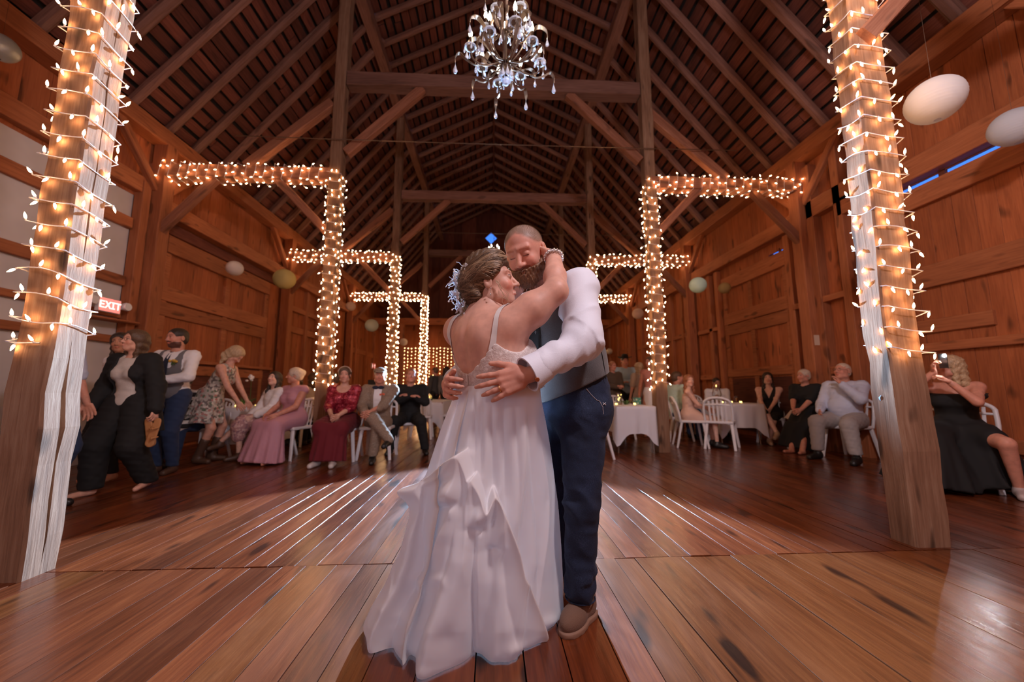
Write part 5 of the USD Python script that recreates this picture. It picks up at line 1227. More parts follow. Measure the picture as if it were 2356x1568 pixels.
def offsh(P, d):
    gown = smin(d, sd_cap(P, B.P+np.array([.05, .0, .0]), B.knR, .15, .13), .06); gown = smin(gown, sd_cap(P, B.P+np.array([-.05, 0, 0]), B.hipL+(B.knL-B.hipL)*.55, .14, .11), .05); gown = smin(gown, skirt_fn(B.knR+np.array([.0, .0, .05]), B.knR+np.array([.04, .06, -.46]), .16, .34, .8, 9, .02)(P), .06)
    gown = smin(gown, skirt_fn(B.P+np.array([-.06, .05, .02]), (-.16, .14, .02), .19, .34, .8, 9, .02)(P), .06)
    gown = smax(gown, -sd_cap(P, B.knL+np.array([0, -.05, .02]), B.anL+np.array([0, .04, 0]), .085, .09), .02)
    return np.maximum(smax(gown, (P-B.S0)@B.Rt[:, 2]+.055, .012), .01-P[:, 2])
wear(t, 'gown', garment(B, ('torso', 'uarm'), .018, extra=offsh, sleeve=.45, pad=.5, neckhole=False, step=.017), BLACK); wear(t, 'shoes', shoes(B), plain('pale_shoe', (.50, .40, .38), .5))
a_ = math.radians(118); ph = np.array([[math.cos(a_), -math.sin(a_), 0], [math.sin(a_), math.cos(a_), 0], [0, 0, 1]])@(B.wrL+np.array([.03, .07, .09]))+np.array(PHX)
ph = np.array([4.67, 3.71, 1.285])
c = thing('phone', 'phone held up with its lamp shining white', 'phone', loc=ph, rotz=-80)
obj('case', bx((-.036, -.004, -.075), (.036, .004, .075), ch=.003), SHOEB, c, primvars=False); obj('screen', bx((-.032, .004, -.07), (.032, .0048, .07), ch=0), plain('phone_screen', (.02, .02, .025), .1), c, primvars=False)
obj('lamp', lathe([(.001, 0), (.014, 0), (.014, .003), (.001, .004)], (0, 0, 0), 12), M['flash'] if 'flash' in M else M.setdefault('flash', mat('phone_lamp', {'e': ('emission', {'color': (.9, .95, 1.0), 'strength': 1300.0})}, [], 'e.emission')), c, primvars=False)
UsdGeom.Xformable(stage.GetPrimAtPath(str(c.GetPath())+'/lamp')).AddTransformOp().Set(Gf.Matrix4d().SetRotate(Gf.Rotation(Gf.Vec3d(1, 0, 0), 90))*Gf.Matrix4d().SetTranslate(Gf.Vec3d(.018, -.0045, .055)))

# --- things on the tables
M['glassy'] = mat('clear_glass', {'p': ('principled_bsdf', {'base_color': (.95, .97, .96), 'roughness': .03, 'ior': 1.45, 'transmission_weight': 1.0})}, [])
M['candleglow'] = mat('candle_glow', {'e': ('emission', {'color': (1.0, .62, .16), 'strength': 5.0})}, [], 'e.emission')
def votive(x, y, z, label):
    c = thing('votive_candle', label, 'candle', loc=(x, y, z), group='votive candles')
    obj('cup', lathe([(.001, 0), (.024, 0), (.028, .05), (.0265, .05), (.023, .004), (.001, .004)], seg=12), M['glassy'], c, smooth=40, primvars=False); obj('candle', lathe([(.001, .005), (.02, .005), (.02, .028), (.001, .03)], seg=10), M['candleglow'], c, primvars=False)
def jar(x, y, z, label, h=.17, flame=True):
    c = thing('glass_jar', label, 'jar', loc=(x, y, z))
    obj('jar_body', lathe([(.001, 0), (.045, 0), (.05, .02), (.05, h*.75), (.036, h*.88), (.038, h), (.035, h), (.033, h*.88), (.046, h*.74), (.046, .024), (.001, .006)], seg=16), M['glassy'], c, smooth=40, primvars=False)
    if flame:
        g = G(); r = np.random.default_rng(int(abs(x*100))); [g.add(*bulb_mesh((r.uniform(-.025, .025), r.uniform(-.025, .025), r.uniform(.03, h*.8)), r.normal(size=3), .8, 4)) for _ in range(9)]; obj('fairy_bulbs', g, M['candleglow'], c, kind='stuff', primvars=False)
def greens(x, y, z, label, s=1.0, n=26):
    c = thing('greenery_sprig', label, 'table greenery', loc=(x, y, z)); r = np.random.default_rng(int(abs(x*77))); g = G(); g2 = G()
    for k in range(n):
        a = r.uniform(0, 6.28); e = np.array([math.cos(a), math.sin(a), 0]); q = e*r.uniform(.02, .12)*s
        g.add(*strip(catmull([q*.3, q*.7+np.array([0, 0, .05*s]), q+np.array([0, 0, r.uniform(.03, .09)*s])], 3), [.003, .012, .018, .02, .016, .01, .003], np.cross(e, [0, 0, 1.]), .0015))
    obj('leaves', g, M['leafgreen'], c, kind='stuff', primvars=False)
jar(2.15, 6.45, .745, 'glass jar of tiny lights on the cloth behind the groom', .20); greens(2.26, 6.4, .745, 'sprig of greenery on the cloth behind the groom'); votive(2.36, 6.3, .745, 'amber votive candle on the cloth behind the groom'); votive(2.05, 6.3, .745, 'votive candle nearest the groom\'s hip')
c = thing('gift_box', 'small teal patterned box beside the greenery', 'box', loc=(2.46, 6.45, .745), rotz=15); obj('box', bx((-.05, -.04, 0), (.05, .04, .10)), pattern('teal_print', [(0, (.05, .22, .17)), (.5, (.16, .36, .26)), (.8, (.45, .5, .4))], 40), c); obj('lid', bx((-.053, -.043, .10), (.053, .043, .115)), fabric('teal_lid', (.06, .25, .2)), c)
c = thing('wide_vase', 'tall clear glass vase among the candles on the big cloth', 'vase', loc=(4.35, 7.25, .745)); obj('vase_body', lathe([(.001, 0), (.06, 0), (.05, .03), (.085, .16), (.06, .26), (.075, .30), (.07, .30), (.055, .26), (.08, .16), (.045, .035), (.001, .02)], seg=18), M['glassy'], c, smooth=40, primvars=False); obj('flame', lathe([(.001, .30), (.012, .315), (.001, .345)], seg=8), M['candleglow'], c, primvars=False)
votive(4.28, 6.98, .745, 'votive candle at the near edge of the big cloth'); votive(4.62, 6.95, .745, 'amber votive candle beside the drinks glass'); votive(4.50, 7.05, .745, 'votive candle left of the amber one')
c = thing('drinks_glass', 'glass of amber drink at the wall end of the big cloth', 'glass', loc=(4.80, 7.35, .745)); obj('tumbler', lathe([(.001, 0), (.032, 0), (.038, .12), (.036, .12), (.03, .006), (.001, .006)], seg=14), M['glassy'], c, smooth=40, primvars=False); obj('drink', lathe([(.001, .007), (.0295, .007), (.034, .085), (.001, .085)], seg=14), plain('amber_drink', (.30, .07, .015), .1), c, primvars=False)
for k, (x, y) in enumerate([(4.28, 7.5), (4.72, 7.9)]):
    c = thing('dinner_plate', f'white dinner plate on the big cloth, {"nearest the empty chair" if k == 0 else "beside the tall vase"}', 'plate', loc=(x, y, .745)); obj('plate', lathe([(.001, 0), (.07, 0), (.12, .016), (.12, .02), (.07, .006), (.001, .006)], seg=24), M['whiteplastic'], c, smooth=40, primvars=False)
jar(-3.72, 6.45, .745, 'tall glass jar with a light on the round table', .26); greens(-4.0, 6.4, .745, 'dark greenery in the middle of the round table', 1.9, 40)
for k, (x, y) in enumerate([(-4.02, 6.25), (-3.9, 6.22), (-3.72, 6.26)]): votive(x, y, .745, ['votive candle by the bending woman\'s hand', 'middle votive candle on the round table', 'votive candle next to the tall jar'][k])
c = thing('white_flower', 'white flower head rising from the round table greenery', 'flower', loc=(-3.98, 6.5, .745)); obj('stem', tube([(0, 0, 0), (.01, 0, .2), (0, 0, .42)], .004, 5), M['leafgreen'], c, primvars=False)
g = G(); r = np.random.default_rng(2); [ellipsoid(r.normal(0, .025, 3)+np.array([0, 0, .45]), (.022, .022, .016), 1, g) for _ in range(14)]; obj('petals', g, WHITE, c, kind='stuff', primvars=False)
votive(-1.5, 8.7, .745, 'votive candle at the near end of the far row table'); jar(-1.5, 9.3, .745, 'jar of tiny lights on the far row table'); greens(-1.45, 9.0, .745, 'greenery on the far row table')
c = thing('loudspeaker_stand', 'white loudspeaker column and dark screen on a stand behind the flat cap', 'speaker', loc=(-3.05, 10.9, 0)); obj('stand_pole', tube([(0, 0, .02), (0, 0, .9)], .02, 8), M['iron'], c, primvars=False); obj('column', bx((-.09, -.09, .85), (.09, .09, 1.55)), M['whiteplastic'], c); obj('screen', bx((-.42, -.10, .75), (-.16, -.07, 1.28)), SHOEB, c)
for k in range(3):
    a = k*2.1; obj('foot', tube([(0, 0, .25), (.32*math.cos(a), .32*math.sin(a), .01)], .012, 6), M['iron'], c, primvars=False)
c = thing('patterned_bag', 'green patterned gift bag at the right edge of the floor', 'bag', loc=(5.48, 3.80, 0)); obj('bag', timber((0, 0, 0), (0, 0, .26), .14, .22, up=(0, 1, 0), taper=1.1), pattern('green_print', [(0, (.01, .06, .04)), (.5, (.03, .16, .09)), (.85, (.4, .5, .4))], 30), c)
obj('handle', tube(catmull([(-.04, -.1, .25), (-.02, -.1, .36), (.02, -.1, .36), (.04, -.1, .25)], 5), .004, 5), BLACK, c, primvars=False)
c = obj('blue_ribbon', G().add(*strip(catmull([(2.715, 2.52, 1.09), (2.69, 2.53, 1.05), (2.70, 2.53, .99), (2.675, 2.54, .94), (2.69, 2.54, .90)], 4), np.interp(np.linspace(0, 1, 17), [0, .3, 1], [.02, .06, .03]), (.3, 1, 0), .003)), fabric('pale_blue_tape', (.35, .55, .75))); tag(c, 'scrap of pale blue ribbon stuck on the edge of the right wound post', 'ribbon')
# the flash head and its stand, hidden behind the couple
c = thing('flash_stand', 'black flash head on a tripod stand far behind the couple', 'flash stand', loc=(FLASH_POS[0], FLASH_POS[1]+.14, 0))
obj('pole', tube([(0, 0, .3), (0, 0, FLASH_POS[2]-.06)], .014, 8), M['iron'], c, primvars=False); obj('flash_head', timber((0, .14, FLASH_POS[2]), (0, -.06, FLASH_POS[2]), .12, .12), SHOEB, c)
for k in range(3):
    a = k*2.094+.4; obj('foot', tube([(0, 0, .55), (.4*math.cos(a), .4*math.sin(a), .01)], .009, 6), M['iron'], c, primvars=False)
# ------------------------------------------------------------------ the couple
A3 = lambda *p: np.array(p, float)
def curves(name, strands, width, m, parent, taper=True):
    c = UsdGeom.BasisCurves.Define(stage, path_for(name, parent)); c.CreateTypeAttr('linear')
    P = np.vstack(strands).astype(np.float32); c.CreatePointsAttr(Vt.Vec3fArray.FromNumpy(P)); c.CreateCurveVertexCountsAttr(Vt.IntArray([len(s) for s in strands]))
    w = np.concatenate([width*(np.linspace(1, .35, len(s)) if taper else np.ones(len(s))) for s in strands]).astype(np.float32)
    c.CreateWidthsAttr(Vt.FloatArray.FromNumpy(w)); c.SetWidthsInterpolation('vertex')
    UsdShade.MaterialBindingAPI.Apply(c.GetPrim()).Bind(m); return c.GetPrim()
def wrinkle(P, d, q, a):
    """sharp-crested cloth folds: ridged noise in fold coordinates q, only near the surface"""
    m = np.abs(d) < .06; n = meshkit.fbm(q[m], 2, 5); out = d.copy(); out[m] += np.broadcast_to(a, d.shape)[m]*(np.abs(2*n-1)*1.6-.45); return out
def project(fn, P, n=6, off=0.0, e=.002):
    P = np.array(P, float)
    for _ in range(n):
        d = fn(P)-off; g = np.stack([fn(P+np.eye(3)[k]*e)-fn(P-np.eye(3)[k]*e) for k in range(3)], -1)/(2*e); P -= (d/np.maximum((g*g).sum(-1), .2))[:, None]*g
    return P
SATIN = mat('ivory_satin', {'a': ('texture_coordinate', {}), 'n': ('noise_texture', {'scale': 5.0, 'detail': 3.0}), 'b': ('bump', {'strength': .12, 'distance': .02}),
    'p': ('principled_bsdf', {'base_color': (.86, .81, .79), 'roughness': .30, 'specular_ior_level': .5, 'sheen_weight': .15}), 't': ('translucent_bsdf', {'color': (.72, .68, .70)}), 'x': ('mix_closure', {'fac': .22})},
    [('a.object', 'n.vector'), ('n.fac', 'b.height'), ('b.normal', 'p.normal'), ('p.BSDF', 'x.closure1'), ('t.BSDF', 'x.closure2')], 'x.closure')
LACE = mat('ivory_lace', {'a': ('texture_coordinate', {}), 'v': ('voronoi_texture', {'feature': 'distance_to_edge', 'scale': 55.0}), 'n': ('noise_texture', {'scale': 45.0, 'detail': 3.0, 'distortion': 2.5}), 'm': ('mix_float', {'fac': .5}),
    'r': ('rgb_ramp', {'ramp': [(.25, (.60, .50, .47)), (.45, (.76, .69, .66)), (.6, (.84, .79, .77))]}), 'b': ('bump', {'strength': .6, 'distance': .004}), 'p': ('principled_bsdf', {'roughness': .6})},
    [('a.object', 'v.vector'), ('a.object', 'n.vector'), ('v.distance', 'm.a'), ('n.fac', 'm.b'), ('m.result', 'r.fac'), ('n.fac', 'b.height'), ('r.color', 'p.base_color'), ('b.normal', 'p.normal')])
SHIRT = fabric('groom_shirt_cotton', (.72, .74, .83), .65, .12, 200); VEST = fabric('groom_vest_wool', (.088, .080, .082), .9, .5, 420, .3)
DENIM = mat('groom_denim', {'a': ('texture_coordinate', {}), 'n': ('noise_texture', {'scale': 260.0, 'detail': 2.0}), 'n2': ('noise_texture', {'scale': 9.0, 'detail': 3.0}), 'm': ('mix_float', {'fac': .55}), 'r': ('rgb_ramp', {'ramp': [(.35, (.003, .0075, .026)), (.55, (.0065, .016, .048)), (.74, (.030, .05, .11))]}),
    'b': ('bump', {'strength': .3, 'distance': .002}), 'p': ('principled_bsdf', {'roughness': .85})}, [('a.object', 'n.vector'), ('a.object', 'n2.vector'), ('n.fac', 'm.a'), ('n2.fac', 'm.b'), ('m.result', 'r.fac'), ('n.fac', 'b.height'), ('r.color', 'p.base_color'), ('b.normal', 'p.normal')])
SUEDE = fabric('brown_suede', (.16, .085, .055), .9, .4, 300); SOLE = plain('boot_welt', (.24, .13, .085), .7)
SKB = skin('bride_skin', (.64, .345, .26), .5); SKG = skin('groom_skin', (.62, .29, .215), .5)
HB = [hairmat('bride_hair_dark', (.055, .030, .017), (.15, .088, .048)), plain('bride_hair_mid', (.20, .122, .068), .38), plain('bride_hair_light', (.46, .315, .195), .36)]
PEARL = plain('pearl', (.85, .82, .80), .18); SILV = mat('silver', {'p': ('principled_bsdf', {'base_color': (.8, .8, .82), 'metallic': 1.0, 'roughness': .18})}, []); GOLD = mat('gold', {'p': ('principled_bsdf', {'base_color': (.85, .55, .25), 'metallic': 1.0, 'roughness': .22})}, [])
PETAL = mat('white_petal', {'p': ('principled_bsdf', {'base_color': (.82, .82, .86), 'roughness': .5}), 't': ('translucent_bsdf', {'color': (.8, .8, .85)}), 'x': ('mix_closure', {'fac': .4})}, [('p.BSDF', 'x.closure1'), ('t.BSDF', 'x.closure2')], 'x.closure')

# ---- bride
bride = thing('person', 'bride in an open-backed ivory satin gown, arm round the groom\'s neck', 'person')
RB = rotm(-47, -4); BC = A3(-.018, 1.605, 1.185)
bshR, bshL, bel, bwr = A3(.066, 1.515, 1.250), A3(-.148, 1.70, 1.262), A3(.256, 1.505, 1.398), A3(.274, 1.655, 1.602)
RBh = rotm(-97, -11, 3); BH, BS = A3(-.004, 1.60, 1.452), .97
bneck0, bneck1 = A3(-.035, 1.61, 1.29), A3(-.022, 1.60, 1.40)
def bride_torso(P, o=0):
    d = sd_ell(P, (.025, 1.62, .93), (.160+o, .130+o, .15+o), RB)
    d = smin(d, sd_ell(P, (.022, 1.615, 1.05), (.168+o, .140+o, .17+o), RB), .07)
    d = smin(d, sd_ell(P, BC, (.172+o, .135+o, .165+o), RB), .06)
    d = smin(d, sd_cap(P, bshL, bshR, .062+o, .066+o), .05)
    d = smin(d, sd_cap(P, (bshL+bshR)/2+A3(0, 0, -.02), bneck0+A3(0, 0, .02), .085+o, .066+o), .06)
    for q in (-1, 1): d = smin(d, sd_ell(P, BC+RB@A3(q*.085, .095, -.05), (.078+o, .07+o, .075+o), RB), .04)
    q = (P-BC)@RB                                                      # spine furrow and shoulder blades
    d = d+.007*np.exp(-(q[:, 0]/.016)**2)*(q[:, 1] < 0)*np.exp(-((q[:, 2]+.02)/.14)**2)
    for sx in (-1, 1): d = d-.008*np.exp(-(((q[:, 0]-sx*.082)/.042)**2+((q[:, 2]-.035)/.055)**2))*(q[:, 1] < 0)
    return d
def bride_arm(P, o=0):
    d = smin(sd_cap(P, bshR, bshR+(bel-bshR)*.5, .076+o, .071+o), sd_cap(P, bshR+(bel-bshR)*.5, bel, .071+o, .049+o), .02)
    d = smin(d, smin(sd_cap(P, bel, bel+(bwr-bel)*.40, .049+o, .047+o), sd_cap(P, bel+(bwr-bel)*.40, bwr, .047+o, .032+o), .02), .02)
    e, w = A3(-.02, 1.93, 1.37), A3(.15, 1.92, 1.55)
    return smin(d, smin(sd_cap(P, bshL, e, .074+o, .06+o), sd_cap(P, e, w, .058+o, .033+o), .02), .0001)
def bride_skin(P):
    d = smin(bride_torso(P), bride_arm(P), .028); d = np.maximum(d, .965-P[:, 2])
    return smin(d, sd_cap(P, bneck0, bneck1, .062, .054), .045)
v, f = sdf_mesh(bride_skin, (-.30, 1.38, .80), (.44, 2.08, 1.72), .0068, 2); g = G().add(v, f)
hf = lambda P: smin(head_sdf((P-BH)@RBh, BS, True), sd_cap(P, bneck0, bneck1+A3(.0, 0, .01), .060, .052), .025)
v, f = sdf_mesh(hf, BH-A3(.15, .15, .19), BH+A3(.16, .15, .15), .0036, 1); c = paint_head((v-BH)@RBh, BS, 0, {'brow': (.50, .34, .26), 'smile': 1, 'squint': 1})
qf = (v-BH)@RBh; m = (np.abs(np.abs(qf[:, 0])-.046) < .018) & (np.abs(qf[:, 2]+.03) < .02) & (qf[:, 1] > .03); c[m] *= (1.03, .93, .92)
g.add(v, f, c=c)
def hand_mesh(w, d, n, side, curl, spread, s, thumb, step=.0042, fing=None):
    w, d, n = A3(*w), A3(*d), A3(*n); hb = hand_bones(w, d, n, side, curl, spread, s, thumb, fing); e = np.array([p for x in hb for p in x[:2]]); dd = d/np.linalg.norm(d)
    def fn(P):
        ds = [union([sd_cap(P, *x) for x in hb[i:i+4]], .005) for i in range(0, 16, 4)]
        th = union([sd_cap(P, *x) for x in hb[16:]], .007); pal = union([sd_cap(P, *hb[i]) for i in (0, 4, 8, 12)]+[sd_cap(P, w-dd*.012, w+dd*.02, .026*s, .025*s)], .014)
        return smin(smin(union(ds, .0015), pal, .008), th, .010)
    return sdf_mesh(fn, *sdf_bounds(np.vstack([e, [w-dd*.03]]), .03), step, 1), hb
(vf, _) = hand_mesh(bwr, (-.55, .75, .10), (-.75, -.55, -.2), 1, 26, 4, .92, 35); g.add(*vf)
(vf, _) = hand_mesh((.15, 1.92, 1.55), (.7, -.2, .4), (.2, -.9, -.2), 1, 26, 4, .92, 35); g.add(*vf)
obj('body', g, SKB, bride, smooth=True)

# bodice: lace panels with a deep V back and thin straps
def bodice(P):
    d = bride_torso(P, .006); q = (P-BC)@RB; x, y, z = q.T
    zb = -.115                                                       # bottom of the V
    half = .012+.160*np.clip((z-zb)/.16, 0, 1)**.72+.004*np.sin(z*230)*(z > zb)
    openb = np.maximum(np.abs(x)-half, zb-z)                         # negative inside the opening
    back = smax(np.abs(x)-half, zb-z, .03)
    d = np.where(y < .02, smax(d, -back, .004), d)
    arm = np.hypot((y+.015)/.10, (z-.086)/.124)-1                       # arm holes
    d = smax(d, -np.where(np.abs(x) > .10, arm*.09, .05), .006)
    top = z-.02-.10*np.exp(-((np.abs(x)-.125)/.025)**2)
    d = np.where(y > .02, smax(d, z-.02, .01), d)
    return np.maximum(np.maximum(d, -(bride_torso(P, -.004))), P[:, 2]*-1+.98)
v, f = sdf_mesh(bodice, (-.26, 1.38, .96), (.26, 1.84, 1.36), .0046, 1)
obj('bodice', (v, f), LACE, bride, smooth=True)
def on_back(u, z, off=.010):                                         # a point of the torso surface seen from outside at local (x, z)
    P0 = BC+RB@A3(u, -.16, z); return project(lambda P: bride_torso(P), [P0], 8, off)[0]
g = G()
for sx in (-1, 1):
    ps = [BC+RB@A3(sx*x, y, z) for x, y, z in ((.122, -.11, -.055), (.132, -.105, -.02), (.138, -.10, .025), (.138, -.09, .07), (.132, -.07, .11), (.124, -.035, .145), (.116, .03, .14), (.105, .10, .07))]
    ps = project(lambda P: smin(bride_torso(P), bride_arm(P), .028), ps, 8, .004)
    cp = catmull(ps, 6); gr_ = np.stack([(smin(bride_torso(cp+np.eye(3)[k]*.003), bride_arm(cp+np.eye(3)[k]*.003), .028)-smin(bride_torso(cp-np.eye(3)[k]*.003), bride_arm(cp-np.eye(3)[k]*.003), .028)) for k in range(3)], -1)
    t = np.gradient(cp, axis=0); sd = np.cross(t, gr_); sd /= np.linalg.norm(sd, axis=1, keepdims=True)
    g.add(*strip(cp, np.interp(np.linspace(0, 1, len(cp)), [0, .12, .3, 1], [.012, .028, .021, .018]), sd, .002))
obj('strap', g, SATIN, bride, smooth=True, primvars=False)

# skirt: a blend from the waist ring to the traced hem, with pinned-up bustle folds at the back
WC, WZ = A3(.024, 1.615), 1.015
hem_front = [(-.545, 1.80), (-.495, 1.704), (-.445, 1.628), (-.385, 1.640), (-.318, 1.556), (-.300, 1.606), (-.258, 1.492), (-.200, 1.505), (-.114, 1.545), (-.056, 1.602), (-.002, 1.556), (.094, 1.545), (.116, 1.608), (.211, 1.694), (.304, 1.809), (.335, 1.93)]
hem_back = [(.30, 2.04), (.18, 2.12), (0, 2.15), (-.2, 2.14), (-.38, 2.06), (-.52, 1.94)]
hem = np.array(hem_front+hem_back); hem = catmull(np.vstack([hem, hem[:1]]), 40)
# rows by arc length: angle of each hem sample seen from the waist, so that the columns run straight down
ha = np.unwrap(np.arctan2(hem[:, 0]-(-.08), -(hem[:, 1]-1.80)))
NT, NZ = 900, 260
seg = np.r_[0, np.cumsum(np.linalg.norm(np.diff(hem, axis=0), axis=1))]; tt = np.linspace(0, seg[-1], NT, endpoint=False)
hx = np.interp(tt, seg, hem[:, 0]); hy = np.interp(tt, seg, hem[:, 1]); hang = np.interp(tt, seg, ha)
th = hang.copy()
ca, sa = math.cos(math.radians(-47)), math.sin(math.radians(-47))
ux, uy = np.sin(th), -np.cos(th)
lx, ly = ux*ca+uy*sa, -ux*sa+uy*ca
rw = 1/np.sqrt((lx/.186)**2+(ly/.158)**2)
wx, wy = WC[0]+rw*ux, WC[1]+rw*uy
T_ = np.linspace(0, 1, NZ)[:, None]
right = np.clip((np.sin(th)+.15)/1.15, 0, 1)[None, :]; left = np.clip(-np.sin(th), 0, 1)[None, :]
gl = np.interp(T_, [0, .165, .34, .51, .67, .8, .895, 1], [0, .18, .325, .41, .53, .69, .86, 1]); gl = ndimage.gaussian_filter1d(gl, 12, axis=0, mode='nearest'); gr2 = 1-(1-T_)**2.5
gg = gl*(1-right)+gr2*right
SX, SY = wx[None]*(1-gg)+hx[None]*gg, wy[None]*(1-gg)+hy[None]*gg
SZ = WZ*(1-T_)+.006*T_+0*SX
NX, NY = ux[None]+0*SX, uy[None]+0*SX                                    # outward, flat
# image-like coordinates of every surface point, to lay the folds where the cloth hangs
def sx_of(x, y, z):
    d = np.stack([x, y, z-1.0], -1); w = d@FW; return 1178+873.71*(d@RT)/w, 784-873.71*(d@UPV)/w
PU, PV = sx_of(SX, SY, SZ); FR = np.clip((-NY+.15)/.3, 0, 1)             # only the cloth on this side of the gown
D = np.zeros_like(SX)
def line_x(pts, v):
    pts = np.array(pts, float); return np.interp(v, pts[:, 1], pts[:, 0])
def crease(pts, amp, w, soft=0.25, sharp=True, side=0):
    """a fold that follows pts (px, py), amp metres outward (+) or inward (-)"""
    global D
    pts = np.array(pts, float); v0, v1 = pts[0, 1], pts[-1, 1]; u = PU-line_x(pts, PV)
    fade = np.clip((PV-v0)/(soft*(v1-v0)+1), 0, 1)*np.clip((v1+40-PV)/(40), 0, 1)
    if side: prof = np.where(u*side > 0, np.exp(-np.abs(u)/w), np.exp(-np.abs(u)/(w*.28)))
    else: prof = np.exp(-np.abs(u)/w) if sharp else np.exp(-(u/w)**2)
    D += amp*prof*fade*FR
# pleats from the waist
for x0, x1, y1, a, w in ((1120, 1122, 1150, .012, 12), (1143, 1146, 1120, .014, 13), (1170, 1186, 1200, .012, 13), (1196, 1222, 1300, .012, 15), (1222, 1258, 1300, .009, 12)):
    crease([(x0, 915), (x1, y1)], a, w, .2, False)
for x0, x1, y1, a, w in ((1132, 1133, 1100, -.011, 7), (1158, 1163, 1140, -.010, 7), (1184, 1204, 1300, -.013, 8), (1210, 1242, 1420, -.010, 8), (1090, 1092, 1040, -.008, 5), (1108, 1106, 1060, -.008, 8)):
    crease([(x0, 908), (x1, y1)], a, w, .2)
crease([(1238, 985), (1254, 1150), (1243, 1300), (1232, 1492)], .016, 16, .25, side=1); crease([(1210, 1080), (1200, 1250), (1180, 1500)], -.010, 14, .4)
crease([(1215, 1000), (1228, 1200), (1216, 1490)], .010, 14, .4, False)
# the bustle: cloth pinned at three points, pouting below its edge
edge = [(930, 1165), (958, 1127), (985, 1108), (1020, 1083), (1052, 1050), (1076, 1031), (1090, 1092), (1097, 1086), (1110, 1120), (1121, 1160), (1127, 1138), (1134, 1117), (1141, 1135), (1152, 1165), (1166, 1205), (1185, 1262), (1200, 1330), (1225, 1420), (1250, 1500)]
ev = np.interp(PU, [e[0] for e in edge], [e[1] for e in edge], left=1250, right=1600); dep = PV-ev
step = np.clip(dep/5, 0, 1); step = step*step*(3-2*step)
D += FR*step*(.034+.034*np.exp(-np.clip(dep, 0, 999)/50))*np.clip((1560-PV)/120, .35, 1)
# loops and puckers under the pins
def blob(cx, cy, rx, ry, a, rot=0):
    global D
    c, s = math.cos(math.radians(rot)), math.sin(math.radians(rot)); u, w = PU-cx, PV-cy; D += a*np.exp(-(((u*c+w*s)/rx)**2+((-u*s+w*c)/ry)**2))*FR
blob(1048, 1128, 14, 26, .030, 20); blob(1046, 1158, 18, 8, -.020, -25); blob(1106, 1180, 12, 24, .026, 20); blob(1099, 1210, 13, 8, -.020, 0); blob(1139, 1215, 11, 34, .026, 8); blob(1134, 1254, 12, 8, -.020, 0); blob(985, 1130, 22, 10, .02, -20)
blob(1005, 1225, 30, 46, .010, 10); blob(1060, 1240, 14, 60, .012, 8)
crease([(1076, 1034), (1064, 1100), (1050, 1150)], .016, 9, .1); crease([(1076, 1034), (1040, 1090), (1000, 1118), (965, 1130)], .012, 8, .1); crease([(1097, 1088), (1083, 1150), (1078, 1300)], .014, 9, .1); crease([(1134, 1118), (1118, 1180), (1104, 1260), (1098, 1480)], .014, 10, .1); crease([(1134, 1118), (1148, 1180), (1150, 1250)], .012, 8, .1)
# long folds of the train
crease([(1050, 1165), (1020, 1260), (995, 1340), (965, 1420), (938, 1525)], .022, 20, .15, side=1); crease([(1062, 1180), (1042, 1270), (1018, 1350), (985, 1440), (958, 1510)], -.022, 13, .2)
crease([(1086, 1210), (1062, 1330), (1020, 1440), (990, 1545)], .020, 24, .2, False); crease([(1100, 1205), (1090, 1300), (1089, 1485)], -.034, 9, .2); crease([(1112, 1260), (1118, 1380), (1130, 1515)], .018, 18, .25, False)
crease([(985, 1170), (960, 1290), (905, 1430), (872, 1495)], .018, 18, .2, False); crease([(1000, 1190), (985, 1300), (940, 1400), (905, 1488)], -.018, 12, .2); crease([(1150, 1250), (1160, 1380), (1196, 1510)], -.016, 14, .25); crease([(1135, 1260), (1150, 1400), (1165, 1515)], .012, 18, .3, False)
blob(1030, 1455, 22, 30, -.014, 20); blob(1185, 1490, 30, 16, .014, 0); blob(1265, 1430, 22, 14, .018, -20); blob(978, 1330, 24, 13, .009, 25); blob(958, 1352, 26, 13, -.008, 25); blob(1022, 1326, 20, 12, .008, 30); blob(925, 1405, 22, 12, .008, 30)
ndg = np.stack([SX*5, SY*5, SZ*2.2], -1); D += .010*(meshkit.fbm(ndg, 3, 4)-.5)*np.clip(T_*3, 0, 1)*2
back_f = .012*np.sin(th*17)[None]*T_*(1-FR); D += back_f
# shape where the cloth sticks out to a point at the left of the bustle
pt = np.exp(-(((PU-962)/24)**2+((PV-1128)/26)**2))*np.clip(-np.sin(th), 0, 1)[None]**.5; D += .055*pt
D = ndimage.gaussian_filter(D, (1.1, 1.4), mode=('nearest', 'wrap'))
SX, SY = SX+NX*D, SY+NY*D
curl = np.clip((T_-.965)/.035, 0, 1)**2; SX, SY, SZ = SX-NX*.010*curl, SY-NY*.010*curl, SZ
V = np.stack([SX, SY, SZ], -1).reshape(-1, 3); I, J = np.meshgrid(np.arange(NZ-1), np.arange(NT), indexing='ij'); J2 = (J+1) % NT
F = np.stack([I*NT+J, (I+1)*NT+J, (I+1)*NT+J2, I*NT+J2], -1).reshape(-1, 4)[:, ::-1]
obj('skirt', (V, F), SATIN, bride, smooth=True)
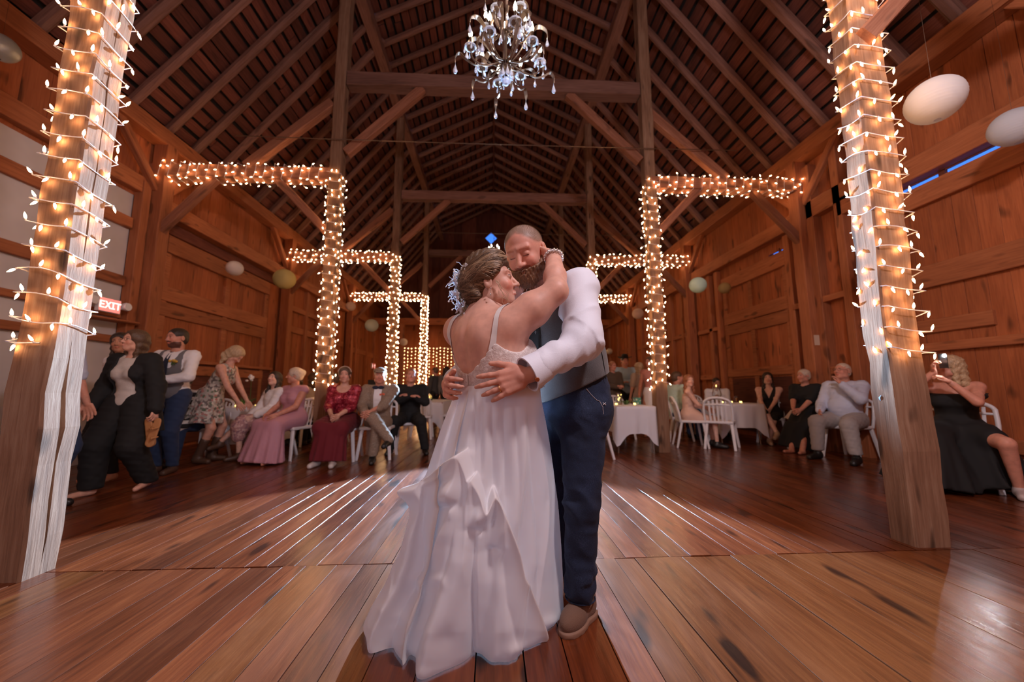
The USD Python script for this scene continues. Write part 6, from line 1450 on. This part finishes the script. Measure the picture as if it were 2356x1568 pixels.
# zip line and beaded belt
zp = [on_back(0, z, .009) for z in np.linspace(-.12, -.19, 5)]; obj('zip', tube(zp, .0035, 6), SATIN, bride, smooth=True, primvars=False)
g, gb = G(), G(); r = np.random.default_rng(4); ring = []
for a in np.linspace(0, 2*math.pi, 61):
    u = A3(math.sin(a), -math.cos(a), 0); l = RB.T@u; q = 1/math.sqrt((l[0]/.186)**2+(l[1]/.158)**2)+.006; ring.append((WC[0]+q*u[0], WC[1]+q*u[1], WZ+.012, u))
ring = [r_ for a_, r_ in sorted([((math.atan2((RB.T@r_[3])[0], (RB.T@r_[3])[1])), r_) for r_ in ring[:-1]], key=lambda x: x[0]) if abs(a_) < 1.95]
n = len(ring)
rows = np.array([[(x+u[0]*o, y+u[1]*o, z+dz) for x, y, z, u in ring] for dz, o in ((-.022, -.004), (-.02, .004), (.02, .003), (.022, -.005))]).reshape(-1, 3)
F = [[i*n+k, (i+1)*n+k, (i+1)*n+k+1, i*n+k+1] for i in range(3) for k in range(n-1)]; belt = obj('belt', (rows, np.array(F)), LACE, bride, smooth=True)
for k in range(260):
    x, y, z, u = ring[r.integers(0, n)]; ellipsoid((x+u[0]*.006+r.normal(0, .004), y+u[1]*.006+r.normal(0, .004), z+r.uniform(-.017, .017)), (.0032,)*3, 1, gb)
obj('beads', gb, SILV, belt, kind='stuff', smooth=True, primvars=False)

# hair: swept back into a low knot
def yline(z): return np.interp(z, [-.10, -.05, -.02, .012, .035, .06, .085, .12], [-.06, -.045, -.022, .012, .038, .058, .072, .080])
def bhair_q(q):
    d = sd_ell(q, (0, -.018, .055), (.094, .113, .094)); d = smin(d, sd_ell(q, (0, -.005, .115), (.055, .07, .040)), .05)
    d = smin(d, sd_ell(q, (.0, -.105, .0), (.075, .050, .075)), .035); d = smin(d, sd_ell(q, (.01, -.075, -.055), (.06, .04, .05)), .03)
    d = smax(d, -.078-q[:, 2], .01)
    return smax(d, (q[:, 1]-yline(q[:, 2])-.02*np.clip(1-np.abs(q[:, 0])/.06, 0, 1)*(q[:, 2] > .06))*.8, .010)
bhair = lambda P: bhair_q((P-BH)@RBh/BS)*BS
def bhair_r(P):
    q = (P-BH)@RBh/BS; a = np.arctan2(q[:, 2]-.0, q[:, 1]+.12); return bhair(P)+.0022*np.sin(a*46+q[:, 0]*30)+.0012*np.sin(a*110+q[:, 0]*14)
v, f = sdf_mesh(bhair_r, BH-.19, BH+.2, .0045, 1); hairp = obj('hair', (v, f), HB[0], bride, smooth=True)
r = np.random.default_rng(11); S = [[], [], []]
for lock in range(150):
    z = r.uniform(-.055, .135); x = r.uniform(-1, 1); side = .085 if z < .08 else .085*math.sqrt(max(0, 1-((z-.08)/.065)**2))
    p0 = A3(math.copysign(max(abs(x)**.4, .15)*side, x if r.random() < .25 else abs(x)), yline(z)-.004, z)
    aa = r.uniform(0, 6.28); rr = math.sqrt(r.random())*.05; p1 = A3(.035+rr*math.cos(aa)*.6, -.125+.02*math.sin(aa), .005+rr*math.sin(aa))
    if p0[0] < 0: p1[0] *= -1
    t = np.linspace(0, 1, 12)[:, None]; mid = (p0+p1)/2+A3(math.copysign(.05, p0[0]), r.uniform(-.01, .01), (.035 if z > .0 else -.02)+r.normal(0, .012)); wave = r.uniform(-.008, .008); tone_ = r.choice(3, p=[.40, .38, .22]); lift = r.uniform(.0012, .0055)
    for k in range(13):
        j0, j1 = r.normal(0, .0032, 3), r.normal(0, .0045, 3)
        path = (p0+j0)*(1-t)**2+2*(mid+(j0+j1)/2)*t*(1-t)+(p1+j1)*t*t; path[:, 2] += wave*np.sin(t[:, 0]*7)
        W = BH+(path*BS)@RBh.T; W = project(bhair, W, 4, lift+r.uniform(0, .0012)); S[tone_ if r.random() < .8 else r.integers(0, 3)].append(W)
for m_, s_ in zip(HB, S): curves('hair_strands', s_, .0016, m_, hairp)
S = []
for k in range(58):                                                   # wisps at the nape, the temple and flyaways
    if k < 7: p = A3(.078, .030+r.normal(0, .006), -.005); q = [A3(0, 0, 0), A3(.006, .010+r.normal(0, .006), -.035), A3(.0, .016+r.normal(0, .008), -.07), A3(.004, .026+r.normal(0, .008), -.10), A3(0, .018+r.normal(0, .010), -.125)]
    elif k < 40: p = A3(r.uniform(-.05, .05), -.125, r.uniform(-.05, .0)); a = r.normal(0, .006, (5, 3)); q = [A3(0, -.010*j, -.022*j)+a[j] for j in range(5)]
    else: a = r.uniform(.3, 2.9); p = A3(r.uniform(-.05, .05), -.02+.10*math.cos(a), .055+.09*math.sin(a)); e = A3(0, -.6, .25)*r.uniform(.003, .010); q = [e*j+r.normal(0, .003, 3) for j in range(4)]
    S.append(catmull([BH+RBh@((p+x+r.normal(0, .0012, 3))*BS) for x in q], 4))
curves('wisps', S, .0015, HB[2], hairp)
g = G()
for dx, dz in ((-.045, -.045), (-.025, -.055), (-.01, -.05)):  # curled tail over the nape
    pts = [BH+RBh@(A3(dx, -.135+.014*math.sin(j*1.3+dx*40), dz-.026*j+.02)*BS) for j in range(6)]; tube(catmull(pts, 4), np.linspace(.016, .004, 21), 7, g=g)
obj('curl', g, HB[0], hairp, smooth=True, primvars=False)
hp = thing('hair_vine', 'white flower and wire vine pinned down the back of the bride\'s updo', 'hair ornament'); fl_, wv, pl = G(), G(), G()
r = np.random.default_rng(17)
spine = catmull([A3(.045, -.085, .10), A3(.05, -.125, .065), A3(.05, -.155, .02), A3(.045, -.160, -.03), A3(.03, -.150, -.08), A3(.02, -.150, -.14), A3(.0, -.165, -.20), A3(-.01, -.16, -.27)], 6)
WP = lambda p: BH+RBh@(np.asarray(p)*BS)
tube([WP(p) for p in spine], .0018, 5, g=wv)
for k in range(26):
    j = int(k/26*36); c = WP(spine[j]+r.normal(0, .012, 3)); nrm = RBh@A3(r.normal(.5, .5), -1, r.normal(0, .6)); nrm /= np.linalg.norm(nrm); _, s_, u_ = frame(nrm); rad = r.uniform(.011, .019)
    gq = G()
    for a in np.arange(5)*1.2566+r.uniform(0, 1):
        e = s_*math.cos(a)+u_*math.sin(a); m_ = trimesh.creation.icosphere(1); Rm = np.stack([e, np.cross(nrm, e), nrm], 1); gq.add((m_.vertices*A3(rad*.62, rad*.42, rad*.14))@Rm.T+c+e*rad*.6+nrm*rad*.15, m_.faces)
    ellipsoid(c+nrm*rad*.3, (rad*.25,)*3, 1, gq); obj('blossom', gq, PETAL, hp, smooth=True, primvars=False)
for k in range(40):
    p = spine[r.integers(2, len(spine))]; e = A3(r.normal(0, .5), -1, r.normal(0, .8)); e /= np.linalg.norm(e); L = r.uniform(.02, .05); a = r.normal(0, 1, 3); a -= e*(a@e); a /= np.linalg.norm(a)
    if k % 3 == 0: pts = [p+e*.012+(e*math.cos(t_)*.011+a*math.sin(t_)*.011)+e*.006 for t_ in np.linspace(0, 5.6, 14)]
    else: pts = catmull([p, p+e*L*.4+a*.006, p+e*L*.75-a*.003, p+e*L+a*.008], 4)
    tube([WP(x) for x in pts], .0013, 4, g=wv); 
    if k % 2: ellipsoid(WP(pts[-1]), (.004,)*3, 1, pl)
obj('wires', wv, PETAL, hp, kind='stuff', primvars=False); obj('pearls', pl, PEARL, hp, kind='stuff', smooth=True, primvars=False)
er = thing('earring', 'small drop earring at the bride\'s ear', 'earring'); e0 = WP((.090, -.004, -.036)); g = G(); ellipsoid(e0, (.0035,)*3, 1, g); tube([e0, e0-A3(0, 0, .022)], .0008, 4, g=g); ellipsoid(e0-A3(0, 0, .027), (.0032, .0032, .006), 1, g); obj('drop', g, SILV, er, smooth=True, primvars=False)
br = thing('bracelet', 'sparkling bead bracelet on the wrist behind the groom\'s neck', 'bracelet'); bd = bwr-bel; bd /= np.linalg.norm(bd); _, s_, u_ = frame(bd); bc = bwr-bd*.012
for row in (-1, 0, 1):
    g = G()
    for a in np.arange(18)*2*math.pi/18+row*.17: ellipsoid(bc+bd*row*.008+(s_*math.cos(a)+u_*math.sin(a))*.041, (.0052, .0052, .0052), 1, g)
    obj('bead_row', g, SILV if row else PEARL, br, smooth=True, primvars=False)

# ---- groom
groom = thing('person', 'bearded groom in white shirt, grey vest and blue jeans bending to the bride', 'person')
RG = rotm(118, 6, -6); RGh = rotm(156, 31, 8); GH, GS = A3(.152, 1.735, 1.642), 1.13
gshL, gel, gwr = A3(.392, 1.675, 1.462), A3(.368, 1.530, 1.192), A3(.136, 1.418, 1.060)
gshR, gelR, gwrR = A3(.195, 2.02, 1.44), A3(-.05, 1.95, 1.20), A3(-.172, 1.635, 1.025)
GCc = A3(.335, 1.835, 1.315)
gn0, gn1 = A3(.262, 1.83, 1.47), A3(.185, 1.765, 1.575)
def groom_torso(P, o=0):
    d = sd_ell(P, (.395, 1.845, .965), (.182+o, .145+o, .15+o), RG)
    d = smin(d, sd_ell(P, (.368, 1.835, 1.12), (.185+o, .155+o, .19+o), RG), .08)
    d = smin(d, sd_ell(P, GCc, (.192+o, .142+o, .20+o), RG), .07)
    d = smin(d, sd_cap(P, gshR, gshL, .072+o, .072+o), .06)
    return smin(d, sd_cap(P, (gshR+gshL)/2, gn0, .10+o, .07+o), .06)
def groom_legs(P, o=0):
    h, k_, a = A3(.425, 1.775, .90), A3(.392, 1.735, .52), A3(.388, 1.785, .095); d = smin(sd_cap(P, h, k_, .110+o, .072+o), sd_cap(P, k_, a, .072+o, .058+o), .02)
    h, k_, a = A3(.33, 1.90, .90), A3(.33, 1.97, .52), A3(.36, 2.03, .095); return smin(d, smin(sd_cap(P, h, k_, .105+o, .072+o), sd_cap(P, k_, a, .072+o, .056+o), .02), .0001)
v, f = sdf_mesh(lambda P: smin(smin(groom_torso(P, -.012), union([sd_cap(P, gshL, gel, .04, .026), sd_cap(P, gel, gwr, .024, .024), sd_cap(P, gshR, gelR, .04, .026), sd_cap(P, gelR, gwrR, .024, .024)], .0001), .03), smin(groom_legs(P, -.02), sd_cap(P, gn0, gn1, .066, .062), .0001), .03), (-.25, 1.35, .03), (.62, 2.15, 1.66), .012, 1)
g = G().add(v, f)
hf = lambda P: smin(head_sdf((P-GH)@RGh, GS, False, .0752), sd_cap(P, gn0, gn1, .066, .062), .03)
v, f = sdf_mesh(hf, GH-A3(.17, .19, .20), GH+A3(.19, .18, .17), .0036, 1); q = (v-GH)@RGh; c = paint_head(q, GS, 0, {'closed': 1, 'brow': (.74, .54, .42), 'beard': (.34, .22, .17), 'beard_k': .75})
qq = q/GS; hl = np.interp(np.abs(qq[:, 0]), [0, .03, .055, .075], [.098, .082, .062, .035]); buzz = np.clip((qq[:, 2]-hl+.35*np.minimum(0, .055-qq[:, 1])*0-np.maximum(0, qq[:, 1]-.05)*.6+.012)/.02, 0, 1)*(qq[:, 1] < .085); buzz = np.maximum(buzz, np.clip((-.01-qq[:, 1])/.03, 0, 1)*(qq[:, 2] > -.05)*(np.abs(qq[:, 0]) < .082))
c *= 1-buzz[:, None]*(1-A3(.52, .74, .78)); g.add(v, f, c=c)
(vf, hbL) = hand_mesh(gwr+A3(-.004, -.006, -.006), (-.207, -.004, -.066), (-.10, 1, -.08), -1, 14, 7.5, 1.2, 42, fing=[9, 10, 12, 14]); g.add(*vf)
(vf, hbR) = hand_mesh(gwrR+A3(-.015, -.02, 0), (.06, -1, -.14), (1, .10, -.1), 1, 40, 5, 1.10, 34); g.add(*vf)
obj('body', g, SKG, groom, smooth=True)
r = np.random.default_rng(12); hv = v[buzz > .45]; S = []
for i in r.choice(len(hv), min(5200, len(hv)), replace=False):
    p_ = hv[i]; n_ = (p_-GH)/np.linalg.norm(p_-GH); e = n_*.7+RGh@A3(0, .35, -.15)*.6+r.normal(0, .15, 3); S.append(np.array([p_-n_*.001, p_+e*.0028, p_+e*.0055]))
curves('cropped_hair', S, .0008, plain('sandy_hair', (.30, .20, .125), .5), groom)
# beard: fuller shape plus short hairs
bl = lambda q: -.012-.62*(q[:, 1]-.012)
def beardf(P):
    q = (P-GH)@RGh/GS; d = head_sdf(q, 1.0, False)-.010; d = smin(d, sd_ell(q, (0, .070, -.098), (.038, .034, .030)), .03)
    reg = np.maximum(np.maximum(q[:, 2]-np.interp(q[:, 1], [-.02, .01, .05, .08, .11], [-.005, -.018, -.040, -.046, -.046]), -(q[:, 1]+.012)), -.135-q[:, 2])
    mouth = sd_ell(q, (0, .105, -.0585), (.017, .02, .0055))
    d = smax(d, reg, .008); d = smax(d, -mouth, .004)
    return (d+.0022*np.sin(q[:, 0]*300+q[:, 2]*120)*np.sin(q[:, 1]*260-q[:, 2]*200))*GS
v, f = sdf_mesh(beardf, GH-A3(.14, .17, .20), GH+A3(.15, .12, .06), .0042, 1); BEARD = hairmat('groom_beard', (.07, .028, .013), (.26, .115, .05)); bp = obj('beard', (v, f), BEARD, groom, smooth=True)
r = np.random.default_rng(6); idx = r.choice(len(v), 1500); S = []
for i in idx:
    q = (v[i]-GH)@RGh; e = RGh@A3(q[0]*3, .55, -1.0); e /= np.linalg.norm(e); n_ = r.normal(0, .25, 3); S.append(np.array([v[i]+(e+n_*t_)*t_*.017 for t_ in (0, .5, 1)]))
curves('beard_hairs', S, .0009, plain('beard_hair', (.24, .11, .05), .5), bp)
# shirt with folded sleeves
def sleeves(P, o=0):
    d = smin(sd_cap(P, gshL, gel, .083+o, .078+o), sd_cap(P, gel, gwr+(gel-gwr)*.20, .078+o, .057+o), .025)
    return smin(d, smin(sd_cap(P, gshR, gelR, .08+o, .07+o), sd_cap(P, gelR, gwrR+(gelR-gwrR)*.1, .068+o, .05+o), .02), .0001)
ud, fd = gel-gshL, gwr-gel; ud /= np.linalg.norm(ud); fd /= np.linalg.norm(fd)
def shirtf(P):
    d = smin(groom_torso(P, .006), sleeves(P), .04)
    tu = (P-gshL)@ud; tf = (P-gel)@fd; near_e = np.exp(-((np.linalg.norm(P-gel, axis=1))/.11)**2); near_s = np.exp(-((np.linalg.norm(P-gshL-ud*.08, axis=1))/.13)**2)
    w_ = P-gel; ff = np.stack([tf*17+w_@UPV*9, w_@UPV*5, P[:, 1]*4], -1); fu = np.stack([tu*11+P[:, 0]*7, P[:, 1]*4, P[:, 2]*3], -1)
    d = wrinkle(P, d, np.where((tf > 0)[:, None], ff, fu), .012+.012*near_e)
    tor = groom_torso(P, .02); d = np.where((tor < 0) & (P[:, 2] < 1.13), np.maximum(d, 1.13-P[:, 2]), d)
    return np.maximum(smax(d, -sd_cap(P, gn0, gn1, .055, .06), .006), 1.0-P[:, 2]+0*d)
v, f = sdf_mesh(shirtf, (-.28, 1.28, .98), (.66, 2.16, 1.60), .0072, 1); obj('shirt', (v, f), SHIRT, groom, smooth=True)
# collar, cuff with cuff link, tie
cd = gn1-gn0; cd /= np.linalg.norm(cd); _, s_, u_ = frame(cd)
ring_ = [(gn0+cd*z+(s_*math.cos(a)+u_*math.sin(a))*rad) for z, rad in ((-.03, .088), (.02, .078), (.066, .076), (.066, .071), (.0, .073)) for a in np.arange(28)*2*math.pi/28]
F = [[i*28+k, i*28+(k+1) % 28, (i+1)*28+(k+1) % 28, (i+1)*28+k] for i in range(4) for k in range(28)]; obj('collar', (np.array(ring_), np.array(F)), SHIRT, groom, smooth=40)
_, s_, u_ = frame(fd, (0, 0, 1)); c0 = gwr-fd*.075; rows = []
for z, ra, rb in ((-.004, .050, .056), (.0, .056, .062), (.05, .058, .066), (.085, .058, .070), (.085, .052, .064), (.03, .048, .056)):
    rows += [c0+fd*z+s_*math.cos(a)*ra+u_*math.sin(a)*rb for a in np.arange(32)*2*math.pi/32]
F = [[i*32+k, i*32+(k+1) % 32, (i+1)*32+(k+1) % 32, (i+1)*32+k] for i in range(5) for k in range(32)]; cf = obj('cuff', (np.array(rows), np.array(F)), SHIRT, groom, smooth=40)
cl = c0+fd*.055; m_ = lathe([(.001, 0), (.0085, 0), (.0085, .004), (.001, .005)], seg=14); vv = m_.v[0]; nrm = A3(.12, -.85, -.5); nrm /= np.linalg.norm(nrm); _, a1, b1 = frame(nrm)
m_.v[0] = cl+nrm*.064+vv[:, :1]*a1+vv[:, 1:2]*b1+vv[:, 2:]*nrm; obj('cuff_link', m_, plain('copper_link', (.45, .13, .04), .35), cf, primvars=False)
fwd = RG@A3(0, 1, 0)
tie_p = [gn0+cd*.03+fwd*.080, gn0+fwd*.115-A3(0, 0, .06), GCc+fwd*.160+A3(0, 0, .03), GCc+fwd*.17-A3(0, 0, .12)]; obj('tie', G().add(*strip(catmull(tie_p, 5), np.interp(np.linspace(0, 1, 16), [0, .08, .2, 1], [.035, .042, .05, .085]), RG@A3(1., 0, 0), .008)), BLACK, groom, smooth=True, primvars=False)
# vest
def vestf(P):
    d = groom_torso(P, .017); q = (P-GCc)@RG
    arm = lambda sh, sx: np.hypot(((P-sh)@RG)[:, 1]/.085, (((P-sh)@RG)[:, 2]+.035)/.125)-1
    d = smax(d, -np.where(q[:, 0] < -.09, arm(gshL, -1)*.08, .06), .006); d = smax(d, -np.where(q[:, 0] > .09, arm(gshR, 1)*.08, .06), .006)
    d = smax(d, -sd_cap(P, gn0-A3(0, 0, .02), gn1+cd*.1, .082, .10), .006)
    vee = np.maximum(np.maximum(np.abs(q[:, 0])-.03-.42*np.clip(q[:, 2]+.02, 0, 1), -q[:, 1]), -(q[:, 2]+.02)); d = smax(d, -vee, .005)
    d = d+.0018*np.exp(-((q[:, 0]+.155)/.0025)**2)*0+.003*np.sin(P[:, 2]*38+P[:, 0]*30)*np.clip((1.25-P[:, 2])*4, 0, 1)
    hemz = 1.085-.46*(.555-P[:, 0])
    return np.maximum(np.maximum(d, -groom_torso(P, -.006)), hemz-P[:, 2])
v, f = sdf_mesh(vestf, (.02, 1.52, .82), (.68, 2.18, 1.60), .0062, 1); vp = obj('vest', (v, f), VEST, groom, smooth=True)
sm = project(lambda P: groom_torso(P), [GCc+RG@A3(-.19, -.035, z) for z in np.linspace(-.04, -.26, 12)], 6, .018); obj('side_seam', tube(sm, .0016, 4), BLACK, vp, primvars=False)
bp_ = GCc+RG@A3(-.085, .155, .115); gq = G(); r = np.random.default_rng(9)
for k in range(11): ellipsoid(bp_+r.normal(0, .016, 3), (.017, .011, .013), 1, gq)
bq = obj('boutonniere', gq, plain('orange_bloom', (.70, .24, .03), .6), vp, smooth=True, primvars=False); gq = G()
for k in range(6): e = r.normal(0, 1, 3); e /= np.linalg.norm(e); gq.add(*strip([bp_, bp_+e*.03, bp_+e*.055], [.004, .016, .002], np.cross(e, A3(.3, .2, .9)), .0015))
obj('leaf', gq, plain('blue_grey_leaf', (.12, .14, .18), .7), bq, primvars=False)
# jeans and boots
def jeansf(P):
    d = smin(groom_legs(P, .004), sd_ell(P, (.395, 1.845, .93), (.186, .150, .15), RG), .05); d = smin(d, np.maximum(groom_torso(P, .005), np.maximum(P[:, 2]-1.13, .9-P[:, 2])), .02)
    kz = np.exp(-((P[:, 2]-.52)/.12)**2); az = np.exp(-((P[:, 2]-.16)/.09)**2); hz = np.exp(-((P[:, 2]-.86)/.10)**2)
    d = wrinkle(P, d, np.stack([P[:, 2]*13+P[:, 0]*6, P[:, 0]*9-P[:, 2]*4, P[:, 1]*8], -1), .007+.012*kz+.022*az+.010*hz)
    return np.maximum(np.maximum(d, P[:, 2]-1.13), .088-P[:, 2])
v, f = sdf_mesh(jeansf, (.12, 1.55, .06), (.66, 2.18, 1.16), .0078, 1); jp = obj('jeans', (v, f), DENIM, groom, smooth=True)
g = G(); an = A3(.388, 1.785, 0)
tube([an+A3(.064*math.cos(a), .064*math.sin(a), .094) for a in np.linspace(0, 2*math.pi, 25)], .0035, 5, g=g, cap=False); obj('leg_hem', g, DENIM, jp, smooth=True, primvars=False)
pk = project(lambda P: jeansf(P), [A3(.44+.03*t, 1.70, .955-.05*t) for t in np.linspace(-1, 1, 8)], 6, .001); obj('pocket_seam', tube(pk, .0014, 4), plain('seam_thread', (.45, .42, .46), .8), jp, primvars=False)
pm = project(lambda P: jeansf(P), [A3(.48, 1.68, .93)], 6, .003)[0]; g = G(); [tube([pm-e, pm+e], .0014, 4, g=g) for e in (A3(.007, .002, .005), A3(.007, .002, -.005))]; obj('pocket_stitch', g, plain('white_stitch', (.7, .68, .7), .8), jp, primvars=False)
for nm, an, dr in (('left', A3(.395, 1.800, 0), A3(-.60, -.80, 0)), ('right', A3(.36, 2.03, 0), A3(-.75, -.66, 0))):
    sdv = A3(-dr[1], dr[0], 0)
    def bootf(P, o=0, an=an, dr=dr, sdv=sdv):
        q = np.stack([(P-an)@dr, (P-an)@sdv, P[:, 2]], -1)
        d = smin(sd_ell(q, (.075, .0, .040), (.098, .050, .052)), sd_ell(q, (-.035, 0, .045), (.058, .043, .060)), .03)
        d = smin(d, sd_cap(q, (-.025, 0, .05), (-.02, 0, .125), .052, .056), .03); return d
    v, f = sdf_mesh(lambda P: np.maximum(np.maximum(bootf(P), .018-P[:, 2]), P[:, 2]-.135), an-A3(.24, .24, .01), an+A3(.24, .24, .2), .006, 1); bo = obj('boot', (v, f), SUEDE, groom, smooth=True)
    v, f = sdf_mesh(lambda P: np.maximum(np.maximum(bootf(P*A3(1, 1, 0)+A3(0, 0, .03))-.007, P[:, 2]-.024), .001-P[:, 2]), an-A3(.24, .24, .01), an+A3(.24, .24, .06), .006, 1); obj('welt', (v, f), SOLE, bo, smooth=40)
rg = thing('wedding_ring', 'pale gold ring on the groom\'s finger', 'ring'); p0, p1 = hbL[9][0], hbL[9][1]; dd = (p1-p0)/np.linalg.norm(p1-p0); _, s_, u_ = frame(dd); g = G()
tube([p0*.55+p1*.45+(s_*math.cos(a)+u_*math.sin(a))*.0128 for a in np.linspace(0, 2*math.pi, 25)], .0024, 6, g=g, cap=False); obj('band', g, GOLD, rg, smooth=True, primvars=False)
